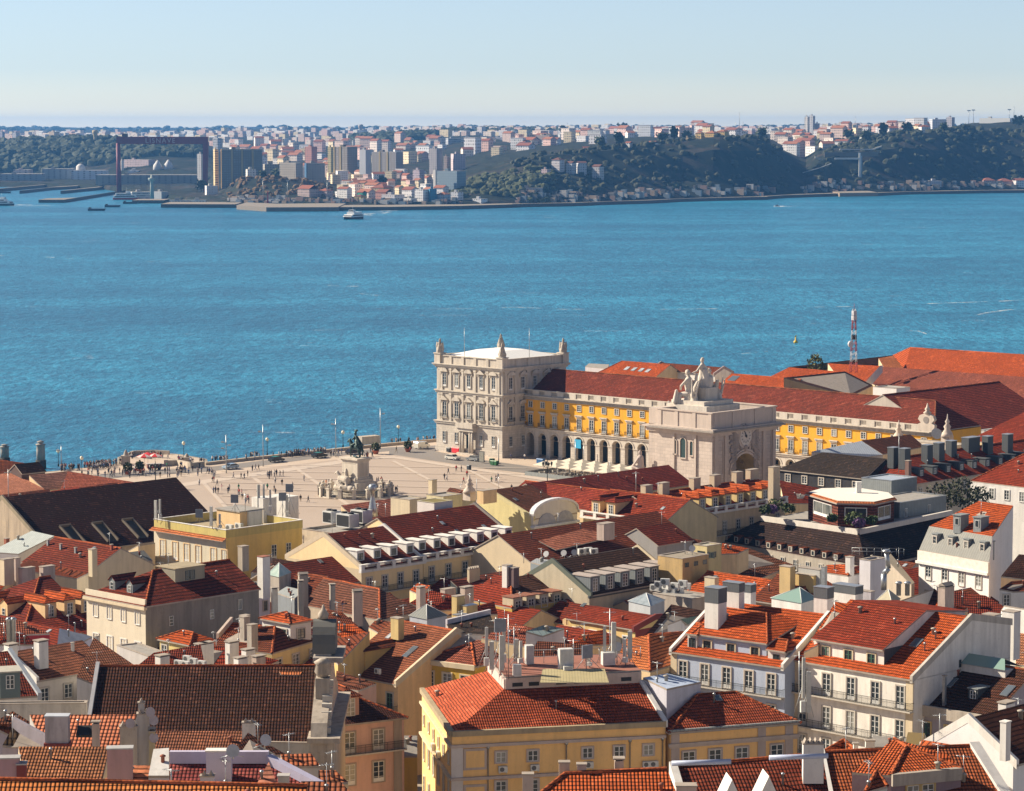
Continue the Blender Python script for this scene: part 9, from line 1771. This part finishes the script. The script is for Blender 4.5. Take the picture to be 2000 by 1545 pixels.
p_=PG('bright ribbed orange roof with a skylight in the lower left',dict(a=(90,1470,33),b=(58,1400,36.5),c=(268,1400,36.5),d=(240,1472,33)),['adcb'],rm=tile((.5,.17,.09),.1,.36,.5,1.6),wc=GREYW);p_.chim(187,1413,37.8,.6,.5,1.6,wPk,'slab',0);mb=MB();q=P(166,1432,35.4)-p_.c;mb.box(-.7,.7,-.6,.8,0,.25,BLKM);o=mb.build('skylight',p_.root,q);o.rotation_euler=(.45,0,0)
PG('dark mossy roof beside the red and white chimney wall',dict(a=(5,1460,34),b=(26,1422,36.5),c=(92,1458,34),d=(90,1466,33.5)),['adcb'],rm=tile((.1,.06,.03),.7,.4,.9,1.2),wc=wPk and(.45,.4,.42)).parapet(['b','c'],1.0,.4,wall((.4,.36,.4),.8))
PG('slanted old white gable wall at the lower left',dict(a=(-20,1420,34),b=(25,1393,36.5),c=(60,1415,35),d=(20,1440,33)),['adcb'],rm=tB,wc=(.42,.38,.42))
r=empty('chimney_stack',P(113,1462,34),0,'big stained white chimney block with a dark red base, lower left','chimney');chimney(r,(0,0,.6),2.0,1.2,2.3,wall((.42,.38,.4),.8),'plain',m2=wall((.42,.45,.5),.3));mb=MB();mb.box(-1.1,1.1,-.75,.65,-1,.6,wDR);mb.build('base',r)
p_=PG('brown double-ribbed roof across the lower left',dict(a=(48,1526,37.5),b=(36,1463,40),c=(214,1463,40),d=(200,1528,37.5)),['adcb'],rm=tile((.3,.12,.055),.4,.26,.42,1.4));
for x,yt,yb,w_,l,m in((235,1459,1522,1.9,'large plain pink chimney block in the lower left',wall((.4,.24,.24),.5)),(18,1478,1530,1.6,'pink chimney block with a slanted slab at the left edge',wall((.4,.25,.28),.5)),(43,1490,1530,.7,'small dark red block beside the pink chimney at the left edge',wDR)):
 p=P(x,yb,39);r=empty('chimney_stack',p,.1,l,'chimney');chimney(r,(0,0,0),w_,1.0,(yb-yt)/F*p.y,m,'plain',m2=wall((.4,.4,.4),.5))
r=empty('chimney_stack',P(276,1478,36.5),.1,'tall crowded grey chimney stack with tilted pots and dishes','chimney');p=P(276,1478,36.5);k_=p.y/F
chimney(r,(-1.0,0,0),1.4,1.0,62*k_,wG,'pots');chimney(r,(.2,.1,0),1.0,.8,86*k_,wGy,'pots');chimney(r,(.9,-.3,0),.5,.5,52*k_,wall((.42,.36,.22),.4),'gable');chimney(r,(.05,.1,86*k_),.5,.5,.9,wGy,'pots')
for dx,dz in((.75,92*k_),(1.0,75*k_),(-.9,70*k_),(1.0,40*k_)):mb=MB();mb.lathe([(.05,0),(.3,.05),(.42,.15)],plain((.42,.36,.36),.6),n=12);o=mb.build('dish',r,(dx,-.5,dz));o.rotation_euler=(1.3,0,.4)
PG('orange shallow roof beside the white peeling wall in the lower left',dict(a=(185,1535,38.5),b=(262,1500,40),c=(298,1500,40),d=(300,1540,38.5)),['adcb'],rm=tile((.5,.18,.09),.1,.9,.5,.4));PG('white peeling wall block with a red vent in the lower left',dict(a=(290,1520,40.5),b=(300,1468,42),c=(330,1466,42),d=(330,1520,40.5)),['adcb'],rm=wW,wc=(.55,.52,.56))
p_=PG('maroon roof framed by a broad lilac parapet at the bottom',dict(a=(330,1550,38),b=(332,1492,41),c=(525,1492,41),d=(640,1552,38)),['adcb'],rm=tile((.22,.05,.045),.2,.3,.4),wc=(.5,.47,.6));p_.parapet(['b','c'],1.0,.5,wall((.5,.47,.6),.2));p_.parapet(['c','d'],.7,.7,wall((.48,.46,.6),.2));p_.chim(428,1466,43.5,1.9,.9,1.9,wall((.5,.47,.6),.2),'plain',0,WHP);p_.chim(554,1515,41,.8,.8,1.2,wGy,'plain',0,wGy);p_.chim(405,1516,41.5,1.0,.6,1.5,wall((.5,.48,.55),.2),'pots',0)
antenna(455,1482,1466,41.5,'white satellite dish on the lilac parapet','dish');antenna(517,1462,1445,37,'white satellite dish turned edge-on by the church parapet','dish')
PG('small salmon gable roof inside the lilac parapet',dict(a=(493,1552,39),b=(525,1493,42),c=(546,1550,39)),['acb'],rm=tile((.5,.2,.13),.1,.9,.5,.3));PG('row of big curved tiles on a low white wall by the church',dict(a=(555,1502,34),b=(548,1478,35),c=(608,1476,35),d=(625,1500,34)),['adcb'],rm=tile((.42,.13,.06),.3,.4,.6,1.8),wc=(.5,.46,.42));PG('low tiled roof by the lilac parapet end',dict(a=(622,1534,35),b=(622,1509,36.5),c=(655,1509,36.5),d=(680,1532,35)),['adcb'],rm=tile((.4,.13,.06),.3,.4,.6,1.8));PG('tiled roof edge at the bottom beside the pink house',dict(a=(590,1570,38),b=(588,1531,40),c=(665,1531,40),d=(700,1570,38)),['adcb'],rm=tile((.3,.1,.05),.3,.4,.6,1.8))
PG('long orange ridge roof along the bottom left edge',dict(a=(-40,1590,42),b=(-40,1526,45),c=(600,1540,44.5),d=(600,1600,41.5)),['adcb'],rm=tile((.5,.17,.05),.3,.3,.5,1.8),caps=[('b','c')])
PG('red-walled house with a ribbed roof at the left',dict(a=(-30,1245,22),b=(-30,1205,24.5),c=(30,1212,24.5),d=(97,1240,22)),['adcb'],rm=tile((.3,.09,.05),.3,.3,.5,1.3),wc=(.3,.02,.03));PG('white arched party wall below the tiled dormers',dict(a=(112,1262,23.5),b=(116,1230,24),c=(180,1246,22.5),d=(150,1262,22)),['adcb'],rm=wW,wc=(.55,.52,.58));PG('white gabled wall with pipes at the left',dict(a=(-20,1262,24),b=(-20,1245,25),c=(45,1238,25),d=(72,1262,23.5)),['adcb'],rm=tR,wc=(.6,.57,.6))
for x,yt,l in((27,1212,'tall steel flue with a rusty cap at the left'),(18,1218,'thinner steel flue beside the rusty-capped one')):mb=MB();mb.lathe([(.3,0),(.3,3.4),(.45,3.5),(.2,3.8)],METL);tag(mb.build('steel_flue',None,P(x,1265,24)),l,'flue')
h=H_('cream house flank with grey roof below the cream four-window house',(228,1262),(290,1284),21,d=3,wc=(.45,.43,.42),dirt=.3).walls();h.flat(CONC,.1)
p_=PG('dark roof with white outdoor units left of the chimneys',dict(a=(270,1302,22),b=(300,1278,24),c=(392,1262,25),d=(400,1302,22)),['adcb'],rm=tM,wc=WHITE);p_.chim(317,1282,26,1.4,1.0,1.7,wW,'slab')
for i,(x,y)in enumerate(((351,1301),(365,1303),(368,1292),(380,1297),(397,1302))):o=link('air_conditioner',ac_mesh(),None,P(x,y,24.5),-.6);o.scale=(1.2,1.2,1.2);tag(o,['leftmost white outdoor unit above the church ridge','second white outdoor unit above the church ridge','upper white outdoor unit above the church ridge','fourth white outdoor unit above the church ridge','rightmost white outdoor unit above the church ridge'][i],'air conditioner')
tF=tile((.42,.09,.026),.2,.28,.42,1.6)
PG('small orange roof with three chimneys at the bottom centre',dict(a=(1030,1575,37),b=(1104,1515,40.5),c=(1302,1506,40.5),d=(1330,1575,37)),['adcb'],rm=tF,caps=[('b','c'),('a','b')]).chim(1031,1512,41,.8,.7,1.2,wPk,'plain',0).chim(1102,1489,42.5,.8,.7,.8,wPk,'plain',0).chim(1136,1493,42.3,.7,.7,.7,wPk,'plain',0).chim(1209,1485,42.6,.7,.7,.8,wPk,'slab',0)
p_=PG('dark red ribbed roof at the bottom with two white gable peaks',dict(a=(1340,1590,35.5),b=(1314,1502,40.5),c=(1606,1476,40.5),d=(1625,1590,35)),['adcb'],rm=tile((.2,.04,.02),.3,.28,.46,1.5),caps=[('b','c')]);p_.parapet(['b','a'],.6,.6,wW);p_.chim(1340,1534,39.5,1.5,1.0,1.6,wPk,'plain',0);p_.chim(1588,1452,42,1.6,.9,2.2,wW,'pots',0)
for x in(1430,1502):mb=MB();mb.extr([(-1.2,0,-2.2),(1.2,0,-2.2),(0,0,.35)],(0,2.5,0),wW);mb.build('gable_peak',p_.root,P(x,1532 if x<1500 else 1525,39.4)-p_.c,.1)
for x,y,l in((1345,1491,'left solar water tube on the dark red ridge'),(1535,1480,'right solar water tube on the dark red ridge')):mb=MB();mb.tube((-2.2,0,0),(2.2,0.2,.1),.22,.22,plain((.4,.45,.6),.4));mb.build('tube',None)if False else tag(mb.build('solar_heater',None,P(x+25,y,41)),l,'solar heater')
p_=PG('wide ribbed roof with white side coping at the lower right',dict(a=(1630,1600,32),b=(1604,1473,38.5),c=(1903,1460,38.5),d=(1985,1590,32)),['adcb'],rm=tile((.3,.08,.03),.3,.28,.42,1.7),caps=[('b','c')]);p_.parapet(['c','d'],.5,.9,wall((.6,.58,.55),.3));p_.parapet(['b','a'],.5,.5,wW)
p_=PG('bright orange hip roof over a patterned tile wall, lower right',dict(a=(1664,1513,35),b=(1741,1519,35),c=(1877,1506,35),d=(1770,1462,39),e=(1746,1447,39),f=(1850,1478,36)),['abde','bcd','edcf'],wm=wall((.25,.18,.2),.3),rm=tF,caps=[('b','d'),('d','c'),('d','e')]);z=p_.V['b'].z-p_.zg;p_.win('b','c',[2.0,3.4],z-2.3,1.1,1.5,sm_=wall((.5,.36,.14),.2));p_.parapet(['b','c'],.3,.5,wG,.7)
PG('small orange gable in front of the bright orange hip roof',dict(a=(1690,1552,36),b=(1712,1510,38),c=(1733,1540,36)),['acb'],rm=tF,wc=(.5,.5,.45),caps=[('a','b'),('b','c')]);PG('tiny orange hip roof left of the lower right roofs',dict(a=(1612,1470,33),b=(1648,1449,35.5),c=(1675,1472,33),d=(1640,1480,32.5)),['adcb'],rm=tF,wc=WHITE,caps=[('b','c'),('b','a')]);PG('orange ridge piece by the white hanging lamp',dict(a=(1795,1462,33),b=(1800,1449,34),c=(1855,1458,34),d=(1850,1466,33)),['adcb'],rm=tF)
PG('narrow street wall strip below the big white house',dict(a=(1700,1462,27),b=(1705,1440,28),c=(1830,1452,28),d=(1825,1464,27)),['adcb'],rm=CONC,wc=(.3,.28,.25));h=H_('mossy gabled chimney house before the tile facade',(1772,1450),(1800,1452),30,(1790,1435),wc=(.3,.22,.1),sl=.7).walls();h.roof(wall((.2,.14,.05),.5),caps=False)
for x,yt,yb,l in((1603,1450,1480,'white flue at the left of the tiny orange hip roof'),(1671,1452,1470,'slim steel vent right of the tiny orange hip roof'),(1699,1446,1470,'white chimney right of the tiny orange hip roof')):p=P(x,yb,33.5);r=empty('chimney_stack',p,0,l,'chimney');chimney(r,(0,0,0),.8 if x>1680 else.4,.5,(yb-yt)/F*p.y,wW,'plain')
for x,yb,yt,k,l in((1560,1402,1268,'tv','tall thin lattice pole in front of the white house, left'),(1567,1405,1280,'panel','tall pole with white antenna in front of the white house'),(1577,1404,1308,'big','white panel antenna on the right pole before the white house')):antenna(x,yb,yt,27,l,k)
for x,yb,yt,z_,l in((931,976,934,19,'thin aerial on the small brown roof'),(1023,1100,1080,19,'aerial on the big cream gable wall'),(1242,968,920,19,'thin aerial above the shaded red roof'),(17,1003,915,16,'tall aerial beside the stone gable'),(1755,925,845,21,'thin aerial before the dark chimneys'),(240,1520,1455,39,'aerial over the lower left roofs'),(335,1540,1500,40,'long horizontal aerial at the bottom left'),(1835,1440,1392,29,'aerial on the patterned tile facade')):antenna(x,yb,yt,z_,l,'tv')
r_=random.Random(21);used_=[(a,b)for a,b in[(0,0)]];n_=0
for(x,y,ze)in[(x_,y_,z_)for y_,z_ in((1125,11.5),(1165,13),(1210,14),(1262,15),(1320,16))for x_ in range(-20,2020,118)]:
 if y<1150 and not(200<x<420 or 1560<x<1800)or(y>1300 and(x>620 or x<250))or(y>1250 and x>1280):continue
 x+=r_.uniform(-20,20);h=H_('low tiled house filling the block between taller houses',(x,y),(x+105,'N' if r_.random()<.5 else 'W'),ze,d=r_.uniform(9,12),wc=r_.choice([CREAM,WHITE,YC,GREYW]),group='low houses between the taller ones',zg=gz((CZ-ze)*F/(y-HY))-3);h.sl=.45;h.ry=h.d/2;h.rh=h.sl*h.ry;h.walls();h.roof(r_.choice([tRB,tM,tB,tR]),caps=False)
r_=random.Random(91)
vm=[]
for m,h_,w_ in((METL,.8,.16),(wall((.4,.36,.3),.6),.9,.3),(wall((.3,.1,.06),.4),.7,.22),(METL,1.3,.14)):
 mb=MB();mb.lathe([(w_,-.5),(w_,h_),(w_*1.6,h_+.05),(w_*1.6,h_+.2),(w_*.3,h_+.35)],m,n=8);vm.append(mb.build('vent_pipe',mesh_only=True))
mb=MB();mb.tube((0,0,-.6),(0,0,2.2),.035,.03,METL,4);mb.tube((-.6,0,2.0),(.6,0,2.1),.02,.02,METL,4)
for i in range(6):mb.tube((-.5+i*.2,-.28,2.04),(-.5+i*.2,.28,2.04),.016,.016,METL,3)
am=mb.build('tv_aerial',mesh_only=True)
mb=MB();mb.box(-.35,.35,0,.95,0,.1,METL);mb.box(-.29,.29,.06,.89,.1,.115,glassm((.08,.1,.12),(.4,.43,.45),.5));sm_h=mb.build('roof_hatch',mesh_only=True)
for h in HOUSES:
 if h.kind!='roof' or h.A.y>560 or h.w<5 or h.root.name.startswith('church')or 'warehouse' in h.root['label']or not hasattr(h,'roof_o'):continue
 n=int(h.w*h.ry/60)+1
 for i in range(min(5,n)):
  y=r_.uniform(.35,.9)*h.ry;x=r_.uniform(h.il+1.2,max(h.il+1.4,h.w-h.ir-1.2));z=h.ze+h.sl*y+.18
  if r_.random()<.3:o=link('roof_hatch',sm_h,h.root,(x,y,z));o.rotation_euler=(math.atan(h.sl),0,0)
  else:link('vent_pipe',r_.choice(vm),h.root,(x,y,z-.02)).scale=(.7,.7,.65)
 if r_.random()<.7:link('tv_aerial',am,h.root,(r_.uniform(h.il+1,max(h.il+1.2,h.w-h.ir-1)),h.ry,h.ze+h.rh+.2),r_.uniform(0,3))
for p_ in POLYS:
 if p_.c.y>560:continue
 for i in range(1 if p_.c.y<260 else 2):
  pl=r_.choice(p_.polys);w=[r_.random()for _ in pl];t=sum(w);q=sum((v*(a/t)for v,a in zip(pl,w)),Vector((0,0,0)));z=p_.roofz(q.x,q.y)
  if z is None or z<3:continue
  link('vent_pipe',r_.choice(vm),p_.root,(q.x,q.y,z+.13)).scale=(.65,.65,.6)
 if r_.random()<.5:link('tv_aerial',am,p_.root,q+Vector((0,0,.2)),r_.uniform(0,3))
